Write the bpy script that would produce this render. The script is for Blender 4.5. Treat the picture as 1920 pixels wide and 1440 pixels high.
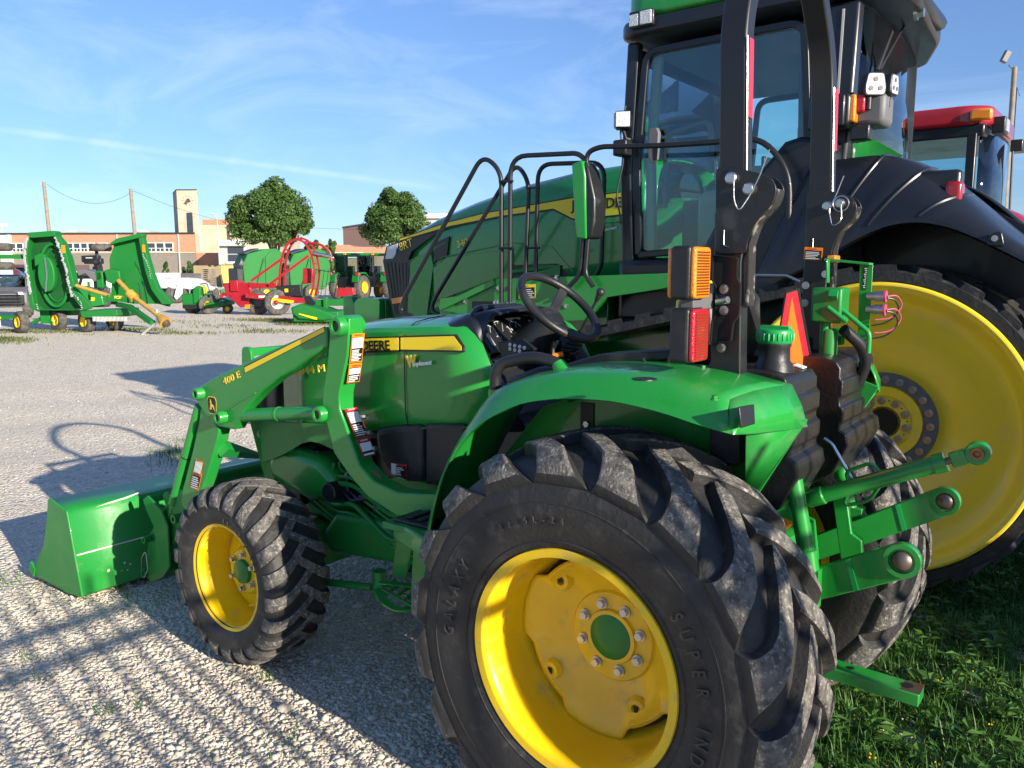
import bpy, bmesh, math, random
import numpy as np
from mathutils import Vector, Matrix
R = math.radians; PI = math.pi
random.seed(7); rng = np.random.default_rng(7)
S = bpy.context.scene
for o in list(bpy.data.objects): bpy.data.objects.remove(o)

# ------------------------------------------------------------------ camera
CAM = dict(loc=(-1.1832, 2.6640, 1.7010), yaw=-0.92225, pitch=-0.13792, roll=-0.00292, f=1533.979)
_y, _p, _r = CAM['yaw'], CAM['pitch'], CAM['roll']
C0 = Vector(CAM['loc'])
FW = Vector((math.cos(_y)*math.cos(_p), math.sin(_y)*math.cos(_p), math.sin(_p)))
_rt = Vector((math.sin(_y), -math.cos(_y), 0)); _up = _rt.cross(FW)
RT = _rt*math.cos(_r) + _up*math.sin(_r); UP = -_rt*math.sin(_r) + _up*math.cos(_r)
cd = bpy.data.cameras.new('camera'); cam = bpy.data.objects.new('camera', cd)
S.collection.objects.link(cam); S.camera = cam
cam.matrix_world = Matrix((( RT.x, UP.x, -FW.x, C0.x), (RT.y, UP.y, -FW.y, C0.y), (RT.z, UP.z, -FW.z, C0.z), (0,0,0,1)))
cd.sensor_width = 36; cd.lens = CAM['f']/1920*36; cd.clip_start = 0.05; cd.clip_end = 3000
S.render.resolution_x = 1024; S.render.resolution_y = 768

# ------------------------------------------------------------------ light
SUN_AZ, SUN_EL = R(-10.5), R(17.3)          # direction the light travels (azimuth from +X), elevation
S.view_settings.view_transform = 'Standard'; S.view_settings.look = 'None'
S.view_settings.exposure = 0.98; S.view_settings.gamma = 1
tr = Vector((math.cos(SUN_AZ)*math.cos(SUN_EL), math.sin(SUN_AZ)*math.cos(SUN_EL), -math.sin(SUN_EL)))
sd = bpy.data.lights.new('sun', 'SUN'); sd.energy = 4.8; sd.angle = R(0.53); sd.color = (1, .90, .75)
so = bpy.data.objects.new('sun', sd); S.collection.objects.link(so)
so.rotation_euler = tr.to_track_quat('-Z', 'Y').to_euler(); so.location = (-20, 5, 12)
W = bpy.data.worlds.new('World'); S.world = W; W.use_nodes = True
nt = W.node_tree; nt.nodes.clear()
def N(t, ty, **k):
    n = t.nodes.new(ty)
    for a, b in k.items():
        if hasattr(n, a): setattr(n, a, b)
    return n
wo = N(nt, 'ShaderNodeOutputWorld'); bg = N(nt, 'ShaderNodeBackground'); bg.inputs[1].default_value = 0.108
sky = N(nt, 'ShaderNodeTexSky'); sky.sky_type = 'NISHITA'; sky.sun_disc = False
sky.sun_elevation = SUN_EL
sunpos = -tr; sky.sun_rotation = math.atan2(sunpos.x, sunpos.y)
sky.air_density = 1.0; sky.dust_density = 0.1; sky.ozone_density = 2.6; sky.altitude = 200
# thin cirrus streaks mixed over the sky by direction
tc = N(nt, 'ShaderNodeTexCoord'); mp = N(nt, 'ShaderNodeMapping')
mp.inputs['Rotation'].default_value = (0, 0, R(-38)); mp.inputs['Scale'].default_value = (1.6, 4.0, 9.0)
nz = N(nt, 'ShaderNodeTexNoise'); nz.inputs['Scale'].default_value = 1.7; nz.inputs['Detail'].default_value = 9; nz.inputs['Roughness'].default_value = .62; nz.inputs['Distortion'].default_value = .9
nt.links.new(tc.outputs['Generated'], mp.inputs[0]); nt.links.new(mp.outputs[0], nz.inputs[0])
cr = N(nt, 'ShaderNodeValToRGB'); cr.color_ramp.elements[0].position = .47; cr.color_ramp.elements[1].position = .78
cr.color_ramp.elements[1].color = (.22, .22, .22, 1)
nt.links.new(nz.outputs['Fac'], cr.inputs[0])
hv = N(nt, 'ShaderNodeHueSaturation'); hv.inputs['Saturation'].default_value = .96; hv.inputs['Value'].default_value = 1.0
nt.links.new(sky.outputs[0], hv.inputs['Color'])
# the pale band low in the sky is held back a little
gm_ = N(nt, 'ShaderNodeNewGeometry'); sx_ = N(nt, 'ShaderNodeSeparateXYZ'); nt.links.new(tc.outputs['Generated'], sx_.inputs[0])
er = N(nt, 'ShaderNodeValToRGB'); er.color_ramp.elements[0].position = 0; er.color_ramp.elements[0].color = (.42,.52,.70,1); er.color_ramp.elements[1].position = .42; er.color_ramp.elements[1].color = (.66,.76,.98,1)
nt.links.new(sx_.outputs[2], er.inputs[0])
ml = N(nt, 'ShaderNodeMixRGB'); ml.blend_type = 'MULTIPLY'; ml.inputs[0].default_value = 1
mx = N(nt, 'ShaderNodeMixRGB'); mx.inputs[2].default_value = (5.0, 5.9, 7.2, 1)
nt.links.new(cr.outputs[0], mx.inputs[0]); nt.links.new(hv.outputs[0], ml.inputs[1]); nt.links.new(er.outputs[0], ml.inputs[2]); nt.links.new(ml.outputs[0], mx.inputs[1])
# one old vapour trail: a thin band along a great circle of the sky
def _dir(px, py): return (FW + RT*((px-960)/CAM['f']) - UP*((py-720)/CAM['f'])).normalized()
_n = _dir(0,242).cross(_dir(720,340)).normalized(); _e = _dir(330,285)
def vdot(v):
    a = N(nt, 'ShaderNodeVectorMath'); a.operation = 'DOT_PRODUCT'; a.inputs[1].default_value = v; nt.links.new(tc.outputs['Generated'], a.inputs[0]); return a.outputs['Value']
ab = N(nt, 'ShaderNodeMath'); ab.operation = 'ABSOLUTE'; nt.links.new(vdot(tuple(_n)), ab.inputs[0])
r1 = N(nt, 'ShaderNodeMapRange'); r1.interpolation_type = 'SMOOTHSTEP'; r1.inputs[1].default_value = .0055; r1.inputs[2].default_value = .0; nt.links.new(ab.outputs[0], r1.inputs[0])
r2 = N(nt, 'ShaderNodeMapRange'); r2.inputs[1].default_value = .955; r2.inputs[2].default_value = .985; r2.inputs[4].default_value = .22; nt.links.new(vdot(tuple(_e)), r2.inputs[0])
r3 = N(nt, 'ShaderNodeMapRange'); r3.inputs[1].default_value = .30; r3.inputs[2].default_value = .60; nt.links.new(nz.outputs['Fac'], r3.inputs[0])
m1 = N(nt, 'ShaderNodeMath'); m1.operation = 'MULTIPLY'; nt.links.new(r1.outputs[0], m1.inputs[0]); nt.links.new(r2.outputs[0], m1.inputs[1])
m2 = N(nt, 'ShaderNodeMath'); m2.operation = 'MULTIPLY'; nt.links.new(m1.outputs[0], m2.inputs[0]); nt.links.new(r3.outputs[0], m2.inputs[1])
tx_ = N(nt, 'ShaderNodeMixRGB'); tx_.inputs[2].default_value = (5.6, 6.3, 7.4, 1); nt.links.new(m2.outputs[0], tx_.inputs[0]); nt.links.new(mx.outputs[0], tx_.inputs[1])
nt.links.new(tx_.outputs[0], bg.inputs[0]); nt.links.new(bg.outputs[0], wo.inputs[0])

# ------------------------------------------------------------------ picture point to world plane
def L(px, py, ax, val):
    d = FW + RT*((px-960)/CAM['f']) - UP*((py-720)/CAM['f'])
    a = 'xyz'.index(ax); t = (val-C0[a])/d[a]
    return C0 + d*t
def XZ(pts, y): return [(v.x, v.z) for v in (L(a, b, 'y', y) for a, b in pts)]
def YZ(pts, x): return [(v.y, v.z) for v in (L(a, b, 'x', x) for a, b in pts)]

# ------------------------------------------------------------------ materials
def mat(name, col, rough=.5, metal=0, coat=0, spec=.5, alpha=None, noise=None, bump=None, emit=None, dirt=None, trans=0, ior=1.45):
    """noise=(scale, second colour, low, high)  bump=(scale, strength)  dirt=(colour, scale, low, high)"""
    m = bpy.data.materials.new(name); m.use_nodes = True; t = m.node_tree
    b = t.nodes['Principled BSDF']
    b.inputs['Base Color'].default_value = (*col, 1); b.inputs['Roughness'].default_value = rough
    b.inputs['Metallic'].default_value = metal; b.inputs['Coat Weight'].default_value = coat
    b.inputs['Coat Roughness'].default_value = .06; b.inputs['Specular IOR Level'].default_value = spec
    b.inputs['Transmission Weight'].default_value = trans; b.inputs['IOR'].default_value = ior
    if alpha is not None: b.inputs['Alpha'].default_value = alpha
    tc = t.nodes.new('ShaderNodeTexCoord')
    def nzn(sc, det=6, ro=.6):
        n = t.nodes.new('ShaderNodeTexNoise'); n.inputs['Scale'].default_value = sc; n.inputs['Detail'].default_value = det; n.inputs['Roughness'].default_value = ro
        t.links.new(tc.outputs['Object'], n.inputs['Vector']); return n
    last = None
    def mixin(prev, sc, c2, lo, hi):
        n = nzn(sc); r = t.nodes.new('ShaderNodeMapRange'); r.inputs[1].default_value = lo; r.inputs[2].default_value = hi
        t.links.new(n.outputs['Fac'], r.inputs[0])
        x = t.nodes.new('ShaderNodeMixRGB'); x.inputs[2].default_value = (*c2, 1)
        if prev: t.links.new(prev, x.inputs[1])
        else: x.inputs[1].default_value = (*col, 1)
        t.links.new(r.outputs[0], x.inputs[0]); return x.outputs[0], r.outputs[0]
    if noise: last, _ = mixin(last, *(noise[0], noise[1], noise[2], noise[3]))
    if dirt:
        last, f = mixin(last, dirt[1], dirt[0], dirt[2], dirt[3])
        rr = t.nodes.new('ShaderNodeMapRange'); rr.inputs[3].default_value = rough; rr.inputs[4].default_value = max(rough, .8)
        t.links.new(f, rr.inputs[0]); t.links.new(rr.outputs[0], b.inputs['Roughness'])
    if last: t.links.new(last, b.inputs['Base Color'])
    if bump:
        n = nzn(bump[0], 8); u = t.nodes.new('ShaderNodeBump'); u.inputs['Strength'].default_value = bump[1]; u.inputs['Distance'].default_value = .01
        t.links.new(n.outputs['Fac'], u.inputs['Height']); t.links.new(u.outputs[0], b.inputs['Normal'])
    if emit: b.inputs['Emission Color'].default_value = (*emit[0], 1); b.inputs['Emission Strength'].default_value = emit[1]
    return m
DU = (.30, .27, .21)
M = dict(
 green = mat('green_paint', (.014,.245,.034), .30, coat=.45, dirt=((.06,.235,.07), 7.0, .54, .90), bump=(26, .02)),
 greend = mat('green_cast_paint', (.010,.185,.028), .42, coat=.15, dirt=((.07,.12,.05), 5, .55, .9), bump=(40,.10)),
 greenw = mat('worn_green_paint', (.014,.235,.035), .42, coat=.15, noise=(3,(.05,.27,.06),.45,.8), dirt=((.13,.27,.10), 9, .58, .78), bump=(18,.08)),
 green8 = mat('shaded_green_paint', (.012,.215,.040), .17, coat=.8, dirt=((.05,.11,.05), 1.6, .62, 1.0), bump=(3,.02)),  # tractor green with the shade on the tracked tractor put into the colour
 yellow = mat('yellow_paint', (.86,.56,.006), .34, coat=.35, noise=(2.5,(.74,.47,.02),.45,.8), dirt=((.45,.35,.12), 11, .57, .80), bump=(30,.04)),
 yellowb = mat('yellow_wheel_paint', (.84,.62,.018), .40, coat=.25, noise=(1.2,(.74,.55,.05),.4,.7), dirt=((.50,.42,.18), 3.2, .55, .95), bump=(5,.03)),
 letter = mat('raised_rubber', (.045,.044,.042), .5),
 ribd = mat('dark_lens_rib', (.16,.035,.006), .3), taill = mat('dark_red_lens', (.28,.008,.016), .2, coat=.6),  # ribs in a darker colour for the lens pattern
 greenf = mat('faded_green_paint', (.009,.150,.024), .5, spec=.3, dirt=((.03,.13,.04), 1.4, .5, .9)),
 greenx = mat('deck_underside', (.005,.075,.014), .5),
 redf = mat('faded_red_paint', (.30,.008,.013), .4, coat=.2, dirt=((.25,.06,.04), 2, .55, .9)),
 stripe = mat('yellow_decal', (.86,.62,.01), .35, coat=.3),
 black = mat('black_plastic', (.013,.014,.016), .42, bump=(120,.12), dirt=((.07,.07,.065), 6, .55, .9)),
 blackp = mat('black_steel_paint', (.012,.013,.015), .40, coat=.12, dirt=((.08,.08,.08), 9, .62, .95)),
 navy = mat('smooth_black_panel', (.010,.012,.017), .32, coat=.15, dirt=((.05,.05,.05), 1.8, .55, 1.0)),
 rubber = mat('rubber', (.017,.017,.018), .56, noise=(5, (.034,.032,.030), .35, .75), dirt=((.10,.093,.082), 15, .54, .9), bump=(60,.4)),
 lug = mat('worn_rubber', (.060,.057,.053), .70, noise=(30, (.17,.16,.143), .38, .64), dirt=((.36,.335,.29), 70, .53, .70), bump=(90,.9)),
 steel = mat('steel', (.55,.55,.55), .32, metal=1, bump=(60,.1)),
 iron = mat('worn_iron', (.20,.16,.13), .45, metal=.8, noise=(20, (.28,.13,.05), .45, .7)),
 chrome = mat('chrome_strip', (.75,.75,.75), .15, metal=1),
 amber = mat('amber_lens', (.74,.23,.006), .22, coat=.6, bump=(160,.5), spec=.6),
 redl = mat('red_lens', (.44,.008,.022), .22, coat=.6, bump=(160,.5)),
 redt = mat('red_tape', (.62,.03,.06), .4),
 white = mat('white_paint', (.72,.72,.69), .45),
 cream = mat('cream_decal', (.62,.60,.50), .5),
 orange = mat('orange_decal', (.88,.22,.01), .45),
 smv = mat('fluorescent_orange', (1.0,.13,.01), .5),
 smvr = mat('reflective_red', (.82,.015,.03), .35),
 gold = mat('gold_lettering', (.80,.58,.06), .4),
 inkb = mat('black_ink', (.012,.012,.012), .4),
 red = mat('red_machine_paint', (.52,.012,.020), .28, coat=.5, dirt=((.35,.10,.07), 4, .62, .95)),
 maroon = mat('maroon_paint', (.30,.012,.022), .22, coat=.6),
 lens = mat('clear_lens', (.50,.53,.56), .12, coat=.7, bump=(80,.6)),
 mir = mat('mirror_glass', (.6,.65,.7), .04, metal=1),
 seat = mat('yellow_vinyl', (.80,.52,.03), .5),
 tank = mat('black_poly_tank', (.013,.012,.012), .34, coat=.1, bump=(70,.25), dirt=((.05,.04,.035), 4, .6, .95)),
 cap = mat('green_cap_plastic', (.01,.27,.06), .38),
 pink = mat('pink_hose', (.42,.06,.13), .5),
 beige = mat('beige_plastic', (.35,.34,.27), .6),
 grey = mat('grey_plastic', (.12,.12,.125), .5),
 greyl = mat('light_grey_panel', (.42,.42,.40), .5),
)
def glassmat(name, tint, a=.62, rough=.02):
    m = bpy.data.materials.new(name); m.use_nodes = True; t = m.node_tree; t.nodes.clear()
    o = t.nodes.new('ShaderNodeOutputMaterial'); mix = t.nodes.new('ShaderNodeMixShader')
    tr_ = t.nodes.new('ShaderNodeBsdfTransparent'); tr_.inputs[0].default_value = (*tint, 1)
    g = t.nodes.new('ShaderNodeBsdfGlossy'); g.inputs['Roughness'].default_value = rough; g.inputs[0].default_value = (.9,.95,1,1)
    fr = t.nodes.new('ShaderNodeFresnel'); fr.inputs[0].default_value = 1.5
    mm = t.nodes.new('ShaderNodeMath'); mm.operation = 'MULTIPLY_ADD'; mm.inputs[1].default_value = 1.1; mm.inputs[2].default_value = .02; mm.use_clamp = True
    t.links.new(fr.outputs[0], mm.inputs[0]); t.links.new(mm.outputs[0], mix.inputs[0])
    t.links.new(tr_.outputs[0], mix.inputs[1]); t.links.new(g.outputs[0], mix.inputs[2]); t.links.new(mix.outputs[0], o.inputs[0])
    return m
M['glass'] = glassmat('tinted_glass', (.80,.95,.94))
M['wornblk'] = mat('worn_black_edge', (.02,.02,.02), .35, coat=.2, noise=(30,(.22,.20,.16),.56,.66))
M['glassc'] = glassmat('clear_glass', (.80,.93,.95))
M['glassd'] = glassmat('dark_glass', (.10,.14,.16))

# ------------------------------------------------------------------ mesh builder
class MB:
    def __init__(s): s.v = []; s.f = []
    def add(s, vs, fs):
        n = len(s.v); s.v += [tuple(v) for v in vs]; s.f += [tuple(i+n for i in f) for f in fs]; return s
    def box(s, x0, x1, y0, y1, z0, z1, rz=0, ry=0, c=None):
        vs = [(x, y, z) for x in (x0, x1) for y in (y0, y1) for z in (z0, z1)]
        if rz or ry:
            c = Vector(c or ((x0+x1)/2, (y0+y1)/2, (z0+z1)/2)); m = Matrix.Rotation(rz, 3, 'Z') @ Matrix.Rotation(ry, 3, 'Y')
            vs = [tuple(c + m @ (Vector(v)-c)) for v in vs]
        return s.add(vs, [(0,1,3,2),(4,6,7,5),(0,4,5,1),(2,3,7,6),(0,2,6,4),(1,5,7,3)])
    def prism(s, pts, ax, a, b):
        """closed outline extruded along axis ax from a to b; pts are the two other coordinates in x,y,z order"""
        def P(p, t): return {'x': (t, p[0], p[1]), 'y': (p[0], t, p[1]), 'z': (p[0], p[1], t)}[ax]
        n = len(pts); ar = sum(pts[i][0]*pts[(i+1) % n][1]-pts[(i+1) % n][0]*pts[i][1] for i in range(n))
        if ar < 0: pts = pts[::-1]
        if a > b: a, b = b, a
        vs = [P(p, a) for p in pts] + [P(p, b) for p in pts]
        fs = [tuple(range(n))[::-1], tuple(range(n, 2*n))] + [(i, (i+1) % n, n+(i+1) % n, n+i) for i in range(n)]
        if ax == 'y': fs = [f[::-1] for f in fs]
        return s.add(vs, fs)
    def plate(s, tri, nrm, th):
        """closed 3D outline extruded by th along nrm"""
        n = len(tri); nv = Vector(nrm).normalized()*th
        vs = [Vector(p) for p in tri] + [Vector(p)+nv for p in tri]
        return s.add(vs, [tuple(range(n))[::-1], tuple(range(n, 2*n))] + [(i, (i+1) % n, n+(i+1) % n, n+i) for i in range(n)])
    def tube(s, pts, r, seg=10, closed=False, cap=True, flat=None):
        pts = [Vector(p) for p in pts]; n = len(pts); rs = r if isinstance(r, (list, tuple)) else [r]*n
        rings = []; up = None
        for i, p in enumerate(pts):
            a = pts[(i-1) % n] if (i or closed) else p; b = pts[(i+1) % n] if (i < n-1 or closed) else p
            d = (b-a).normalized()
            if up is None: up = d.orthogonal().normalized()
            else: up = (up - d*up.dot(d)); up = up.normalized() if up.length > 1e-6 else d.orthogonal().normalized()
            w = d.cross(up)
            rings.append([p + (up*math.cos(2*PI*k/seg) + w*math.sin(2*PI*k/seg))*rs[i] for k in range(seg)])
        vs = [v for rg in rings for v in rg]; fs = []
        for i in range(n if closed else n-1):
            j = (i+1) % n
            for k in range(seg): fs.append((i*seg+k, i*seg+(k+1) % seg, j*seg+(k+1) % seg, j*seg+k))
        if cap and not closed: fs += [tuple(range(seg))[::-1], tuple((n-1)*seg+k for k in range(seg))]
        return s.add(vs, fs)
    def cyl(s, a, b, r, r2=None, seg=20): return s.tube([a, b], [r, r if r2 is None else r2], seg)
    def bar(s, pts, w, h, side=(0,1,0)):
        """square bar along points; w across the side vector, h the other way"""
        pts = [Vector(p) for p in pts]; n = len(pts); sv = Vector(side).normalized(); vs = []; fs = []
        for i, p in enumerate(pts):
            d = (pts[min(i+1, n-1)]-pts[max(i-1, 0)]).normalized(); a = (sv - d*sv.dot(d)).normalized(); b = d.cross(a)
            vs += [p+a*w/2+b*h/2, p-a*w/2+b*h/2, p-a*w/2-b*h/2, p+a*w/2-b*h/2]
        for i in range(n-1):
            for k in range(4): fs.append((i*4+k, i*4+(k+1) % 4, i*4+4+(k+1) % 4, i*4+4+k))
        fs += [(3,2,1,0), tuple((n-1)*4+k for k in range(4))]
        return s.add(vs, fs)
    def lathe(s, prof, c, ax='y', seg=48, cap=False):
        """prof: list of (along axis, radius)"""
        c = Vector(c); vs = []; fs = []; n = len(prof)
        for k in range(seg):
            t = 2*PI*k/seg; co, si = math.cos(t), math.sin(t)
            for a, r in prof:
                vs.append(c + Vector({'y': (r*co, a, r*si), 'x': (a, r*co, r*si), 'z': (r*co, r*si, a)}[ax]))
        for k in range(seg):
            j = (k+1) % seg
            for i in range(n-1): fs.append((k*n+i, k*n+i+1, j*n+i+1, j*n+i))
        if cap: fs += [tuple(k*n for k in range(seg)), tuple(k*n+n-1 for k in range(seg))[::-1]]
        return s.add(vs, fs)
    def grid(s, rows, close=False):
        n = len(rows[0]); vs = [p for r in rows for p in r]; fs = []
        for i in range(len(rows)-1):
            for k in range(n if close else n-1): fs.append((i*n+k, i*n+(k+1) % n, (i+1)*n+(k+1) % n, (i+1)*n+k))
        return s.add(vs, fs)
    def sphere(s, c, r, seg=14, sc=(1,1,1)):
        prof = [(-math.cos(PI*i/(seg//2)), math.sin(PI*i/(seg//2))) for i in range(seg//2+1)]
        m = MB().lathe([(a, max(b, .001)) for a, b in prof], (0,0,0), 'z', seg)
        return s.add([(c[0]+v[0]*r*sc[0], c[1]+v[1]*r*sc[1], c[2]+v[2]*r*sc[2]) for v in m.v], m.f)
    def bolt(s, c, r, h, ax='y', sg=1):
        c = Vector(c); d = {'x': Vector((1,0,0)), 'y': Vector((0,1,0)), 'z': Vector((0,0,1))}[ax]*sg
        s.tube([c, c+d*h*.35], r*1.35, 12); s.tube([c+d*h*.3, c+d*h], r, 6); return s
def fillet(pts, rad, n=5, closed=False):
    pts = [Vector(p) for p in pts]; out = []; m = len(pts)
    for i, p in enumerate(pts):
        if not closed and i in (0, m-1): out.append(p); continue
        a = pts[(i-1) % m]; b = pts[(i+1) % m]; da = (a-p); db = (b-p)
        rr = min(rad, da.length*.49, db.length*.49); A = p+da.normalized()*rr; B = p+db.normalized()*rr
        for k in range(n+1):
            t = k/n; out.append(A*(1-t)**2 + p*2*t*(1-t) + B*t*t)
    return out
def fil2(pts, rad, n=4):
    return [(v.x, v.y) for v in fillet([(a, b, 0) for a, b in pts], rad, n, True)]

# ------------------------------------------------------------------ objects
COL = S.collection
ORG = {}                                    # world origin of each thing that is built in world coordinates
def thing(name, label, cat, loc=(0,0,0), rz=0, group=None, world=True):
    o = bpy.data.objects.new(name, None); COL.objects.link(o); o.location = loc; o.rotation_euler = (0,0,rz)
    o.empty_display_size = .2; o['label'] = label; o['category'] = cat
    if group: o['group'] = group
    ORG[o.name] = Vector(loc) if world else Vector((0,0,0)); return o
def part(name, mb, m, parent=None, bevel=0, smooth=38, label=None, seg=2, solid=0, subsurf=0):
    off = ORG.get(parent.name, Vector((0,0,0))) if parent else Vector((0,0,0))
    me = bpy.data.meshes.new(name); me.from_pydata([tuple(Vector(v)-off) for v in mb.v], [], mb.f)
    me.materials.append(M[m] if isinstance(m, str) else m)
    bm_ = bmesh.new(); bm_.from_mesh(me); bmesh.ops.recalc_face_normals(bm_, faces=bm_.faces); bm_.to_mesh(me); bm_.free()
    if smooth:
        me.polygons.foreach_set('use_smooth', [True]*len(me.polygons))
        me.set_sharp_from_angle(angle=R(smooth))
    o = bpy.data.objects.new(name, me); COL.objects.link(o)
    if parent: o.parent = parent; ORG[o.name] = off
    else: ORG[o.name] = Vector((0,0,0))
    if solid:
        q = o.modifiers.new('thickness', 'SOLIDIFY'); q.thickness = solid; q.offset = -1
    if bevel:
        q = o.modifiers.new('bevel', 'BEVEL'); q.width = bevel; q.segments = seg; q.limit_method = 'ANGLE'; q.angle_limit = R(40); q.harden_normals = False
    if subsurf:
        q = o.modifiers.new('subsurf', 'SUBSURF'); q.levels = subsurf; q.render_levels = subsurf
    if label: o['label'] = label
    return o
def each(name, mb, m, parent=None, gap=.0015, **k):
    """split loose pieces into parts of their own (pieces that touch stay together)"""
    n = len(mb.v); p = list(range(n))
    def fd(i):
        while p[i] != i: p[i] = p[p[i]]; i = p[i]
        return i
    for f in mb.f:
        a = fd(f[0])
        for j in f[1:]: p[fd(j)] = a
    comps = {}
    for i in range(n): comps.setdefault(fd(i), []).append(i)
    ks = list(comps); bb = {c: ([min(mb.v[i][q] for i in comps[c])-gap for q in range(3)], [max(mb.v[i][q] for i in comps[c])+gap for q in range(3)]) for c in ks}
    g = {c: c for c in ks}
    def fg(c):
        while g[c] != c: c = g[c]
        return c
    for i, a in enumerate(ks):
        for b in ks[i+1:]:
            if all(bb[a][0][q] <= bb[b][1][q] and bb[b][0][q] <= bb[a][1][q] for q in range(3)): g[fg(b)] = fg(a)
    grp = {}
    for c in ks: grp.setdefault(fg(c), []).append(c)
    out = []
    for cs in grp.values():
        ids = sorted(i for c in cs for i in comps[c]); mp_ = {v: j for j, v in enumerate(ids)}; s_ = set(ids)
        q = MB(); q.v = [mb.v[i] for i in ids]; q.f = [tuple(mp_[i] for i in f) for f in mb.f if f[0] in s_]
        out.append(part(name, q, m, parent, **k))
    return out
def tag(o, label, cat, group=None):
    o['label'] = label; o['category'] = cat
    if group: o['group'] = group
    return o
def struct(name, mb, m, kind='structure', **k):
    o = part(name, mb, m, **k); o['kind'] = kind; return o
def dup(root, loc=None, rz=None, label=None, group=None):
    r = root.copy(); COL.objects.link(r)
    if loc is not None: r.location = loc
    if rz is not None: r.rotation_euler = (0,0,rz)
    if label: r['label'] = label
    if group: r['group'] = group
    for ch in list(root.children):
        c = ch.copy(); COL.objects.link(c); c.parent = r
        for g in ch.children:
            d = g.copy(); COL.objects.link(d); d.parent = c
    return r
_fonts = {}
def textmb(s, size, o, xd, yd, shear=0, ext=.001, bold=0, sx=1, align='LEFT'):
    cu = bpy.data.curves.new('lettering', 'FONT'); cu.body = s; cu.size = size; cu.extrude = ext; cu.offset = bold; cu.shear = shear; cu.align_x = align
    cu.resolution_u = 3
    ob = bpy.data.objects.new('lettering', cu); COL.objects.link(ob)
    bpy.context.view_layer.update()
    me = ob.to_mesh(); xd = Vector(xd).normalized(); yd = Vector(yd); yd = (yd-xd*yd.dot(xd)).normalized(); zd = xd.cross(yd); o = Vector(o)
    mb = MB().add([o+xd*(v.co.x*sx)+yd*v.co.y+zd*(v.co.z+ext) for v in me.vertices], [tuple(p.vertices) for p in me.polygons])
    ob.to_mesh_clear(); bpy.data.objects.remove(ob); bpy.data.curves.remove(cu)
    return mb
def decal(o, xd, yd, w, h, rects, parent, name='warning_decal', lift=.0015):
    """a sticker: o lower-left corner; rects = [(x0,y0,x1,y1,material)] in 0..1, stacked a hair above each other"""
    xd = Vector(xd).normalized(); yd = Vector(yd).normalized(); z = xd.cross(yd); o = Vector(o); first = None
    groups = {}
    for i, (a, b, c, d, m) in enumerate(rects):
        l = lift+.0004*(i if i < 4 else 4); mb = groups.setdefault(m, MB())
        q = [o+xd*w*p[0]+yd*h*p[1] for p in ((a,b),(c,b),(c,d),(a,d))]
        mb.add([v for v in q]+[v+z*l for v in q], [(0,3,2,1),(4,5,6,7),(0,1,5,4),(1,2,6,5),(2,3,7,6),(3,0,4,7)])
    base = rects[0][4]; root = part(name, groups.pop(base), base, parent, smooth=0)
    for m, mb in groups.items(): part('decal_print', mb, m, root, smooth=0)
    return root
# ================================================================== wheels
def outer_profile(pr):
    """pr: list of (y, r) from crown outwards to the bead -> function s -> (y, r, ny, nr)"""
    pts = []
    for i in range(len(pr)-1):
        for k in range(6):
            t = k/6; pts.append((pr[i][0]*(1-t)+pr[i+1][0]*t, pr[i][1]*(1-t)+pr[i+1][1]*t))
    pts.append(pr[-1])
    for _ in range(3):
        pts = [pts[0]] + [((pts[i-1][0]+2*pts[i][0]+pts[i+1][0])/4, (pts[i-1][1]+2*pts[i][1]+pts[i+1][1])/4) for i in range(1, len(pts)-1)] + [pts[-1]]
    acc = [0]
    for i in range(1, len(pts)): acc.append(acc[-1]+math.dist(pts[i], pts[i-1]))
    def at(s):
        sg = 1
        if s < 0: sg, s = -1, -s
        i = 0
        while i < len(acc)-2 and acc[i+1] < s: i += 1
        t = (s-acc[i])/(acc[i+1]-acc[i]); a, b = pts[i], pts[i+1]
        y, r = a[0]+(b[0]-a[0])*t, a[1]+(b[1]-a[1])*t
        dy, dr = b[0]-a[0], b[1]-a[1]; l = math.hypot(dy, dr)
        return sg*y, r, sg*(-dr/l), dy/l
    return at, pts
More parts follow.
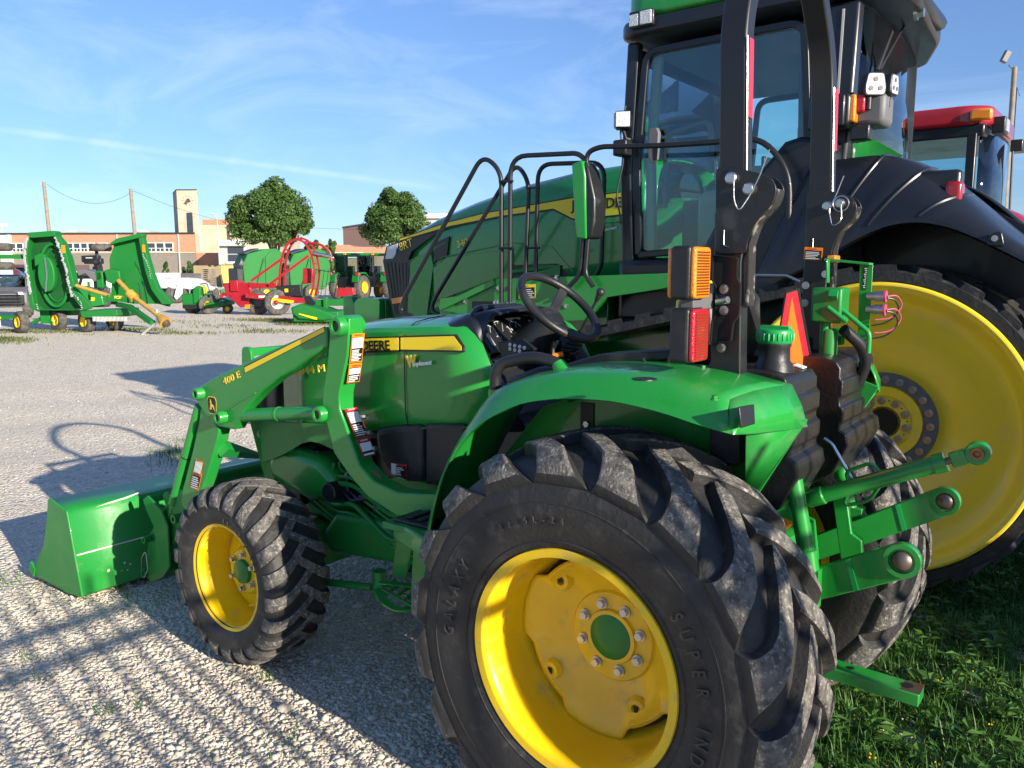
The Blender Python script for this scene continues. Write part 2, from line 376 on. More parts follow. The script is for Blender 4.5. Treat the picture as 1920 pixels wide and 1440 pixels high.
def tyre(parent, c, pr, n, path, th0, half=.5, seg=96, steps=12, side=1, tm='rubber', lm='lug', dth=None):
    """c: wheel centre; path: (s, theta offset deg, half width, height) of one lug; side mirrors in y"""
    at, pts = outer_profile(pr); c = Vector(c)
    prof = [(-y*side, r) for y, r in pts[::-1]] + [(y*side, r) for y, r in pts[1:]]
    ty = part('tyre', MB().lathe(prof, c, 'y', seg), tm, parent, smooth=50)
    mb = MB(); ps = []
    for j in range(steps):
        u = j/(steps-1)*(len(path)-1); i = min(int(u), len(path)-2); t = u-i
        ps.append([path[i][q]*(1-t)+path[i+1][q]*t for q in range(4)])
    for sg in (1, -1):
        for k in range(n):
            th = R(th0) + 2*PI*(k+(half if sg < 0 else 0))/n; vs = []
            jit = (rng.random()-.5)*.05
            for s_, do, hw, h in ps:
                y, r, ny, nr = at(s_); yy = y*sg; nyy = ny*sg
                h = h*(1+jit)
                for dw, hh in ((-1.32, -.012), (-1.0, h*.86), (-.82, h), (.82, h), (1.0, h*.86), (1.32, -.012)):
                    rr = r+nr*hh; a = th+R(do)+dw*hw/max(r, .1)
                    vs.append(c+Vector((rr*math.cos(a), (yy+nyy*hh)*side, rr*math.sin(a))))
            fs = []
            m_ = len(ps)
            for i in range(m_-1):
                for q in range(5): fs.append((i*6+q, i*6+q+1, i*6+7+q, i*6+6+q))
            fs += [(0,1,2,3,4,5), tuple((m_-1)*6+q for q in range(6))[::-1]]
            mb.add(vs, fs)
    td = part('tread', mb, tm, parent, smooth=32)
    td.data.materials.append(M[lm]); nf = (len(ps)-1)*5+2; mi = [0]*(nf*2*n)
    for g_ in range(2*n):
        for i in range(len(ps)-1):
            if ps[i][3] > .6*max(p[3] for p in ps): mi[g_*nf+i*5+2] = 1; mi[g_*nf+i*5+1] = 1; mi[g_*nf+i*5+3] = 1
    td.data.polygons.foreach_set('material_index', mi)
    return ty
def arc_text(s, size, c, r, y, a0, step, parent, m='rubber', mir=1, ext=.0015):
    """raised letters round a sidewall that faces +y; angle grows clockwise as seen from outside"""
    mb = MB()
    a = a0
    for ch in s:
        if ch != ' ':
            t = R(a); rad = Vector((math.cos(t), 0, math.sin(t))); tan = Vector((-math.sin(t), 0, math.cos(t)))
            q = textmb(ch, size, Vector(c)+rad*r+Vector((0, y, 0)), tan, rad, ext=ext, align='CENTER', sx=.8, bold=.0006)
            mb.add(q.v, q.f)
        a += step if ch != 'I' else step*.8
    return part('tyre_lettering', mb, m, parent, smooth=0)

REAR_PR = [(0,.602),(.10,.600),(.175,.588),(.210,.556),(.228,.50),(.230,.44),(.214,.37),(.196,.332),(.185,.318)]
REAR_PATH = [(-.018,-19.5,.030,.029),(.03,-16,.037,.035),(.08,-11,.041,.037),(.13,-5,.043,.037),(.170,-.2,.046,.036),(.200,2.2,.052,.032),(.222,3.6,.060,.024),(.240,4.6,.076,.013),(.252,5,.088,.002)]
def rear_wheel(T, side):
    yc = .645*side; c = (0, yc, .60)
    prof = [(.205,.312),(.206,.336),(.200,.338),(.196,.330),(.190,.316),(.178,.307),(.150,.303),(.10,.301),(.045,.300),(.02,.292),(-.01,.275),(-.06,.270),(-.10,.276),(-.13,.298),(-.19,.306),(-.20,.338),(-.207,.336)]
    rim = part('rear_wheel', MB().lathe([(a*side, r) for a, r in prof], c, 'y', 96), 'yellow', T, smooth=30)
    # the dished disc: scalloped outline, three flat ears, long slots left open between disc and barrel
    rows = []; n = 144
    def edge(deg):
        d = (deg+360) % 360
        for a, b in ((33, 72), (-64, -8), (-150, -105)):
            m_, h = (a+b)/2, (b-a)/2; e = ((d-m_+180) % 360)-180
            if abs(e) < h: return .297 - .030*min(1, (h-abs(e))/6)
        return .2985
    def disc(rad_off, y): return None
    for k in range(n):
        dg = 360*k/n; e = edge(dg); t = R(dg); row = []
        for rr, yy in ((.040,-.030),(.082,-.030),(.086,-.040),(.135,-.040),(.142,-.048),(.20,-.022),(.235,.006),(e-.022,.020),(e-.010,.022),(e-.002,.014),(e,-.012)):
            row.append((rr*math.cos(t), yc+yy*side, .60+rr*math.sin(t)))
        rows.append(row)
    rows = [[r_[i] for r_ in rows] for i in range(9)]
    part('disc', MB().grid(rows, close=True), 'yellow', rim, smooth=30, solid=.010 if side > 0 else 0)
    part('slot_shade_ring', MB().lathe([(-.045*side,.19),(-.020*side,.2995)], c, 'y', 60), 'rubber', rim)  # dark ring behind the disc: shade of the slots put into the colour
    part('hub_cap', MB().lathe([(.0*side-.028*side,.001),(-.028*side,.03),(-.030*side,.070),(-.036*side,.077),(-.05*side,.078)], c, 'y', 40), 'greend', rim)
    nut = MB()
    for k in range(8):
        t = R(27.5+45*k); p = (.104*math.cos(t), yc-.040*side, .60+.104*math.sin(t)); nut.bolt(p, .0125, .022, 'y', side)
    each('wheel_nut', nut, 'steel', rim)
    if side > 0:
        br = MB()
        for a, r_ in ((42.9,.222),(-37.7,.240),(-119.3,.215),(160,.225)):
            t = R(a); x, z = r_*math.cos(t), .60+r_*math.sin(t)
            br.lathe([(-.012,.036),(.004,.028),(.005,.016),(-.002,.013)], (x, yc-.004+(r_-.222)*.8, z), 'y', 24)
        each('rim_boss', br, 'yellow', rim)
        sl = MB()
        for a, r_ in ((42.9,.222),(-37.7,.240),(-119.3,.215)):
            t = R(a); x, z = r_*math.cos(t), .60+r_*math.sin(t); sl.box(x-.007, x+.007, yc-.002+(r_-.222)*.8, yc+.002+(r_-.222)*.8, z-.009, z+.009, ry=a)
        each('rim_slot', sl, 'inkb', rim)
        part('valve_bracket', MB().box(-.085,-.045,yc-.03,yc-.015,.83,.862, ry=.3).box(-.09,-.08,yc-.03,yc+.005,.826,.862, ry=.3).cyl((-.066,yc-.01,.85),(-.060,yc+.03,.835),.006), 'steel', rim)
    tyre(rim, c, REAR_PR, 18, REAR_PATH, 123.2, .5, 120, 16, side)
    if side > 0:
        arc_text('SUPER INDUSTRIAL LUG', .052, c, .402, .2295, 144.1, 6.6, rim, 'letter', ext=.002)
        arc_text('GALAXY', .052, c, .402, .2295, 0.6, 6.4, rim, 'letter', ext=.002)
        arc_text('17.5L-24', .026, c, .418, .2295, 60, 4.2, rim, 'letter')
        rg = MB().lathe([(.2285,.470),(.2305,.472),(.2305,.475),(.2285,.477)], c, 'y', 120)
        rg.lathe([(.205,.358),(.213,.360),(.2105,.364)], c, 'y', 120)
        part('sidewall_ring', rg, 'rubber', rim)
    return rim
FR_PR = [(0,.380),(.085,.378),(.120,.366),(.140,.342),(.149,.305),(.146,.262),(.128,.236),(.118,.222)]
FR_PATH = [(-.03,-15,.020,.016),(.02,-9,.022,.019),(.07,-3,.024,.019),(.11,0,.026,.019),(.14,2,.028,.017),(.17,3,.030,.012),(.19,3,.030,.002)]
def front_wheel(T, side):
    yc = .605*side; c = (1.83, yc, .40)
    prof = [(.124,.222),(.128,.238),(.123,.240),(.118,.232),(.110,.219),(.09,.214),(.05,.212),(.03,.203),(-.06,.200),(-.10,.216),(-.124,.238)]
    rim = part('front_wheel', MB().lathe([(a*side, r) for a, r in prof], c, 'y', 72), 'yellow', T, smooth=30)
    part('disc', MB().lathe([(.030*side,.03),(.030*side,.095),(.022*side,.103),(-.005*side,.115),(-.012*side,.165),(-.03*side,.200)], c, 'y', 60), 'yellow', rim, smooth=30)
    part('hub_cap', MB().lathe([(.050*side,.001),(.050*side,.046),(.046*side,.052),(.03*side,.054)], c, 'y', 36), 'greend', rim)
    nut = MB()
    for k in range(6): t = R(35+60*k); nut.bolt((1.83+.078*math.cos(t), yc+.030*side, .40+.078*math.sin(t)), .011, .022, 'y', side)
    each('wheel_nut', nut, 'steel', rim)
    if side > 0:
        part('valve_bracket', MB().box(1.83-.135,1.83-.10,yc+.01,yc+.05,.27,.30).cyl((1.83-.11,yc+.03,.275),(1.83-.07,yc+.06,.27),.005), 'yellow', rim)
        arc_text('12-16.5 NHS', .024, c, .262, .1485, 100, 6, rim, 'letter'); 
    tyre(rim, c, FR_PR, 22, FR_PATH, 3, .5, 96, 11, side)
    return rim

def dlab(T, o_, w_, hh, hdr='orange', body='inkb', pict=None, head='WARNING', rows_=7, hf=.25):
    W_, H_ = w_.length, hh.length; rects = [(0,0,1,1,hdr),(.04,.03,.96,1-hf,body)]
    if pict: rects.append((.07,pict[0],.93,pict[1],'white'))
    z0 = .06; z1 = (pict[0]-.03) if pict and pict[0] > .3 else 1-hf-.05
    for k in range(rows_):
        y = z0+(z1-z0)*k/rows_; rects.append((.09,y,.60+.32*rng.random(),y+(z1-z0)/rows_*.45,'white'))
    r0 = decal(o_, w_, hh, W_, H_, rects, T)
    xd = w_.normalized(); yd = (hh-xd*hh.dot(xd)).normalized(); z = xd.cross(yd)
    part('label_heading', textmb(head, H_*hf*.62, o_+w_*.17+hh*(1-hf+.05)+z*.004, w_, hh, ext=.0002, sx=min(1, .72*W_/(H_*hf*.62*len(head)*.68))), 'white' if hdr == 'redl' else 'inkb', r0, smooth=0)
    return r0

# ================================================================== compact loader tractor
def compact_tractor():
    T = thing('loader_tractor', 'small green open tractor with loader bucket and folding roll bar, nearest the camera', 'tractor', (0,0,0))
    rear_wheel(T, 1); rear_wheel(T, -1); front_wheel(T, 1); front_wheel(T, -1)
    # ---- fenders
    for sd_ in (1, -1):
        crest = XZ([(792,1030),(806,960),(826,890),(852,835),(884,780),(916,735),(960,716),(1023,705),(1068,702),(1168,704),(1284,722),(1362,752)], .69)
        lip = XZ([(800,1036),(812,960),(829,895),(852,845),(884,805),(914,784),(976,755),(1053,746),(1149,751),(1245,774),(1322,802),(1371,814)], .725)
        def rs(poly, n):
            acc = [0]
            for i in range(1, len(poly)): acc.append(acc[-1]+math.dist(poly[i], poly[i-1]))
            out = []
            for k in range(n):
                s_ = acc[-1]*k/(n-1); i = 0
                while i < len(acc)-2 and acc[i+1] < s_: i += 1
                t = (s_-acc[i])/(acc[i+1]-acc[i]); out.append((poly[i][0]*(1-t)+poly[i+1][0]*t, poly[i][1]*(1-t)+poly[i+1][1]*t))
            for _ in range(2): out = [out[0]]+[((out[i-1][0]+2*out[i][0]+out[i+1][0])/4, (out[i-1][1]+2*out[i][1]+out[i+1][1])/4) for i in range(1, n-1)]+[out[-1]]
            return out
        n = 40; cr_, li = rs(crest, n), rs(lip, n); rows = []
        for i in range(n):
            t = i/(n-1); (cx, cz), (lx, lz) = cr_[i], li[i]
            topz = cz + .004; k_ = min(1, max(0, (t-.72)/.28))**2
            wi = .40
            rows.append([(x, y*sd_, z) for x, y, z in ((cx-.070*k_, wi, topz+.012), (cx-.052*k_, .47, topz+.014), (cx-.028*k_, .57, topz+.012), (cx-.010*k_, .645, topz+.004), (cx-.002*k_, .674, cz+.002), (cx*.75+lx*.25, .700, cz*.72+lz*.28), (cx*.35+lx*.65, .715, cz*.32+lz*.68), (lx, .725, lz), (lx, .712, lz-.004))])
        F = part('fender', MB().grid(rows), 'green', T, smooth=45, solid=.008)
        # rear face of the fender and its thickened corner
        zt, zb = cr_[-1][1], li[-1][1]; xr = cr_[-1][0]
        rf = MB(); a = [(xr-.070, .40, zt+.016), (xr-.052, .47, zt+.018), (xr-.028, .57, zt+.016), (xr-.010, .645, zt+.008), (xr-.002, .674, zt+.002), (cr_[-1][0]*.35+li[-1][0]*.65, .715, zt*.32+zb*.68), (li[-1][0], .725, zb)]
        b = [(-.492, .40, zb-.022), (-.478, .47, zb-.018), (-.455, .57, zb-.012), (-.437, .645, zb-.007), (-.428, .674, zb-.005), (-.415, .712, zb-.002), (li[-1][0]-.002, .725, zb-.001)]
        mid = [tuple((p+q)/2 + (-.006 if j == 0 else 0) for j, (p, q) in enumerate(zip(u, w))) for u, w in zip(a, b)]
        rf.grid([[(x, y*sd_, z) for x, y, z in r_] for r_ in (a, mid, b)]); part('fender_end', rf, 'green', T, smooth=50, solid=.006)
        inner = [(.62,.62),(.66,.80),(.56,1.06),(.40,1.24),(.15,1.335),(-.10,1.36),(-.38,1.33),(-.49,1.29),(-.34,1.02),(-.17,.82),(.1,.72)]
        part('fender_inner_panel', MB().prism(inner, 'y', .40*sd_, .392*sd_), 'green', T, bevel=.002)
        part('fender_gusset', MB().add([(-.49,.40*sd_,1.285),(-.395,.60*sd_,1.28),(-.33,.42*sd_,1.02),(-.49,.402*sd_,1.283),(-.33,.402*sd_,1.0)],[(0,1,2)]), 'green', T, solid=.004)
        bl = MB()
        for x, z in ((.22,1.20),(.22,1.155),(-.27,1.14)): bl.bolt((x, .40*sd_, z), .011, .014, 'y', sd_)
        each('bolt', bl, 'steel', T)
        part('mounting_bar', MB().box(.195,.245,.401*sd_,.406*sd_,1.06,1.27), 'inkb', T)
        if sd_ > 0:
            p = L(1208,711,'z',1.40)
            for _ in range(4): zc = min(cr_, key=lambda c_: abs(c_[0]-p.x))[1]+.018; p = L(1208,711,'z',zc)
            part('round_plug', MB().lathe([(.0,.033),(.003,.032),(.003,.022),(.0015,.020),(.0015,.001)], (p.x, p.y, zc-.001), 'z', 28), 'black', T)
            bb = MB()
            for a_, b_ in ((1318,691),(1340,748)):
                q = L(a_, b_, 'z', zt+.03)
                for _ in range(4): zc = min(cr_, key=lambda c_: abs(c_[0]-q.x))[1]+.018; q = L(a_, b_, 'z', zc)
                bb.bolt((q.x, q.y, zc-.003), .008, .012, 'z')
            each('fender_screw', bb, 'green', T)
            # black square reflector base with its recessed pocket
            c4 = [L(1373,762,'x',-.412), L(1402,757,'x',-.412), L(1404,794,'x',-.43), L(1378,802,'x',-.42)]
            part('reflector_pad', MB().plate([v+Vector((-.012,0,0)) for v in c4], (-1,0,.15), .006), 'black', T, bevel=.003)
            # grab rail on the front of the fender
            gp = [L(928,735,'y',.60), L(929,683,'y',.60), L(1000,668,'y',.59), L(1045,680,'y',.57), L(1062,700,'y',.57)]
            part('grab_rail', MB().tube(fillet([gp[0]+Vector((0,0,-.04))]+gp[1:], .05), .019, 14), 'black', T)
            part('rail_foot', MB().lathe([(-.05,.030),(-.02,.024),(.03,.021)], gp[0]+Vector((0,0,-.02)), 'z', 18).tube([gp[4]+Vector((-.05,0,-.05)), gp[4]+Vector((.01,0,0)), gp[3]], [.05,.030,.021], 16), 'green', T)
            co = XZ([(1035,694),(1045,684),(1100,668),(1200,662),(1240,660),(1262,668),(1262,678),(1200,682),(1100,690)], .50)
            part('console', MB().prism(co, 'y', .44, .30), 'black', T, bevel=.008)
            lv = XZ([(945,732),(940,712),(1000,690),(1045,690),(1030,705),(985,720)], .52)
            part('lever_boot', MB().prism(lv, 'y', .50, .36), 'black', T, bevel=.012)
            la = [L(1213,672,'y',.47), L(1228,690,'y',.47), L(1262,676,'y',.47)]
            part('latch', MB().tube(fillet([L(1205,672,'y',.47), L(1216,690,'y',.47), L(1250,690,'y',.47), L(1256,670,'y',.47)], .01), .005, 8).box(-.16,-.07,.45,.50,1.39,1.405), 'blackp', T)
    # ---- hood
    hx = [(.80,.335,1.105,1.452),(.90,.335,1.09,1.450),(1.10,.335,1.07,1.442),(1.30,.333,1.04,1.432),(1.50,.328,1.00,1.412),(1.75,.318,.97,1.350),(1.94,.300,.955,1.285),(2.04,.285,.945,1.255),(2.14,.255,.95,1.21),(2.18,.21,.96,1.18)]
    rows = []
    for x, w, zb, zs in hx:
        top = zs+.075
        rows.append([(x, w*.97, zb), (x, w*1.0, zb+.05), (x, w*1.01, (zb+zs)/2), (x, w, zs-.02), (x, w*.992, zs+.018), (x, w*.955, zs+.036), (x, w*.80, zs+.052), (x, w*.55, top-.012), (x, w*.25, top), (x, 0, top)])
    for i, r_ in enumerate(rows): rows[i] = r_ + [(x, -y, z) for x, y, z in r_[-2::-1]]
    # the rear edge of the hood follows the dash
    edge = dict(zip(range(10), [.80,.70,.64,.72,.765,.80,.86,.93,.96,.97]))
    rr = rows[0]; rows[0] = [(edge[min(i, 18-i)], y, z) for i, (x, y, z) in enumerate(rr)]
    rows[1] = [((edge[min(i, 18-i)]+1.10)/2, y, z) for i, (x, y, z) in enumerate(rows[1])]
    nose = [[(x, y*.992, cz_*.999) for x, y, cz_ in r_] for r_ in rows[6:]]; rows = rows[:7]
    part('grille_surround', MB().grid(nose), 'black', T, smooth=40, solid=.006)
    H = part('hood', MB().grid(rows), 'green', T, smooth=24, solid=.006)
    g_ = MB().prism([(2.10,.72),(2.20,.74),(2.235,1.0),(2.215,1.17),(2.15,1.235),(2.08,1.24),(2.08,.72)], 'y', -.255, .255)
    part('grille', g_, 'black', T, bevel=.02)
    gr = MB()
    for k in range(6): gr.box(2.20,2.245,-.20,.20,.80+.06*k,.825+.06*k)
    part('grille_bars', gr, 'blackp', T)
    sl = MB().tube([Vector((1.113,y*1.012,z)) for y, z in ((.326,1.07),(.339,1.15),(.3395,1.30),(.337,1.42),(.331,1.445),(.312,1.474),(.27,1.497),(.19,1.508),(.09,1.517))], .0022, 6)
    part('hood_seam', sl, 'inkb', T)
    yh = .3425
    def onhood(px): return [(v.x, v.z) for v in (L(a, b, 'y', yh) for a, b in px)]
    part('yellow_stripe', MB().prism(onhood([(752,633),(851,630),(866,650),(866,657),(752,655)]), 'y', yh-.008, yh+.003).prism(onhood([(655,636),(748,633),(748,656),(655,658)]), 'y', yh-.008, yh+.003), 'stripe', H, smooth=0)
    part('stripe_black_line', MB().prism(onhood([(752,630),(854,627),(870,650),(870,660),(752,659)]), 'y', yh-.010, yh+.0015).prism(onhood([(655,633.5),(748,630.5),(748,660),(655,663)]), 'y', yh-.010, yh+.0015), 'inkb', H, smooth=0)  # black line printed round the yellow stripe
    a, b = L(612,657,'y',yh), L(733,656,'y',yh); wd = (b-a).length
    d = (b-a).normalized()
    tx = textmb('JOHN DEERE', .056, (0,0,0), d, (0,0,1), bold=.001); w0 = max(Vector(v).dot(d) for v in tx.v)
    tx = textmb('JOHN DEERE', .056, b+Vector((0,.0042,.0))-d*w0*1.05, d, (0,0,1), bold=.001, sx=1.05); part('maker_lettering', tx, 'inkb', H, smooth=0)
    a = L(557,704,'y',.337); tx = textmb('4044 M', .046, a+Vector((0,.010,0)), L(612,696,'y',.337)-a, (0,0,1), sx=1.52, ext=.002); part('model_lettering', tx, 'gold', H, smooth=0)
    a = L(766,690,'y',yh); d = (L(808,686,'y',yh)-a).normalized()
    part('dealer_initial', textmb('W', .058, a+Vector((0,.004,.006)), d, (0,0,1), bold=.004, sx=.8), 'gold', H, smooth=0)
    tx = textmb('implement', .024, L(776,689,'y',yh)+Vector((0,.007,.006)), d, (0,0,1), shear=.3, bold=.001); part('dealer_lettering', tx, 'white', H, smooth=0)
    ln = XZ([(751,803),(886,800),(886,801.5),(751,804.5)], yh); part('panel_seam', MB().prism(ln, 'y', yh-.01, yh+.0008), 'greend', H, smooth=0)
    # ---- dash and steering
    dsh = XZ([(868,598),(905,572),(960,570),(985,578),(1003,600),(1000,640),(985,700),(950,705),(925,690),(900,655)], .26)
    rows = []
    for x, w, z0, z1 in ((1.00,.315,1.25,1.50),(.93,.325,1.22,1.525),(.86,.325,1.18,1.545),(.80,.30,1.15,1.555),(.755,.27,1.15,1.545)):
        rows.append([(x,w,z0),(x,w*1.01,z1-.10),(x,w*.96,z1-.045),(x,w*.80,z1-.012),(x,w*.45,z1),(x,0,z1+.003),(x,-w*.45,z1),(x,-w*.8,z1-.012),(x,-w*.96,z1-.045),(x,-w,z0)])
    part('dash_cowl', MB().grid(rows), 'navy', T, smooth=60, solid=.01)
    each('dash_side', MB().add([(x, y*s_, z) for s_ in (1,-1) for x, y, z in ((1.0,.295,1.44),(.80,.312,1.50),(.72,.315,1.40),(.60,.315,1.25),(.55,.315,1.12),(.72,.318,1.1),(.68,.318,1.2),(.86,.318,1.38))], [(0,1,2,7),(7,2,3,6),(6,3,4,5),(8,9,10,15),(15,10,11,14),(14,11,12,13)]), 'navy', T, solid=.012)
    # instrument panel tilted toward the operator
    po = Vector((.80,.10,1.42)); nrm = Vector((-.75,.05,.62)).normalized(); ux = Vector((0,-1,0)); uy = nrm.cross(ux).normalized()*1
    if uy.z < 0: uy = -uy
    pc = Vector((.815,.06,1.455))
    pan = [pc+ux*a+uy*b for a, b in ((-.19,-.09),(.19,-.09),(.19,.05),(.13,.085),(-.13,.085),(-.19,.05))]
    I = part('instrument_panel', MB().plate(pan, nrm, .008), 'blackp', T, bevel=.003)
    gd = MB(); rd = MB()
    for a, b, r_ in ((-.115,.0,.036),(-.035,.0,.050),(.06,.01,.034)):
        c_ = pc+ux*a+uy*b+nrm*.010; ring = [c_+(ux*math.cos(t)+uy*math.sin(t))*r_ for t in [R(-40+260*k/30) for k in range(31)]]
        gd.tube(ring, .0011, 6)
        for k in range(9):
            t = R(-40+260*k/8); e = ux*math.cos(t)+uy*math.sin(t); gd.tube([c_+e*r_*.80, c_+e*r_*.97], .0008, 4)
        gd.tube([c_, c_+(ux*.5+uy*.8)*r_*.8], .0009, 4)
    part('gauge', gd, 'white', I); 
    sc_ = [pc+ux*a+uy*b+nrm*.0095 for a, b in ((-.17,-.06),(-.13,-.06),(-.13,0.0),(-.17,0.0))]
    part('display', MB().plate(sc_, nrm, .001), 'greyl', I)
    part('instrument_hood', MB().tube(fillet([pc+ux*a+uy*b+nrm*.03 for a, b in ((-.20,-.10),(-.205,.06),(-.13,.105),(.13,.105),(.205,.06),(.20,-.10))], .03), .014, 10), 'navy', I)
    wc = Vector((.602,0,1.559)); ax_ = Vector((-math.cos(R(48)),0,math.sin(R(48)))); col = wc-ax_*.3
    part('column_shroud', MB().tube([(.86,0,1.22),(.80,0,1.34),(.70,0,1.44),(.645,0,1.50)], [.13,.115,.075,.045], 16), 'black', T)
    # switch cluster
    sw = XZ([(947,640),(975,636),(1000,655),(985,672),(955,668)], .25)
    P_ = part('switch_panel', MB().prism(sw, 'y', .22, .30), 'black', T, bevel=.004)
    bt = MB()
    for k in range(7):
        q = L(957+9*(k % 4), 646+8*(k//4)+2*(k % 4), 'y', .302); bt.cyl(q, q+Vector((0,.004,0)), .007, seg=10)
    each('switch', bt, 'greyl', P_)
    part('floor_console', MB().box(.30,.95,-.30,.30,.86,1.16).prism([(.62,1.10),(.90,1.10),(.90,1.34),(.80,1.36),(.70,1.30)], 'y', -.22,.24), 'black', T, bevel=.02)
    vb = MB()
    for k in range(7):
        a_, b_ = L(1040+5.5*k, 668-6*k, 'y', .02), L(1068+5.5*k, 676-7*k, 'y', -.06); vb.tube([a_, b_], .006, 6)
    part('pedal_bellows', vb, 'black', T)
    part('pedal_pad', MB().plate([L(1045,640,'y',-.05), L(1064,637,'y',-.08), L(1090,662,'y',-.08), L(1074,672,'y',-.03), L(1052,655,'y',-.02)], (-.3,.3,1), .02), 'black', T, bevel=.006)
    # steering wheel
    u_ = Vector((0,1,0)); w_ = ax_.cross(u_).normalized()
    ring = [wc+(u_*math.cos(t)+w_*math.sin(t))*.178 for t in [2*PI*k/60 for k in range(60)]]
    SW = part('steering_wheel', MB().tube(ring, .0165, 14, closed=True), 'black', T)
    hubp = wc-ax_*.055
    sp = MB()
    for ang in (95, 215, 335):
        t = R(ang); e = (u_*math.cos(t)+w_*math.sin(t)); s2 = ax_.cross(e)
        pts = [hubp+e*.02, hubp+e*.07+ax_*.006, wc+e*.14-ax_*.020, wc+e*.176]; sp.bar(pts, .040, .014, s2)
    sp.lathe([(0,.052),(.012,.050),(.016,.03),(.017,.001)], (0,0,0), 'z', 24) if False else None
    sp.tube([hubp-ax_*.03, hubp, hubp+ax_*.012, hubp+ax_*.014], [.035,.055,.050,.02], 24)
    part('spokes', sp, 'black', SW, bevel=.003)
    a_ = L(1126,548,'y',-.28); b_ = L(1088,622,'y',-.26)
    part('control_lever', MB().tube([b_+(b_-a_)*.6, b_, a_], .006, 8), 'blackp', T)
    part('lever_knob', MB().sphere(a_, .019, 14, (1,1,1)).tube([a_, a_+(b_-a_)*.22], [.017,.009], 12), 'black', T)
    a_, b_ = L(1037,668,'y',.12), L(1056,664,'y',.10)
    part('orange_lever_grip', MB().cyl(a_, b_, .0105), 'orange', T)
    part('pto_lever', MB().tube([L(1046,640,'y',.05), L(1038,655,'y',.11), a_], .006, 8), 'grey', T)
    # ---- seat
    s0 = MB().prism([(.05,1.22),(.34,1.22),(.36,1.28),(.32,1.335),(.05,1.32)], 'y', -.24, .24)
    ST = part('seat', s0, 'seat', T, bevel=.03, seg=3)
    bk = XZ([(1385,700),(1388,592),(1398,572),(1410,573),(1432,585),(1450,610),(1452,650),(1440,700)], -.02)
    part('seat_back', MB().prism([(.02,1.40),(.00,1.60),(-.035,1.66),(-.085,1.655),(-.12,1.60),(-.13,1.45),(-.10,1.38)], 'y', -.22, .22), 'black', T, bevel=.03, seg=3)
    part('seat_cushion_edge', MB().prism([(.03,1.42),(.015,1.60),(-.02,1.66),(-.05,1.668),(-.03,1.62),(-.01,1.42)], 'y', -.20, .20), 'seat', T, bevel=.012)
    # ---- roll bar
    for sd_ in (1, -1):
        y0, y1 = (.405, .460) if sd_ > 0 else (-.385, -.330)
        lo = [(-.335,1.15),(-.245,1.15),(-.235,1.50),(-.238,1.78),(-.235,1.86),(-.335,1.86),(-.318,1.72),(-.325,1.45)]
        part('roll_bar_lower_post', MB().prism([(x+.01, z) for x, z in lo], 'y', y0, y1), 'blackp', T, bevel=.004)
        pl_ = fil2([(-.232,1.845),(-.228,1.985),(-.31,1.972),(-.385,1.945),(-.403,1.915),(-.393,1.875),(-.348,1.83),(-.325,1.775),(-.325,1.745),(-.235,1.745)], .02)
        pp = MB().prism(pl_, 'y', y1+.006, y1).prism(pl_, 'y', y0, y0-.006)
        part('hinge_plate', pp, 'blackp', T, bevel=.0015)
        part('hinge_edge', MB().bar([(-.400,(y0+y1)/2,1.915),(-.388,(y0+y1)/2,1.878),(-.345,(y0+y1)/2,1.835),(-.325,(y0+y1)/2,1.77),(-.326,(y0+y1)/2,1.60)], .05, .010), 'wornblk', T, bevel=.002)
        up_ = [(-.275,(y0+y1)/2,1.80),(-.272,(y0+y1)/2,2.50)]
        ym_ = (y0+y1)/2; sb = [Vector((-.276,ym_,1.86)), Vector((-.262,ym_,2.33)), Vector((-.260,ym_-.035*sd_,2.45)), Vector((-.258,ym_-.14*sd_,2.60)), Vector((-.258,.13*sd_,2.70)), Vector((-.258,.0,2.71))]
        part('roll_bar_post', MB().bar(fillet(sb, .09, 6), .076, .055, (1,0,0)), 'blackp', T, bevel=.006)
        part('red_reflective_tape', MB().box(-.3112,-.3095,y1-.034,y1-.004,2.11,2.315, ry=.02), 'redt', T, smooth=0)
        part('worn_edge', MB().tube([(-.3145,y1-.002,1.96),(-.3030,y1-.002,2.32)], .0022, 6), 'steel', T)
        pins = MB(); r_pins = ((1376,335),(1409,355)) if sd_ > 0 else ((1577,382),(1554,387))
        for a, b in r_pins:
            q = L(a, b, 'y', .466 if sd_ > 0 else -.324); pins.tube([q-Vector((0,.02,0)), q+Vector((0,.022,0)), q+Vector((0,.026,0))], [.0165,.0165,.012], 18)
        each('hitch_pin', pins, 'steel', T)
        q1, q2 = (L(*r_pins[0], 'y', .49 if sd_ > 0 else -.30), L(*r_pins[1], 'y', .49 if sd_ > 0 else -.30))
        cl = MB().tube(fillet([q1, q1+Vector((-.01,.02,-.06)), (q1+q2)/2+Vector((0,.02,-.075)), q2+Vector((0,.0,-.01)), q2+Vector((-.02,0,.03)), q2+Vector((-.045,0,.10))], .02), .0018, 6)
        if sd_ < 0: cl.tube([q1+Vector((.026*math.cos(t), .003, .026*math.sin(t))) for t in [2*PI*k/20 for k in range(20)]], .002, 6, closed=True)
        part('pin_wire', cl, 'steel', T)
        hl = MB()
        for hx_, hz_ in ((-.365,1.925),): hl.lathe([(0,.013),(.001,.013),(.001,.001)], (hx_, y1+.0062, hz_), 'y', 18)
        zz = y1+.0062
        hl.box(-.285,-.262,zz,zz+.0006,1.765,1.81)
        each('plate_hole', hl, 'inkb', T)
        part('slot_edge', MB().tube(fillet([(-.259,zz+.001,1.81),(-.259,zz+.001,1.768),(-.275,zz+.001,1.764)], .006), .0015, 6), 'steel', T)
    # lamp bracket and lamps
    bp = fil2(XZ([(1338,478),(1385,483),(1383,520),(1390,535),(1388,590),(1376,605),(1372,640),(1334,642),(1337,600),(1344,592),(1345,540),(1337,525)], .47), .006, 2)
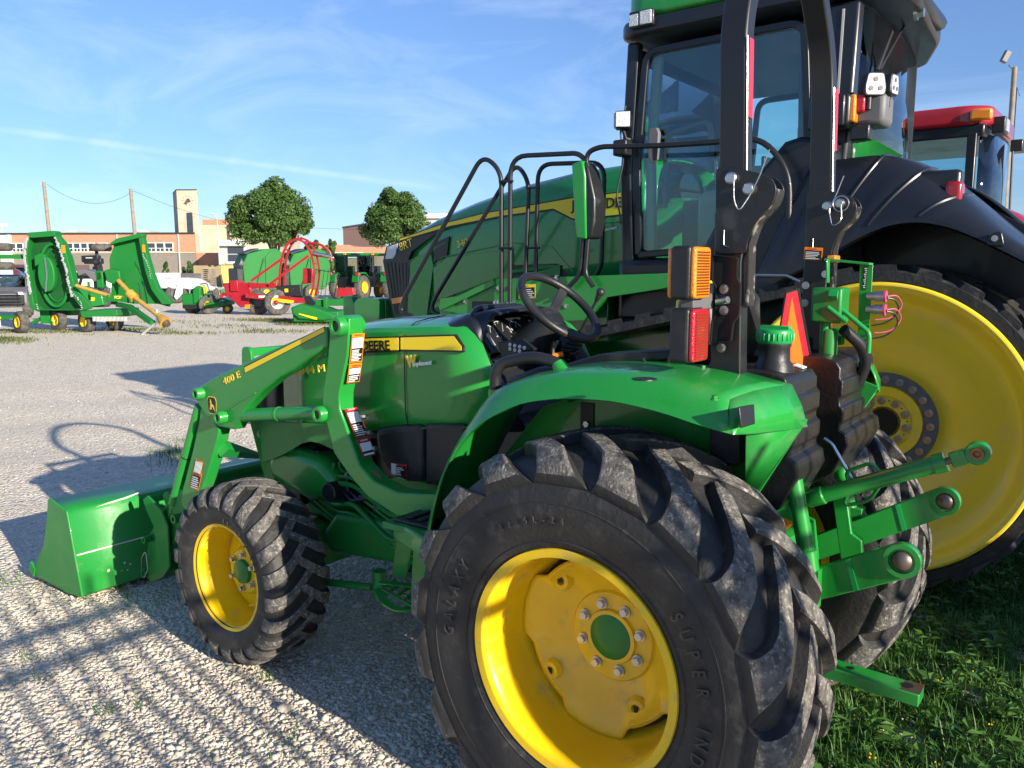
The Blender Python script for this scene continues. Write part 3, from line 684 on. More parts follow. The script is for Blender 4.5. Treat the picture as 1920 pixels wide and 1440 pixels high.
    bo = [(x, z) for x, z in bp]
    part('lamp_bracket', MB().prism(bo, 'y', .468, .472), 'blackp', T, smooth=0)
    edg = [Vector((x, .474, z)) for x, z in bo]
    part('bracket_flange', MB().bar(edg+[edg[0]], .012, .003), 'blackp', T)
    bl = MB()
    for a, b in ((1358,542),(1358,582),(1353,652)): q = L(a, b, 'y', .472); bl.bolt(q, .010, .012)
    bl.tube([L(1345,566,'y',.475), L(1365,562,'y',.485)], .010, 12)
    each('bracket_bolt', bl, 'steel', T)
    part('lamp_arm', MB().box(-.235,-.195,.47,.60,1.592,1.636), 'grey', T, bevel=.004)
    for nm, m, z0, z1 in (('turn_lamp','amber',1.622,1.765), ('tail_lamp','redl',1.452,1.600)):
        pr = fil2([(-.188,z0),(-.188,z1),(-.245,z1),(-.245,z0)], .012)
        lm = part(nm, MB().prism(pr, 'y', .545, .650), 'black', T, bevel=.010, seg=3)
        part('lens', MB().prism(fil2([(.548,z0+.003),(.647,z0+.003),(.647,z1-.003),(.548,z1-.003)], .014), 'x', -.243, -.259), m, lm, bevel=.006, seg=3)
        rb = MB()
        for k in range(16): rb.box(-.2615,-.2585,.562,.636,z0+.012+k*(z1-z0-.024)/16,z0+.016+k*(z1-z0-.024)/16)
        part('lens_ribs', rb, 'ribd', lm)
        if m == 'amber': part('front_lens', MB().prism(fil2([(.548,z0+.003),(.647,z0+.003),(.647,z1-.003),(.548,z1-.003)], .014), 'x', -.178, -.190), m, lm, bevel=.005)
    # right-hand lamps, seen end on behind the hose bracket
    for nm, m, z0, z1 in (('turn_lamp','amber',1.622,1.765), ('tail_lamp','redl',1.452,1.600)):
        lm = part(nm, MB().box(-.215,-.145,-.70,-.60,z0,z1), 'black', T, bevel=.010); part('lens', MB().box(-.235,-.213,-.70,-.60,z0,z1), m, lm, bevel=.006)
    # slow-vehicle triangle
    tri = [L(1472,547,'x',-.30), L(1497,540,'x',-.30), L(1526,700,'x',-.30), L(1447,700,'x',-.30)]
    part('slow_vehicle_sign', MB().plate(tri, (-1,0,0), .004), 'blackp', T, smooth=0)
    t2 = [L(1475,551,'x',-.3045), L(1494,545,'x',-.3045), L(1522,698,'x',-.3045), L(1451,698,'x',-.3045)]
    SV = part('sign_border', MB().plate(t2, (-1,0,0), .0006), 'smvr', T, smooth=0)
    t3 = [L(1484.5,556,'x',-.3058), L(1511,698,'x',-.3058), L(1463,698,'x',-.3058)]
    part('sign_centre', MB().plate(t3, (-1,0,0), .0006), 'smv', SV, smooth=0)
    # orange label low on the right-hand post
    yq = -.322; o_ = L(1507,486,'y',yq); w_ = (L(1541,488,'y',yq)-o_); hh = (L(1509,463,'y',yq)-o_)
    dlab(T, o_, w_, hh, rows_=5, hf=.25)
    # ---- rear tanks
    for sd_, yo, yi in ((1, .385, .125), (-1, -.12, -.55)):
        prf = [(.02,1.39),(-.36,1.415),(-.415,1.40),(-.430,1.378),(-.430,1.345),(-.441,1.335),(-.441,1.285),(-.433,1.277),(-.433,1.255),(-.446,1.245),(-.446,1.20),(-.438,1.192),(-.438,1.172),(-.458,1.16),(-.466,1.12),(-.42,1.02),(-.28,.92),(-.12,.84),(.02,.84)]
        tk = part('fuel_tank', MB().prism(prf, 'y', yo, yi), 'tank', T, bevel=.009, seg=3)
        if sd_ > 0:
            q = Vector((-.350,.285,1.415)); part('filler_neck', MB().lathe([(-.03,.057),(.012,.053),(.022,.046),(.06,.045),(.065,.048),(.075,.048)], q, 'z', 32), 'black', tk)
            cp = MB().lathe([(.072,.047),(.078,.052),(.106,.053),(.114,.049),(.116,.001)], q, 'z', 40)
            for k in range(24): t = 2*PI*k/24; cp.box(q.x+.053*math.cos(t)-.0025,q.x+.053*math.cos(t)+.0025,q.y+.053*math.sin(t)-.0025,q.y+.053*math.sin(t)+.0025,q.z+.082,q.z+.104)
            cp.box(q.x-.044,q.x+.044,q.y-.011,q.y+.011,q.z+.110,q.z+.124)
            part('filler_cap', cp, 'cap', tk, bevel=.003)
            part('tank_label', MB().box(-.405,-.375,.15,.19,1.409,1.4125, ry=-.27), 'white', tk, smooth=0)
    return T
def compact_loader(T):
    ya, yb = .50, .42
    for sd_ in (1, -1):
        a, b = ya*sd_, yb*sd_
        # mast: the swept upright that carries the boom
        m_ = XZ([(636,592),(654,597),(653,640),(651,668),(643,705),(636,740),(636,768),(647,797),(659,832),(674,872),(700,902),(745,924),(810,928),(845,930),(845,968),(800,970),(744,968),(690,933),(655,892),(626,850),(606,770),(604,742),(612,690),(617,640),(618,610),(624,595)], ya)
        part('loader_mast', MB().prism(m_, 'y', a, b), 'green', T, bevel=.006, label=None)
        pv = [L(640,611,'y',ya), L(604,776,'y',ya), L(375,738,'y',ya), L(417,782,'y',ya)]
        # boom: upper beam and lower beam joined at the knee
        up_ = XZ([(612,612),(500,660),(400,708),(372,726),(364,742),(372,758),(388,782),(410,800),(440,806),(458,770),(490,735),(525,707),(555,691),(580,671),(600,660),(614,650)], ya-.012)
        part('boom_upper_beam', MB().prism(up_, 'y', a-.010*sd_, b+.008*sd_), 'green', T, bevel=.008)
        lo = XZ([(376,765),(392,772),(412,806),(408,825),(386,900),(375,930),(362,952),(348,958),(339,945),(342,918),(361,845),(373,790)], ya-.02)
        part('boom_lower_beam', MB().prism(lo, 'y', a-.018*sd_, b-.002*sd_), 'green', T, bevel=.008)
        kn = XZ([(426,796),(433,815),(425,850),(410,900),(395,935),(378,935),(398,870),(415,815)], ya-.02)
        pin = MB()
        for q, r_, h in ((pv[0],.040,.034), (pv[1],.034,.030), (pv[2],.029,.028), (pv[3],.031,.030)):
            pin.lathe([(-.09,r_),(h*.75,r_),(h,r_*.86),(h,r_*.55),(h-.012,r_*.5),(h-.012,.001)], Vector((q.x, a-(.0 if sd_ > 0 else -0), q.z)) if sd_ > 0 else Vector((q.x, a-h, q.z)), 'y', 28)
        each('pivot_pin', pin, 'green', T)
        if sd_ > 0:
            bo = MB()
            for q, r_, h in ((pv[0],.04,.034), (pv[1],.034,.030), (pv[2],.029,.028), (pv[3],.031,.030)): bo.lathe([(h-.010,r_*.55),(h-.008,r_*.5),(h-.008,.001)], Vector((q.x, a, q.z)), 'y', 20)
            each('pin_bore', bo, 'inkb', T)
        yc = (a+b)/2
        p1, p2 = Vector((pv[1].x, yc, pv[1].z)), Vector((pv[3].x, yc, pv[3].z))
        d = (p2-p1).normalized()
        c1 = MB().tube([p1+d*.02, p1+d*.33, p1+d*.332, p1+d*.345, p1+d*.347, p2-d*.02], [.031,.031,.033,.033,.031,.031], 22)
        part('lift_cylinder', c1, 'green', T)
        part('cylinder_gland', MB().tube([p1+d*.334, p1+d*.337], .0338, 24), 'greend', T)
        q1 = L(375,762,'y',yc if sd_ > 0 else -yc); q2 = L(322,958,'y',abs(yc)); q1 = Vector((q1.x, yc, q1.z)); q2 = Vector((q2.x, yc, q2.z))
        d = (q2-q1).normalized()
        part('bucket_cylinder', MB().tube([q1, q2-d*.05], [.027,.027], 20).tube([q2-d*.06, q2+d*.06], .016, 14), 'green', T)
        part('cylinder_band', MB().tube([q1+d*.30, q1+d*.306], .0282, 20), 'inkb', T)
        # coupler plate on the back of the bucket and the link above it
        cpl = XZ([(262,935),(270,928),(282,940),(296,955),(308,985),(310,1030),(312,1060),(300,1080),(276,1092),(270,1078),(272,1062),(284,1040),(286,1010),(282,985),(268,955)], .50)
        cx = -.03
        part('bucket_bracket', MB().prism([(x+cx, z) for x, z in cpl], 'y', a, a-.012*sd_).prism([(x+cx, z) for x, z in cpl], 'y', b-.03*sd_, b-.042*sd_), 'greend', T, bevel=.003)
        part('bucket_link', MB().prism([(2.52,.60),(2.62,.62),(2.93,.30),(2.98,.12),(2.88,.08),(2.74,.22),(2.60,.42)], 'y', a-.03*sd_, b+.01*sd_), 'greend', T, bevel=.008)
        pn = MB(); 
        for x, z, r_ in ((2.905,.29,.02),(2.93,.10,.026),(2.60,.46,.024)): pn.lathe([(-.02,r_),(.012,r_),(.012,r_*.5),(.004,r_*.5),(.004,.001)], (x, a if sd_ > 0 else b, z), 'y', 20)
        each('bucket_pin', pn, 'greend', T)
        if sd_ > 0:
            part('pin_clip', MB().tube(fillet([(2.93,a+.02,.10),(2.90,a+.03,.20),(2.87,a+.02,.24),(2.86,a+.02,.14),(2.90,a+.02,.09)], .02), .003, 6), 'steel', T)
    y = ya-.0105
    st = XZ([(458,689),(607,614),(608,622),(459,699)], y+.002)
    part('boom_stripe', MB().prism(st, 'y', y-.003, y+.0015), 'stripe', T, smooth=0)
    st = XZ([(457,687),(608,612),(608,624),(457,701)], y+.002)
    part('boom_stripe_outline', MB().prism(st, 'y', y-.003, y+.0007), 'inkb', T, smooth=0)
    a, b = L(420,722,'y',y+.002), L(452,707,'y',y+.002)
    part('loader_model_lettering', textmb('400 E', .044, a, b-a, (0,0,1), sx=1.42, ext=.0012), 'gold', T, smooth=0)
    # leaping deer badge, drawn as an outline
    c_ = L(397,760,'y',y+.002); W_, H_ = .038, .042
    base = [(x*W_, z*H_) for x, z in fil2([(-.7,1),(.7,1),(1,.6),(.85,-.75),(.5,-1),(-.5,-1),(-.85,-.75),(-1,.6)], .35)]
    def onb(pts, k): return [(c_.x-x*k, c_.z+z*k) for x, z in pts]
    part('badge_rim', MB().prism(onb(base, 1.0), 'y', y-.002, y+.0010), 'gold', T, smooth=0)
    B_ = part('maker_badge', MB().prism(onb(base, .90), 'y', y-.002, y+.0016), 'inkb', T, smooth=0)
    deer = [(-.62,-.62),(-.50,-.40),(-.42,-.12),(-.36,.10),(-.30,.30),(-.42,.36),(-.52,.44),(-.42,.52),(-.30,.54),(-.34,.70),(-.46,.84),(-.30,.80),(-.18,.62),(-.14,.50),(-.10,.30),(.05,.16),(.25,.12),(.42,.02),(.52,-.10),(.50,-.26),(.62,-.50),(.70,-.72),(.52,-.56),(.34,-.34),(.16,-.20),(-.04,-.20),(-.14,-.38),(-.02,-.62),(-.20,-.48),(-.28,-.28),(-.36,-.44),(-.44,-.64)]
    part('leaping_deer', MB().prism(onb([(x*W_*.9, z*H_*.9) for x, z in deer], .92), 'y', y-.002, y+.0022), 'gold', B_, smooth=0)
    # decals on the rear face of the mast and on the boom
    def onface(px, y0=.492, y1=.428):
        return L(*px, 'y', y0)
    def mastlab(p_low, p_high, **k):
        A, B = L(*p_low, 'y', .49), L(*p_high, 'y', .49)
        up = B-A; n_ = Vector((-1,0,0)); n_ = (n_-up.normalized()*n_.dot(up.normalized())).normalized()
        o_ = A+n_*.003; o_.y = .493
        dlab(T, o_, Vector((0,-.066,0)), Vector((up.x,0,up.z)), **k)
    mastlab((650,718),(655,682), pict=(.45,.75), rows_=4, hf=.2)
    mastlab((655,680),(660,626), pict=(.50,.86), rows_=8, hf=.12)
    mastlab((668,822),(646,768), hdr='redl', head='DANGER', pict=(.50,.86), rows_=6, hf=.12)
    mastlab((682,858),(669,825), hdr='redl', head='DANGER', pict=(.30,.76), rows_=3, hf=.2)
    o_ = L(356,914,'y',.484); dlab(T, o_, L(372,920,'y',.484)-o_, L(363,882,'y',.484)-o_, body='inkb', rows_=6, hf=.2)
    o_ = L(363,884,'y',.484); dlab(T, o_, L(376,890,'y',.484)-o_, L(368,860,'y',.484)-o_, hdr='orange', body='white', rows_=2, hf=.12)
    o_ = L(733,890,'y',.352); dlab(T, o_, L(763,893,'y',.352)-o_, L(733,868,'y',.352)-o_, hdr='redl', head='DANGER', rows_=5, hf=.2)
    part('decal_picture', MB().box(o_.x-.03,o_.x-.005,.3525,.354,o_.z+.008,o_.z+.05), 'white', T, smooth=0)
    bo = MB()
    for px in ((683,782),(691,813),(700,842)): q = L(*px, 'y', .43); bo.tube([q+Vector((.02,0,0)), q-Vector((.016,0,-.004))], .010, 6)
    each('mast_bolt', bo, 'steel', T)
    hs = L(706,891,'y',ya); part('mast_slot', MB().prism(fil2([(hs.x-.028,hs.z-.012),(hs.x+.025,hs.z+.006),(hs.x+.028,hs.z+.022),(hs.x-.028,hs.z+.008)], .008), 'y', ya-.001, ya+.0012), 'inkb', T)
    bw = MB(); q = L(470,748,'y',ya-.02); bw.bar([L(430,770,'y',.47), L(455,752,'y',.47), L(470,744,'y',.47), L(487,736,'y',.47)], .05, .008)
    part('hose_guide', bw, 'green', T)
    part('boom_cross_tube', MB().cyl((2.62,.46,.62),(2.62,-.46,.62),.045), 'green', T)
    part('boom_brace', MB().bar([(2.25,.44,.86),(2.40,.0,.70),(2.25,-.44,.86)], .06, .06), 'green', T)
    # ---- bucket
    sidep = [(3.16,.465),(3.35,.505),(3.37,.49),(3.40,.38),(3.47,.22),(3.63,.03),(3.55,.012),(3.22,.004),(3.06,.018)]
    shell = [(3.36,.492),(3.17,.462),(3.155,.44),(3.115,.235),(3.065,.03),(3.09,.012),(3.22,.006),(3.66,.014)]
    w = .765; rows = [[(x, y_, z) for x, z in shell] for y_ in (-w, -.4, 0, .4, w)]
    B = part('bucket', MB().grid(rows), 'greenw', T, smooth=18, solid=.010)
    for s_ in (1, -1): part('bucket_side', MB().prism(sidep, 'y', w*s_, (w+.012)*s_), 'greenw', B, bevel=.004)
    part('bucket_edge', MB().box(3.56,3.70,-w-.01,w+.01,.004,.020), 'iron', B, bevel=.003)
    part('bucket_wear_strip', MB().box(3.60,3.66,w+.004,w+.018,.018,.075, ry=-.5), 'greenw', B)
    sm = MB().box(3.107,3.113,-w,w,.232,.239); part('bucket_seam', sm, 'cream', B, smooth=0)
    sc = MB(); pts = [(3.149,.70,.452),(3.145,.58,.455),(3.150,.44,.466),(3.20,.30,.474)]
    sc = MB()
    q = [(3.151,.63),(3.1545,.60),(3.160,.55),(3.165,.47),(3.175,.38),(3.172,.36),(3.158,.46),(3.1535,.55)]
    sc.add([(x, y_, .4500+(x-3.15)*.9+.004) for x, y_ in q], [tuple(range(len(q)))]); part('bare_scratch', sc, 'cream', B, smooth=0, solid=.001)
    sp = MB()
    for y_, z_, r_ in ((.62,.115,.008),(.53,.13,.007),(.50,.115,.006),(.52,.09,.005),(.55,.095,.004)):
        x_ = 3.065+(z_-.03)*.244; sp.lathe([(-.0095,r_),(-.0085,r_*.5),(-.0085,.001)], (x_+.006, y_, z_), 'x', 12)
    each('paint_chip', sp, 'cream', B, smooth=0)

def compact_under(T):
    # front frame, axle, engine and transmission
    part('engine_block', MB().box(.85,2.05,-.20,.20,.52,1.02), 'blackp', T, bevel=.03)
    fl = MB()
    for k in range(9): fl.box(1.0+.11*k,1.05+.11*k,.18,.235+.02*(k % 3),.60+.05*(k % 4),.80+.04*(k % 5))
    fl.cyl((1.62,.22,.72),(1.62,.33,.72),.045).cyl((1.25,.22,.88),(1.25,.30,.88),.05)
    part('engine_parts', fl, 'blackp', T, bevel=.006)
    part('side_rail', MB().box(.30,2.20,.20,.232,.56,.72).box(.30,2.20,-.232,-.20,.56,.72), 'greend', T, bevel=.006)
    e1 = fil2(XZ([(700,802),(790,795),(872,796),(862,850),(800,905),(780,925),(720,890),(700,845)], .345), .02)
    part('engine_side_cover', MB().prism(XZ([(700,805),(740,797),(792,795),(792,905),(760,905),(730,890),(704,850)], .35), 'y', .35, .22), 'black', T, bevel=.03, seg=4)
    part('engine_rear_cover', MB().prism(XZ([(796,795),(872,795),(862,850),(835,905),(796,910)], .345), 'y', .345, .22), 'black', T, bevel=.015, seg=3)
    fr = fil2(XZ([(490,792),(640,797),(662,865),(640,850),(610,838),(585,838),(560,850),(533,868),(498,885)], .345), .01, 2)
    fr = XZ([(488,790),(620,796),(640,850),(622,842),(600,832),(582,828),(565,832),(545,845),(520,858),(491,868)], .34)
    part('brush_guard_side_plate', MB().prism(fr, 'y', .34, .328), 'greend', T, bevel=.002)
    part('brush_guard_side_plate', MB().prism(fr, 'y', -.34, -.328), 'greend', T, bevel=.002)
    bl = XZ([(560,842),(600,838),(632,850),(632,872),(618,890),(598,892),(550,885),(522,872),(520,852)], .31)
    part('front_casting', MB().prism([(1.70,.86),(2.02,.90),(2.10,.80),(2.08,.70),(1.80,.64),(1.62,.68),(1.60,.78)], 'y', .31, .10), 'green', T, bevel=.05, seg=4)
    part('battery', MB().box(1.92,2.06,.16,.30,.86,.97), 'black', T, bevel=.01)
    # brush guard: hanging strap, top plate and bar
    for s_ in (1, -1):
        st = XZ([(466,780),(481,780),(500,850),(521,900),(520,925),(508,925),(500,905),(482,850)], .30)
        part('brush_guard_strap', MB().prism([(2.19,1.31),(2.235,1.28),(2.24,1.18),(2.23,1.0),(2.14,.75),(2.10,.66),(2.06,.62),(2.03,.66),(2.06,.78),(2.15,1.0),(2.17,1.2)], 'y', .30*s_, .288*s_), 'greend', T, bevel=.003)
        bb = MB()
        for z_, x_ in ((1.0,2.17),(.92,2.145),(.83,2.11)): bb.bolt((x_, .30*s_, z_), .012, .008, 'y', s_)
        each('strap_bolt', bb, 'steel', T)
    part('brush_guard_top', MB().prism(fil2([(2.18,1.34),(2.25,1.34),(2.26,1.18),(2.17,1.18)], .03), 'y', .305, .285).box(2.19,2.24,-.30,.30,1.295,1.33).prism(fil2([(2.18,1.34),(2.25,1.34),(2.26,1.18),(2.17,1.18)], .03), 'y', -.305, -.285), 'green', T, bevel=.003)
    # front axle
    ax = MB()
    ax.prism([(1.74,.33),(1.92,.33),(1.94,.42),(1.90,.52),(1.76,.52),(1.72,.42)], 'y', -.46, .46)
    ax.box(1.55,1.98,-.16,.16,.42,.62).tube([(1.83,-.52,.40),(1.83,-.40,.40),(1.83,.40,.40),(1.83,.52,.40)], [.11,.085,.085,.11], 18)
    part('front_axle', ax, 'greend', T, bevel=.012)
    part('axle_housing', MB().prism([(1.22,.46),(1.66,.42),(1.72,.50),(1.62,.62),(1.30,.64),(1.20,.55)], 'y', -.10, .30), 'greend', T, bevel=.03, seg=3)
    part('steering_link', MB().tube([(1.72,.44,.33),(1.32,.36,.36)], .016, 10).cyl((1.28,.35,.32),(1.28,.35,.44),.030), 'greend', T)
    part('drive_shaft', MB().cyl((1.6,.0,.44),(.4,0,.46),.03), 'greend', T)
    part('transmission', MB().box(-.25,.95,-.19,.19,.42,.98).box(-.12,.45,-.26,.26,.50,.92), 'greend', T, bevel=.04, seg=3)
    part('rear_axle', MB().tube([(0,-.60,.60),(0,-.34,.60),(0,-.2,.60),(0,.2,.60),(0,.34,.60),(0,.60,.60)], [.09,.10,.17,.17,.10,.09], 20), 'greend', T)
    hs = MB()
    rr_ = random.Random(3)
    for k in range(9):
        y0 = .235+.012*(k % 4); z0 = .50+.035*k
        hs.tube(fillet([(1.85-.03*k, y0, z0+.10), (1.65, y0+.03*rr_.random(), z0+.04), (1.50, y0+.02, z0-.02+.1*rr_.random()), (1.25, y0+.04, z0-.04), (1.0, y0+.02, z0+.05*rr_.random()), (.85, y0-.03, z0+.03)], .05), .008 if k % 3 else .012, 8)
    each('hydraulic_line', hs, 'greend', T)
    hb = MB()
    for k in range(5): hb.tube(fillet([(1.72-.06*k,.25,.80-.03*k),(1.55-.05*k,.29,.66+.02*k),(1.42,.27,.74),(1.30-.03*k,.26,.62+.04*k)], .05), .011, 8)
    each('rubber_hose', hb, 'blackp', T)
    ft = MB()
    for k in range(10): ft.bolt((1.70-.09*k+.02*rr_.random(), .262+.03*rr_.random(), .60+.22*rr_.random()), .011, .02)
    each('line_fitting', ft, 'steel', T)
    part('loader_frame_beam', MB().prism([(1.35,.74),(1.30,.86),(.62,.88),(.42,.80),(.42,.68),(1.1,.68)], 'y', .20, .30).prism([(1.35,.74),(1.30,.86),(.62,.88),(.42,.80),(.42,.68),(1.1,.68)], 'y', -.30, -.20), 'greend', T, bevel=.02)
    # operator platform, mat and step
    part('platform', MB().box(.42,.93,-.66,.66,.775,.80), 'greend', T, bevel=.004)
    part('platform_rail', MB().bar([L(743,974,'z',.80)-Vector((0,0,.035)), L(800,1008,'z',.80)-Vector((0,0,.035))], .03, .072, (.7,.7,0)), 'green', T, bevel=.008)
    mt = MB().box(.55,.90,.38,.635,.80,.812)
    for k in range(6): mt.box(.58+.05*k,.605+.05*k,.41,.61,.812,.820)
    part('rubber_mat', mt, 'black', T, bevel=.004)
    part('mudguard_front_bracket', MB().box(.62,.70,.55,.66,.80,.86), 'black', T, bevel=.01)
    pr_ = [L(712,1092,'z',.50), L(709,1104,'z',.48), L(722,1130,'z',.47), L(748,1145,'z',.465), L(782,1136,'z',.47), L(796,1118,'z',.48)]
    top1, top2 = [L(748,1000,'z',.74), L(776,1015,'z',.74)], [L(778,1030,'z',.72), L(806,1050,'z',.72)]
    S_ = part('step_hanger', MB().plate([top1[0], top1[1], L(764,1086,'z',.52), L(738,1080,'z',.53)], (.6,.6,0), .006).plate([top2[0], top2[1], L(800,1146,'z',.46), L(772,1138,'z',.47)], (.6,.6,0), .006), 'greend', T, bevel=.002)
    part('step_rim', MB().bar(fillet(pr_, .03), .006, .034, (0,0,1)).bar([pr_[0], L(790,1100,'z',.50)], .006, .03, (0,0,1)), 'green', S_)
    tr_ = MB()
    for k in range(5):
        u = k/4; a_ = L(716+14*k, 1100+9*k, 'z', .49); b_ = L(742+13*k, 1088+6*k, 'z', .49); tr_.bar([a_, b_], .010, .010, (0,0,1))
    for k in range(3): tr_.bar([L(716+9*k,1104-5*k,'z',.489), L(776+8*k,1138-11*k,'z',.489)], .008, .008, (0,0,1))
    part('step_tread', tr_, 'greend', S_)
    # ---- three-point hitch, traced on its own planes
    gy = 'green'
    q1, q2 = Vector((-.44,.33,1.10)), Vector((-.50,.345,.80))
    part('lift_rod', MB().tube([(-.44,.335,1.10),(-.485,.34,.90),(-.488,.34,.898),(-.50,.345,.84)], [.024,.024,.028,.028], 18).box(-.53,-.48,.325,.36,.735,.85), gy, T, bevel=.003)
    part('lift_rod', MB().tube([(-.34,-.33,1.14),(-.40,-.335,.96),(-.402,-.335,.958),(-.45,-.34,.78)], [.026,.026,.022,.022], 18).lathe([(-.03,.034),(.03,.034)], (-.345,-.33,1.13), 'y', 20, cap=True).box(-.475,-.43,-.365,-.315,.62,.86), gy, T, bevel=.003)
    part('rockshaft', MB().cyl((-.12,-.36,1.02),(-.12,.36,1.02),.055).bar([(-.10,.34,1.02),(-.44,.34,1.13)], .03, .07).bar([(-.10,-.33,1.02),(-.34,-.33,1.13)], .03, .07).box(-.24,.2,-.22,.22,.92,1.08), 'greend', T, bevel=.01)
    for s_, e, f_ in ((1, Vector((-.742,.34,.925)), Vector((-.20,.28,.62))), (-1, Vector((-.73,-.34,.93)), Vector((-.20,-.28,.62)))):
        d = (e-f_).normalized(); up = Vector((0,1,0)).cross(d)
        if up.z < 0: up = -up
        pts = []
        for k in range(11): t = -PI/2+PI*k/10; pts.append(e+d*math.cos(t)*.048+up*math.sin(t)*.048)
        pts += [f_+up*.042, f_-up*.042]
        lk = part('lower_link', MB().plate([p+Vector((0,-.011,0)) for p in pts], (0,1,0), .022), gy, T, bevel=.004)
        if abs(s_) > 0: part('link_ball', MB().sphere(e, .031, 18, (1,.9,1)).lathe([(-.022,.012),(-.022,.031)], e, 'y', 20), 'iron', lk)
        part('link_collar', MB().lathe([(-.016,.034),(-.016,.047),(.016,.047),(.016,.034)], e, 'y', 30), gy, lk)
        part('link_rib', MB().plate([e-d*.13+up*.045+Vector((0,.012,0)), e-d*.145+up*.045+Vector((0,.012,0)), e-d*.165-up*.045+Vector((0,.012,0)), e-d*.15-up*.045+Vector((0,.012,0))], (0,1,0), .003), 'cap', lk)
    # extendable top link
    a, b = L(1458,948,'y',0), L(1834,848,'y',-.02)
    a = L(1512,936,'y',.04); e = L(1834,849,'y',0); d = (e-a).normalized(); ln = (e-a).length
    TL = part('top_link', MB().tube([a, a+d*.01, a+d*.055, a+d*.06, a+d*(ln*.76), a+d*(ln*.763), a+d*(ln*.83), a+d*(ln*.832)], [.024,.030,.030,.026,.026,.030,.030,.012], 18), gy, T)
    part('top_link_thread', MB().tube([a+d*(ln*.80), e-d*.035], .011, 12), 'iron', TL)
    part('top_link_eye', MB().lathe([(-.016,.018),(-.018,.034),(.018,.034),(.016,.018)], e, 'y', 28).bar([e-d*.075, e-d*.03], .03, .045), gy, TL, bevel=.004)
    part('top_link_ball', MB().sphere(e, .024, 16).lathe([(-.022,.013),(.022,.013),(.024,.010),(.024,.018),(-.024,.018)], e, 'y', 20), 'iron', TL)
    for s_ in (1,-1):
        m_ = a+d*ln*.36; part('top_link_loop', MB().tube(fillet([m_-d*.05+Vector((0,0,.02*s_)), m_-d*.06+Vector((0,0,.055*s_)), m_+d*.02+Vector((0,0,.062*s_)), m_+d*.05+Vector((0,0,.02*s_))], .03), .006, 8), gy, TL)
    part('holder_rod', MB().tube(fillet([L(1545,822,'y',.0), L(1560,832,'y',0), L(1597,897,'y',0), L(1598,908,'y',0), L(1608,926,'y',.03), L(1612,923,'y',.03)], .01), .0055, 8), 'steel', T)
    part('stabiliser_bar', MB().bar([(-.28,.02,.60),(-.62,.20,.86)], .010, .035).tube([(-.60,.19,.85),(-.64,.23,.88)], .007, 8), 'grey', T)
    part('stabiliser_channel', MB().prism([(-.40,.915),(-.448,.922),(-.470,.80),(-.505,.78),(-.515,.68),(-.445,.67),(-.425,.78)], 'y', -.24, -.21), gy, T, bevel=.004)
    part('grey_stop_pad', MB().box(-.535,-.52,-.27,-.20,.645,.695), 'greyl', T, bevel=.006)
    part('pto_shield', MB().prism([(-.20,.90),(-.36,.84),(-.38,.70),(-.36,.70),(-.34,.82),(-.20,.87)], 'y', -.17, .17).prism([(-.2,.70),(-.36,.70),(-.36,.83),(-.2,.88)], 'y', .165, .175).prism([(-.2,.70),(-.36,.70),(-.36,.83),(-.2,.88)], 'y', -.175, -.165), gy, T, bevel=.003)
    part('pto_label', MB().add([(-.30,.06,.871),(-.335,.06,.858),(-.335,-.02,.858),(-.30,-.02,.871)], [(0,1,2,3)]), 'orange', T, solid=.001, smooth=0)
    part('pto_stub', MB().cyl((-.2,0,.62),(-.36,0,.62),.03, seg=16), 'iron', T)
    part('lower_link_bracket', MB().box(-.30,-.08,.22,.34,.50,.72).box(-.30,-.08,-.34,-.22,.50,.72), 'greend', T, bevel=.01)
    a, b = Vector((.10,0,.415)), Vector((-.755,0,.387))
    D_ = part('drawbar', MB().bar([a, b], .075, .042), 'green', T, bevel=.004)
    part('drawbar_worn_tip', MB().box(-.757,-.62,-.036,.036,.4070,.4095, ry=.033), 'iron', D_, smooth=0)
    hl = MB()
    for x_, r_ in ((-.715,.017),(-.545,.011),(-.43,.011)): hl.lathe([(.0215-.033*(0),r_),(.0222,r_),(.0222,.001)], (x_,0,a.z+(b.z-a.z)*(x_-a.x)/(b.x-a.x)+.0018), 'z', 20)
    each('drawbar_hole', hl, 'inkb', D_, smooth=0)
    # ---- hose coupler stack beside the right-hand post
    V = MB().box(-.40,-.30,-.30,-.20,1.52,1.64).box(-.39,-.31,-.31,-.29,1.44,1.50).cyl((-.35,-.25,1.5),(-.35,-.25,1.40),.03)
    part('valve_block', V, 'greend', T, bevel=.008)
    fl = [L(1611,494,'x',-.50), L(1636,494,'x',-.50), L(1628,610,'x',-.50), L(1606,612,'x',-.50)]
    fl = [(-.505,-.290,1.74),(-.505,-.355,1.735),(-.505,-.345,1.50),(-.505,-.285,1.50)]
    fq = XZ([(1612,495),(1637,493),(1630,610),(1628,640),(1607,640),(1609,600)], -.33)
    FB = part('flag_bracket', MB().prism(fq, 'y', -.33, -.334).prism(XZ([(1553,484),(1637,493),(1637,497),(1553,489)], -.33), 'y', -.33, -.28).prism(XZ([(1553,486),(1556,486),(1556,530),(1554,530)], -.28), 'y', -.28, -.25), 'green', T, bevel=.001)
    part('flag_bracket_label', MB().prism(XZ([(1619,500),(1627,499.5),(1624,543),(1617,543)], -.33), 'y', -.33, -.3285), 'inkb', FB, smooth=0)
    lb = MB()
    for k in range(11):
        q = L(1625.5-.35*k, 503+3.6*k, 'y', -.328); lb.box(q.x, q.x+.008-.002*(k % 3), -.3286, -.3278, q.z-.002, q.z+.001)
    part('label_print', lb, 'white', FB, smooth=0)
    cp = MB()
    for z_ in (1.565,1.610): cp.tube([(-.45,-.325,z_),(-.475,-.325,z_),(-.476,-.325,z_),(-.505,-.325,z_)], [.014,.014,.018,.018], 18)
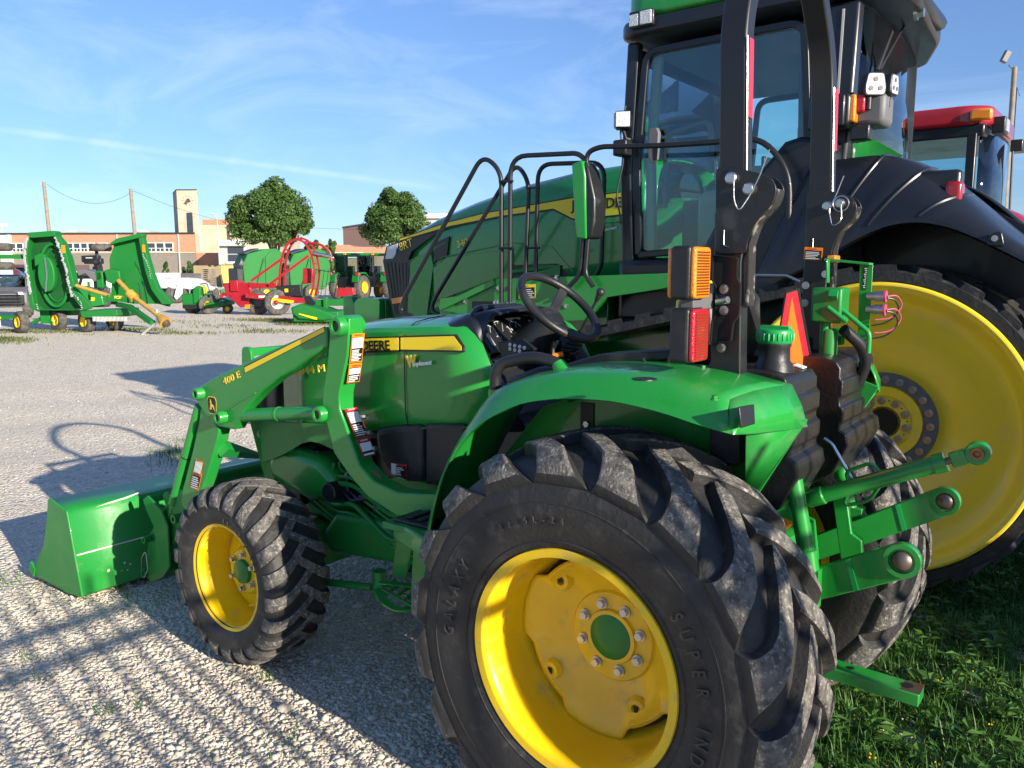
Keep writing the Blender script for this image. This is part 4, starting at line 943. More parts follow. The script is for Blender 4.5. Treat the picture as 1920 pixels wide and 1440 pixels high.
    each('hose_coupler', cp, 'steel', T)
    ph = MB(); pb = MB()
    for z_ in (1.565,1.610):
        ph.tube(fillet([(-.515,-.325,z_),(-.54,-.35,z_+.005),(-.555,-.38,z_-.03),(-.53,-.35,z_-.075),(-.48,-.32,z_-.08)], .03), .0026, 8)
        pb.tube(fillet([(-.515,-.325,z_-.005),(-.535,-.345,z_-.01),(-.548,-.37,z_-.045),(-.52,-.34,z_-.09),(-.47,-.32,z_-.10)], .03), .0028, 8)
    each('black_tether', pb, 'blackp', T); each('pink_tether', ph, 'pink', T)
    pk = MB()
    for z_ in (1.565,1.610): pk.tube([(-.505,-.325,z_),(-.512,-.325,z_)], .020, 18)
    each('dust_cap', pk, 'pink', T)
    ht = MB()
    ht.tube(fillet([L(*p_, 'y', -.22) for p_ in ((1553,552),(1556,562),(1590,590),(1628,622),(1630,632),(1628,662))], .012), .008, 12)
    ht.tube(fillet([L(*p_, 'y', -.20) for p_ in ((1552,576),(1560,582),(1588,604))], .01), .008, 12).tube([L(1556,552,'y',-.20), L(1572,553,'y',-.20)], .017, 6).cyl((-.34,-.24,1.44),(-.34,-.24,1.60),.018)
    part('steel_hydraulic_pipe', ht, 'cap', T)
    part('black_hose', MB().tube(fillet([(-.40,-.24,1.50),(-.45,-.30,1.44),(-.46,-.33,1.38),(-.43,-.34,1.30)], .04), .02, 12), 'blackp', T)
    part('work_lamp_base', MB().box(-.345,-.315,-.36,-.30,1.725,1.75), 'amber', T, bevel=.004)
    bl = MB()
    for p_ in ((1511,535),(1509,568),(1548,514)): bl.bolt(L(*p_, 'y', -.324), .010, .012)
    each('post_bolt', bl, 'steel', T)
# ================================================================== tracked tractor
def tracked_tractor():
    cy = -3.15
    T = thing('tracked_tractor', 'huge green tracked tractor with black cab and tall yellow drive wheel behind the loader tractor', 'tractor', (-.13, cy, 0))
    def wheel_track(s_):
        yf = cy+1.30*s_                     # outer face
        c = (-.13, yf, .865)
        pr = [(-.05,.775),(-.010,.772),(.002,.765),(.004,.755),(-.004,.742),(-.020,.725),(-.06,.705),(-.115,.66),(-.150,.60),(-.170,.52),(-.20,.44),(-.265,.345),(-.285,.30),(-.290,.262)]
        W_ = part('drive_wheel', MB().lathe([(a*s_, r) for a, r in pr], c, 'y', 128), 'yellowb', T, smooth=40)
        part('hub_ring', MB().lathe([(-.290*s_,.275),(-.268*s_,.272),(-.266*s_,.205),(-.285*s_,.200)], c, 'y', 72), 'grey', W_)
        part('hub', MB().lathe([(-.280*s_,.205),(-.262*s_,.198),(-.262*s_,.150),(-.275*s_,.145),(-.272*s_,.088),(-.30*s_,.082),(-.31*s_,.001)], c, 'y', 60), 'yellowb', W_)
        if s_ > 0:
            b1, b2 = MB(), MB()
            for k in range(20): t = 2*PI*k/20; b1.bolt((c[0]+.238*math.cos(t), yf-.268, c[2]+.238*math.sin(t)), .016, .022)
            for k in range(10): t = 2*PI*(k+.3)/10; b2.bolt((c[0]+.118*math.cos(t), yf-.275, c[2]+.118*math.sin(t)), .016, .024)
            each('ring_bolt', b1, 'steel', W_); each('hub_bolt', b2, 'steel', W_)
            part('hub_bore', MB().lathe([(-.270,.078),(-.268,.076),(-.268,.001)], c, 'y', 30), 'inkb', W_)
            bl = MB()
            for k in range(10): t = 2*PI*(k+.8)/10; bl.lathe([(-.274,.009),(-.2735,.001)], (c[0]+.118*math.cos(t), yf, c[2]+.118*math.sin(t)), 'y', 10)
            each('hub_hole', bl, 'inkb', W_)
        # belt path round drive wheel and front idler
        A, ra, Bc, rb = Vector((-.13,.865)), .800, Vector((2.42,.585)), .505
        d = Bc-A; L_ = d.length; ang = math.atan2(d.y, d.x); off = math.acos((ra-rb)/L_)
        t1 = ang+off; path = []
        for k in range(41): t = t1+(2*PI-2*off)*k/40; path.append((A.x+ra*math.cos(t), A.y+ra*math.sin(t), t))
        t2 = ang-off
        p0 = A+Vector((math.cos(t2), math.sin(t2)))*ra; q0 = Bc+Vector((math.cos(t2), math.sin(t2)))*rb
        for k in range(1, 16): p = p0.lerp(q0, k/16); path.append((p.x, p.y, t2))
        for k in range(31): t = t2+2*off*k/30; path.append((Bc.x+rb*math.cos(t), Bc.y+rb*math.sin(t), t))
        q0 = Bc+Vector((math.cos(t1), math.sin(t1)))*rb; p0 = A+Vector((math.cos(t1), math.sin(t1)))*ra
        for k in range(1, 16): p = q0.lerp(p0, k/16); path.append((p.x, p.y, t1))
        ya, yb = yf-.010*s_, yf-.62*s_
        rows = []
        for x, z, t in path:
            nx, nz = math.cos(t), math.sin(t)
            rows.append([(x+nx*h, y, z+nz*h) for y, h in ((ya,-.022),(ya,.026),(ya-.02*s_,.034),(yb+.02*s_,.034),(yb,.026),(yb,-.022))])
        rows.append(rows[0])
        Bt = part('track_belt', MB().grid(rows, close=True), 'rubber', T, smooth=50)
        # tread bars: chevrons, counted along the path
        acc = [0]
        pp = path+[path[0]]
        for i in range(len(pp)-1): acc.append(acc[-1]+math.dist(pp[i][:2], pp[i+1][:2]))
        def pt(s):
            s %= acc[-1]; i = 0
            while i < len(acc)-2 and acc[i+1] < s: i += 1
            f = (s-acc[i])/(acc[i+1]-acc[i]); a, b = pp[i], pp[i+1]
            return a[0]+(b[0]-a[0])*f, a[1]+(b[1]-a[1])*f, a[2]+(((b[2]-a[2]+PI) % (2*PI))-PI)*f
        n = 46; lg = MB()
        for k in range(n):
            for h_ in (0, 1):
                vs = []
                for j in range(5):
                    u = j/4; s0 = acc[-1]*(k+(.5 if h_ else 0))/n - .16*u*(1)
                    y = (ya-.005*s_)+(yb-ya)*.50*u if not h_ else (yb+.005*s_)-(yb-ya)*.50*u
                    for dw, hh in ((-.062,.02),(-.048,.062),(.048,.062),(.062,.02)):
                        x, z, t = pt(s0+dw); vs.append((x+math.cos(t)*hh, y, z+math.sin(t)*hh))
                fs = [(i*4+q, i*4+q+1, i*4+5+q, i*4+4+q) for i in range(4) for q in range(3)]+[(0,1,2,3),(19,18,17,16)]
                lg.add(vs, fs)
        part('track_tread', lg, 'rubber', Bt, smooth=30)
        ID = part('idler_wheel', MB().lathe([(-.02*s_,.48),(0,.49),(-.05*s_,.47),(-.09*s_,.2),(-.05*s_,.15),(-.04*s_,.001)], (2.42, yf, .585), 'y', 64), 'green8', T)
        for x in (.85, 1.25, 1.65): part('road_wheel', MB().lathe([(-.02*s_,.001),(-.02*s_,.06),(-.06*s_,.08),(-.05*s_,.19),(-.25*s_,.19)], (x, yf, .22), 'y', 32), 'green8', T)
        part('track_frame', MB().prism([(.35,.35),(2.2,.35),(2.4,.6),(2.1,.85),(.9,1.0),(.45,.8)], 'y', yf-.15*s_, yf-.5*s_), 'green8', T, bevel=.03)
    wheel_track(1); wheel_track(-1)
    # ---- chassis
    part('chassis', MB().box(-.9,4.3,cy-.38,cy+.38,.75,1.30).box(2.2,4.2,cy-.45,cy+.45,1.2,1.62), 'green8', T, bevel=.04)
    # ---- hood
    yh = -2.63; hw = cy-yh; hw = .52
    secs = [(1.55,.52,1.62,2.28,2.50),(1.8,.52,1.60,2.28,2.50),(2.3,.52,1.55,2.26,2.47),(2.8,.515,1.50,2.20,2.40),(3.3,.51,1.42,2.11,2.29),(3.7,.50,1.34,2.03,2.18),(4.0,.48,1.30,1.96,2.07),(4.18,.43,1.28,1.90,1.98),(4.24,.36,1.28,1.86,1.92)]
    rows = []
    for x, w, zb, zs, zt in secs:
        h = zt-zs
        r_ = [(w,zb),(w*1.0,zb+.2),(w,zs-.12),(w*.995,zs-.02),(w*.97,zs+h*.22),(w*.90,zs+h*.60),(w*.76,zs+h*.86),(w*.5,zt-.01),(w*.2,zt)]
        rows.append([(x, cy+y, z) for y, z in r_]+[(x, cy-y, z) for y, z in r_[::-1]])
    H = part('hood', MB().grid(rows), 'green8', T, smooth=40, solid=.01)
    part('nose', MB().prism([(4.10,1.22),(4.26,1.26),(4.275,1.80),(4.22,1.90),(4.10,1.92)], 'y', cy-.40, cy+.40), 'navy', T, bevel=.04)
    def side(px, name, m, y=yh, th=.004, base=.010, par=None, **k):
        return part(name, MB().prism(XZ(px, y+th), 'y', y-base, y+th), m, par or T, **{**dict(smooth=0), **k})
    side([(1184,357),(1074,369),(905,399),(838,416),(750,446),(749,455),(843,427),(936,408),(1037,394.5),(1074,413),(1116,410),(1184,403)], 'stripe_outline', 'inkb', th=.003, par=H)
    side([(1184,359),(1074,371.6),(905,401),(838,418),(750.6,447.5),(749,451),(843,423.6),(936,405),(1037.5,391),(1074,409.5),(1116,406.7),(1184,399.7)], 'yellow_stripe', 'stripe', th=.006, par=H)
    a, b = L(1136,390,'y',yh+.010), L(1183,387,'y',yh+.010); d = (b-a).normalized()
    full = textmb('JOHN DEERE', .103, (0,0,0), d, (0,0,1), sx=1.0, bold=.002)
    jl = textmb('JOHN ', .085, (0,0,0), d, (0,0,1), sx=1.0); w0 = max(Vector(v).dot(d) for v in full.v)*.505
    a = L(1136,390,'y',yh+.008)
    part('maker_lettering', textmb('JOHN DEERE', .103, a-d*w0+Vector((0,0,-.0)), d, (0,0,1), sx=1.0, bold=.002), 'inkb', H, smooth=0)
    side([(718,489),(724,462),(748,453),(823,434),(800,450),(771,472),(765,488)], 'nose_panel', 'navy', y=yh+.0, th=.008, base=.03, bevel=.002)
    side([(722,486),(726,463),(745,456),(741,478),(736,485)], 'headlight', 'lens', th=.020, base=.02, bevel=.004)
    gm = side([(718,489),(767,487),(766,530),(762,592),(740,595),(730,560)], 'side_grille', 'navy', th=.007, base=.03)
    bars = MB()
    for k in range(6):
        a, b = L(726+7*k, 492, 'y', yh+.009), L(742+4*k, 590, 'y', yh+.009); bars.bar([a, b], .004, .010)
    part('grille_slats', bars, 'black', gm)
    side([(733,560),(758,556),(759,566),(736,570)], 'amber_side_marker', 'amber', th=.012)
    a, b = L(750,471,'y',yh+.011), L(772,462,'y',yh+.011); part('model_lettering', textmb('8RT', .105, a, b-a, (.15,0,1), sx=.95), 'gold', T, smooth=0)
    a, b = L(857,465,'y',yh+.008), L(878,459,'y',yh+.008); part('model_number', textmb('340', .085, a, b-a, (.15,0,1)), 'gold', T, smooth=0)
    side([(817,455),(842,443),(838,478),(812,492)], 'side_vent', 'navy', th=.004)
    side([(818,505),(836,492),(852,505),(848,528),(812,531)], 'side_vent', 'navy', th=.004)
    side([(813,540),(850,530),(859,545),(845,560),(812,562)], 'side_vent', 'navy', th=.004)
    # panel lines and the raised cheek
    ln = MB()
    for pts in ([(765,490),(790,478),(835,455)], [(800,590),(812,500),(830,482),(960,455),(1035,463),(1075,510)], [(768,488),(775,592)], [(1184,415),(1074,420)]):
        ln.tube([L(a, b, 'y', yh+.002) for a, b in pts], .004, 6)
    part('panel_edge', ln, 'green8', T)
    side([(770,490),(806,468),(812,498),(800,592),(762,592)], 'cheek_panel', 'green', th=.004)
    side([(812,502),(842,482),(935,470),(960,462),(960,530),(930,522),(825,562),(815,560)], 'engine_side_panel', 'green8', th=.010, base=.02, bevel=.003)
    side([(935,498),(1045,494),(1070,520),(935,520)], 'engine_opening', 'inkb', th=.003)
    er = MB(); er.box(2.35,2.60,yh-.02,yh+.02,1.66,1.74).tube([L(960,510,'y',yh+.01), L(1000,505,'y',yh+.02), L(1040,500,'y',yh)], .02)
    part('engine_pipework', er, 'greend', T)
    a = L(1114,438,'y',yh+.004); d = (L(1150,430,'y',yh)-L(1114,438,'y',yh)).normalized()
    part('dealer_initial', textmb('W', .10, a, d, (0,0,1), bold=.006, sx=.8), 'gold', H, smooth=0)
    part('dealer_lettering', textmb('implement', .034, a+d*.05, d, (0,0,1), shear=.3, bold=.001), 'white', H, smooth=0)
    # ---- front weights on their bracket
    wt = MB()
    for k in range(12): wt.prism(fil2([(4.36,1.20),(4.68,1.20),(4.70,1.40),(4.64,1.45),(4.36,1.45)], .04), 'y', cy-.48+.085*k, cy-.48+.085*k+.072)
    each('suitcase_weight', wt, 'green8', T, bevel=.008)
    part('weight_bracket', MB().box(4.25,4.72,cy-.44,cy+.46,1.02,1.19).prism([(4.72,1.14),(4.93,1.16),(4.93,1.46),(4.80,1.46),(4.78,1.40),(4.72,1.38)], 'y', cy+.38, cy+.46), 'green', T, bevel=.01)
    part('front_mount', MB().box(4.2,4.60,cy-.35,cy+.35,.95,1.40), 'green8', T, bevel=.02)
    # ---- platform, steps
    yp = -1.98
    pf = XZ([(931,523),(1234,513),(1290,510),(1290,530),(1234,543),(1139,557),(1100,600),(1000,606),(930,603),(824,581),(825,560),(905,548),(931,535)], yp)
    part('platform_beam', MB().prism(pf, 'y', yp, yp-.03), 'green', T, bevel=.003)
    part('platform_deck', MB().box(.9,2.45,-2.62,yp-.03,1.58,1.64), 'greend', T, bevel=.003)
    part('step_box', MB().prism(XZ([(824,578),(930,545),(1140,556),(1140,640),(824,640)], -2.2), 'y', -2.2, -2.5), 'green8', T, bevel=.01)
    part('brace', MB().bar([L(826,577,'y',yp+.02), L(928,529,'y',yp+.02)], .03, .04), 'green', T)
    side([(885,565),(925,565),(925,578),(885,578)], 'beam_slot', 'inkb', y=yp)
    o_ = L(973,560,'y',yp+.004); dlab(T, o_, L(1004,559,'y',yp+.004)-o_, L(973,534,'y',yp+.004)-o_, hdr='stripe', head='CAUTION', rows_=5, hf=.22)
    bl = MB()
    for px in ((936,540),(955,540),(936,567),(955,567),(1064,540),(1045,559),(930,567),(962,567),(1021,521),(1045,520),(1050,574),(1063,574),(874,565)):
        q = L(*px, 'y', yp); bl.bolt(q, .012, .02)
    each('platform_bolt', bl, 'steel', T)
    # handrails
    def rail(pxs, y, r=.0165, f=.10, name='handrail'):
        pts = [L(p[0], p[1], 'y', (p[2] if len(p) > 2 else y)) for p in pxs]
        return part(name, MB().tube(fillet(pts, f, 6), r, 12), 'blackp', T)
    yo, yi = -1.93, -2.28
    rail([(772,592),(750,585),(757,560),(905,290),(940,320),(940,567)], yo, f=.16)
    rail([(828,592),(808,582),(815,560),(968,305),(992,340),(985,520)], yi, f=.14)
    rail([(956,567),(957,293),(1086,287),(1103,308),(1100,440)], yo, f=.14)
    rail([(1004,520),(1009,308),(1134,304),(1127,500),(1115,521)], yi, f=.12)
    rail([(1098,440),(1100,286),(1125,275),(1234,273.5),(1353,266),(1425,256),(1481,318),(1478,468)], yo+.0, f=.16)
    rail([(1094,440),(1089,515),(1064,540)], yo); rail([(1103,440),(1097,515),(1112,537)], yo)
    cl = MB()
    for y_, (x0, x1) in ((yo, (936,962)), (yi, (986,1012))):
        for yy in (340, 465) if y_ == yo else (352, 465): cl.tube([L(x0, yy, 'y', y_+.015), L(x1, yy, 'y', y_+.015)], .008, 8)
    each('rail_clamp', cl, 'blackp', T)
    # mirror
    ym = -1.88
    mg = XZ([(1071,307),(1092,300),(1097,330),(1099,448),(1080,448),(1077,420)], ym)
    MR = part('mirror', MB().prism(mg, 'y', ym, ym-.14), 'green', T, bevel=.012)
    part('mirror_back', MB().prism(XZ([(1093,301),(1102,320),(1113,372),(1113,415),(1107,445),(1098,449)], ym), 'y', ym-.01, ym-.15), 'blackp', MR, bevel=.012)
    # ---- cab
    yc = -2.20; z0, z1 = 1.70, 3.14; xa, xb = 1.53, .25
    yr = 2*cy-yc
    for s_, y in ((1, yc), (-1, yr)):
        e = -.055*s_
        part('front_pillar', MB().bar([(xa-.02,y,1.66),(xa+.01,y,2.3),(xa-.03,y,z1)], .07, .085), 'navy', T, bevel=.015)
        part('door_frame', MB().bar(fillet([(xa-.09,y+.02*s_,1.80),(xa-.07,y+.02*s_,2.4),(xa-.12,y+.02*s_,3.07),(.42,y+.02*s_,3.08),(.36,y+.02*s_,2.3),(.44,y+.02*s_,1.86)], .09, 5)+[Vector((xa-.09,y+.02*s_,1.80))], .03, .045), 'navy', T, bevel=.006)
        part('door_glass', MB().prism(fil2([(xa-.10,1.82),(xa-.08,2.4),(xa-.13,3.06),(.43,3.07),(.37,2.3),(.45,1.88)], .08), 'y', y+.012*s_, y+.008*s_), 'glass', T)
        q_ = 0 if s_ > 0 else .16; part('rear_pillar', MB().bar([(.26+q_,y,1.9),(.22+q_,y,2.5),(.20+q_,y,z1)], .10 if s_ > 0 else .02, .17 if s_ > 0 else .03), 'grey' if False else 'navy', T, bevel=.02)
        if s_ > 0: part('pillar_trim', MB().bar([(.215,y+.052*s_,2.30),(.20,y+.052*s_,3.1)], .008, .012), 'greyl', T)
    part('cab_base', MB().box(.15,xa+.06,yr-.05,yc+.05,1.35,1.78), 'navy', T, bevel=.05)
    part('rear_window', MB().grid([[(.16,yc-.04,z),(.12,yc-.25,z),(.12,yc-.7,z),(.12,cy,z),(.14,yr+.7,z),(.18,yr+.25,z),(.24,yr+.04,z)] for z in (2.05,2.6,3.14)]), 'glassc', T, smooth=60, solid=.006)
    part('window_edge', MB().tube([(.145,yc-.03,2.05),(.145,yc-.03,3.12)], .009, 8).tube([(.18,yr+.25,2.05),(.175,yr+.25,3.12)], .008, 8), 'blackp', T)
    part('windscreen', MB().grid([[(xa+.02,yc-.03,z),(xa+.10,yc-.4,z),(xa+.13,cy,z),(xa+.10,yr+.4,z),(xa+.02,yr+.03,z)] for z in (1.78,2.4,3.12)]), 'glassc', T, smooth=60, solid=.006)
    ro = fil2([(1.58,yr-.05),(1.58,yc+.05),(1.48,yc+.12),(.12,yc+.12),(-.12,yc-.20),(-.05,yr+.65),(.16,yr-.0),(1.48,yr-.12)], .12)
    part('roof_underside', MB().prism(ro, 'z', 3.15, 3.255), 'navy', T, bevel=.03)
    ro2 = fil2([(1.55,yr),(1.55,yc),(1.46,yc+.10),(.25,yc+.10),(.05,yc-.1),(.05,yr+.1),(.25,yr-.10),(1.46,yr-.10)], .12)
    part('roof', MB().prism(ro2, 'z', 3.262, 3.46), 'green', T, bevel=.06, seg=4)
    rl = part('roof_lamp', MB().box(1.30,1.47,yc+.118,yc+.15,3.19,3.29), 'blackp', T, bevel=.01); part('roof_lamp_lens', MB().box(1.31,1.39,yc+.148,yc+.158,3.20,3.28).box(1.40,1.465,yc+.148,yc+.156,3.20,3.27), 'lens', rl, bevel=.004)
    part('rear_roof_pod', MB().box(-.12,-.03,yr+.85,yc-.15,3.17,3.26), 'navy', T, bevel=.04)
    q = L(1715,25,'x',-.05); part('roof_bracket', MB().bolt(q, .03, .05, 'x', -1), 'steel', T)
    part('sun_blind', MB().box(1.50,1.54,yr+.1,yc-.1,3.04,3.12), 'navy', T)
    part('wiper', MB().tube([L(1700,40,'x',.05), L(1650,130,'x',.10)], .008, 6).tube([L(1672,60,'x',.07), L(1645,132,'x',.09)], .012, 6), 'blackp', T)
    part('headliner', MB().box(.2,1.45,yr+.08,yc-.08,3.07,3.12), 'grey', T, bevel=.03)
    # door hardware
    dh = fil2(XZ([(1221,243),(1236,240),(1240,250),(1236,300),(1226,307),(1219,295)], yc+.04), .008)
    HD = part('door_handle', MB().prism(dh, 'y', yc+.04, yc+.075), 'grey', T, bevel=.006)
    part('handle_recess', MB().prism(XZ([(1224,275),(1233,275),(1231,300),(1225,300)], yc+.076), 'y', yc+.070, yc+.0765), 'inkb', HD)
    # cab interior
    part('operator_seat', MB().box(.55,1.0,cy-.26,cy+.26,1.95,2.10).prism([(.42,2.05),(.60,2.05),(.52,2.70),(.40,2.72),(.34,2.5)], 'y', cy-.24, cy+.24).prism([(.40,2.70),(.48,2.70),(.46,2.92),(.38,2.90)], 'y', cy-.15, cy+.15), 'grey', T, bevel=.04, seg=3)
    part('seat_pedestal', MB().box(.5,1.0,cy-.2,cy+.2,1.70,1.96), 'black', T, bevel=.02)
    part('instructor_seat', MB().box(.45,.9,yc-.45,yc-.12,1.90,2.02).box(.38,.50,yc-.45,yc-.12,2.0,2.5), 'beige', T, bevel=.05, seg=3)
    part('side_console', MB().prism([(.3,1.78),(1.15,1.78),(1.2,2.15),(.9,2.25),(.3,2.3)], 'y', cy-.55, cy-.30), 'beige', T, bevel=.04)
    part('arm_console', MB().box(.80,1.18,-2.82,-2.46,1.80,2.22).box(.70,.95,-2.80,-2.50,2.1,2.36), 'beige', T, bevel=.07, seg=3)
    part('steering_column', MB().cyl((1.45,cy,1.8),(1.22,cy,2.28),.07,.05).box(1.25,1.5,cy-.22,cy+.22,1.78,2.2), 'black', T, bevel=.02)
    part('steering_wheel', MB().tube([Vector((1.2,cy,2.32))+Vector((.4*math.sin(t)*.2,math.cos(t)*.2,.92*math.sin(t)*.2)) for t in [2*PI*k/32 for k in range(32)]], .014, 10, closed=True), 'black', T)
    part('display_screen', MB().box(1.12,1.15,cy-.62,cy-.38,2.35,2.55), 'black', T, bevel=.01)
    part('grab_handle', MB().tube(fillet([(1.30,yc-.06,2.1),(1.30,yc-.06,2.56),(1.0,yc-.06,2.62),(.98,yc-.06,2.30)], .07), .018, 10), 'grey', T)
    part('corner_post_trim', MB().bar([(1.38,yc-.05,1.8),(1.40,yc-.05,2.4),(1.36,yc-.05,3.05)], .05, .06), 'beige', T, bevel=.01)
    part('door_pillar_trim', MB().bar([(.47,yc-.05,1.8),(.42,yc-.05,2.4),(.44,yc-.05,3.05)], .05, .05), 'grey', T, bevel=.01)
    # ---- rear console in front of the fender and the fender itself
    cons = XZ([(1318,505),(1322,455),(1350,400),(1395,345),(1420,325),(1470,265),(1500,255),(1568,262),(1568,510),(1480,545),(1400,560),(1318,560)], -2.05)
    part('fender_console', MB().prism(cons, 'y', -2.05, -2.6), 'navy', T, bevel=.03, seg=3)
    side([(1568,300),(1568,275),(1640,262),(1690,290),(1650,310)], 'rear_green_panel', 'green', y=-2.45, th=0, base=.05)
    top = [(1530,300),(1575,300),(1620,292),(1665,291),(1710,302),(1755,325),(1795,355),(1845,397),(1895,437),(1960,480),(2040,530)]
    bot = [(1400,560),(1470,520),(1540,485),(1600,450),(1650,426),(1700,415),(1745,417),(1790,428),(1850,455),(1930,495),(2020,545)]
    rows = []; n = 40
    tw = XZ(top, -2.05); bw = XZ(bot, -1.87)
    def rs(poly, n):
        acc = [0]
        for i in range(1, len(poly)): acc.append(acc[-1]+math.dist(poly[i], poly[i-1]))
        out = []
        for k in range(n):
            s_ = acc[-1]*k/(n-1); i = 0
            while i < len(acc)-2 and acc[i+1] < s_: i += 1
            t = (s_-acc[i])/(acc[i+1]-acc[i]); out.append((poly[i][0]*(1-t)+poly[i+1][0]*t, poly[i][1]*(1-t)+poly[i+1][1]*t))
        for _ in range(3): out = [out[0]]+[((out[i-1][0]+2*out[i][0]+out[i+1][0])/4, (out[i-1][1]+2*out[i][1]+out[i+1][1])/4) for i in range(1, n-1)]+[out[-1]]
        return out
    tw, bw = rs(tw, n), rs(bw, n)
    for i in range(n):
        (tx, tz), (bx, bz) = tw[i], bw[i]; r_ = []
        rib = .010 if i % 9 == 4 else 0
        for u in [k/12 for k in range(13)]:
            x = tx*(1-u)+bx*u; z = tz*(1-u)+bz*u; y = -2.05+.18*math.sin(u*PI/2)**.7+rib*math.sin(u*PI)
            z += .02*math.sin(u*PI)
            r_.append((x, y, z))
        r_ = [(tx, -2.62, tz+.015), (tx, -2.3, tz+.02), (tx, -2.14, tz+.012)]+r_+[(bx, -1.90, bz-.012)]
        rows.append(r_)
    FD = part('rear_fender', MB().grid(rows), 'navy', T, smooth=60, solid=.012)
    part('rear_fender', MB().grid([[(x, 2*cy-y, z) for x, y, z in r_] for r_ in rows]), 'navy', T, smooth=60, solid=.012)
    rb = MB()
    for i in (9, 15, 21): rb.tube([Vector(p_)+Vector((0,-.004,-.003)) for p_ in rows[i][1:14]], .012, 8)
    each('fender_rib', rb, 'navy', T)
    part('fender_bracket', MB().prism(fil2(XZ([(1848,460),(1858,438),(1878,432),(1884,462)], -1.86), .02), 'y', -1.875, -1.85), 'navy', T, bevel=.004)
    q = L(1865,447,'y',-1.85); part('fender_bolt', MB().bolt(q, .011, .012), 'steel', T)
    tl = L(1790,362,'y',-1.98); TL = part('tail_lamp', MB().box(tl.x-.03,tl.x+.05,-2.09,-1.98,tl.z-.075,tl.z+.06), 'taill', T, bevel=.02, seg=3)
    part('lamp_mount', MB().box(tl.x-.02,tl.x+.20,-2.12,-2.0,tl.z-.05,tl.z+.12), 'navy', T, bevel=.02)
    # lamps on the rear pillar
    q = L(1590,205,'y',-2.0); TB = part('corner_lamp', MB().prism(fil2([(q.x-.02,q.z-.09),(q.x+.20,q.z-.10),(q.x+.20,q.z+.09),(q.x-.02,q.z+.08)], .03), 'y', -2.08, -1.96), 'navy', T, bevel=.015)
    part('corner_lamp_lens', MB().box(q.x-.045,q.x-.01,-2.07,-1.97,q.z-.07,q.z+.07), 'amber', TB, bevel=.01); part('corner_lamp_red', MB().box(q.x-.085,q.x-.044,-2.09,-1.99,q.z-.02,q.z+.07), 'redl', TB, bevel=.01)
    part('lamp_shroud', MB().box(q.x-.18,q.x-.02,-2.22,-2.03,q.z-.09,q.z+.08), 'grey', TB, bevel=.03)
    def turn(mb, c, a):
        m_ = Matrix.Rotation(a, 3, 'Z'); c = Vector(c); mb.v = [tuple(c+m_ @ (Vector(v)-c)) for v in mb.v]; return mb
    def worklamp(px, y, s=.06, yw=0, nm='work_lamp'):
        q = L(*px, 'y', y)
        sh = [(-.9,-1),(.9,-1),(1,-.3),(.75,1),(-.75,1),(-1,-.3)]
        ax = -1
        lm = part(nm, turn(MB().prism(fil2([(q.y+a*s, q.z+b*s) for a, b in sh], s*.3), 'x', q.x-s*.2, q.x+s*1.0), q, yw), 'blackp', T, bevel=s*.12)
        part('lamp_glass', turn(MB().prism(fil2([(q.y+a*s*.84, q.z+b*s*.84) for a, b in sh], s*.25), 'x', q.x-s*.24, q.x-s*.15), q, yw), 'lens', lm)
        em = MB()
        for a, b in ((0,.4),(-.4,-.35),(.4,-.35)): em.lathe([(-s*.30,s*.20),(-s*.245,s*.20)], (q.x, q.y+a*s, q.z+b*s), 'x', 14, cap=True)
        each('lamp_emitter', turn(em, q, yw), 'grey', lm)
        part('lamp_stem', MB().cyl((q.x+s*.4,q.y,q.z-s*.9),(q.x+s*.4,q.y,q.z-s*2),s*.25), 'blackp', lm)
        return q
    part('corner_lamp_back', MB().box(q.x+.0,q.x+.16,-1.96,-1.93,q.z-.09,q.z+.07), 'navy', TB, bevel=.01)
    worklamp((1640,158), -2.02, .062, R(-52)); worklamp((1674,159), -2.10, .055, R(-8))
    part('lamp_bracket', MB().tube([L(1610,195,'y',-2.1), L(1660,188,'y',-2.1)], .018, 8), 'blackp', T)
    q = L(1615,250,'y',-2.06); part('rear_camera', MB().box(q.x-.05,q.x+.05,-2.10,-2.02,q.z-.04,q.z+.04), 'blackp', T, bevel=.01)
    def frontlamp(px, y=-2.12, s=.055):
        q = L(*px, 'y', y); lm = part('work_lamp', MB().box(q.x-.05,q.x+.05,q.y-.05,q.y+.05,q.z-s,q.z+s, rz=.5), 'blackp', T, bevel=.012)
        part('lamp_glass', MB().box(q.x+.052,q.x+.058,q.y-.045,q.y+.045,q.z-s*.85,q.z+s*.85, rz=.5, c=(q.x,q.y,q.z)).box(q.x-.045,q.x+.045,q.y+.051,q.y+.056,q.z-s*.85,q.z+s*.85, rz=.5, c=(q.x,q.y,q.z)), 'lens', lm, bevel=.003)
        part('lamp_stem', MB().tube([(q.x,q.y,q.z-s),(q.x-.01,q.y-.02,q.z-s*2),(1.5,-2.2,q.z-s*2.2)], .012, 8), 'blackp', lm)
    frontlamp((1168,226)); 
    q = L(1168,278,'y',-2.12); part('lower_lamp', MB().box(q.x-.05,q.x+.05,q.y-.05,q.y+.05,q.z-.05,q.z+.05), 'blackp', T, bevel=.012)
    part('lamp_wiring', MB().tube(fillet([(1.53,-2.14,2.75),(1.56,-2.12,2.6),(1.54,-2.14,2.4),(1.58,-2.12,2.2),(1.55,-2.14,2.0)], .05), .006, 6), 'blackp', T)
    # rear hitch lines seen past the fender
    rh = MB()
    for k in range(4): rh.tube([(-.62,-2.9,1.50+.09*k),(-.85,-2.7,1.50+.09*k),(-1.15,-2.7,1.48+.09*k)], .022, 10)
    each('rear_coupler_pipe', rh, 'green8', T)
    part('rear_coupler_block', MB().box(-.75,-.62,-3.1,-2.72,1.42,1.86), 'green8', T, bevel=.01)
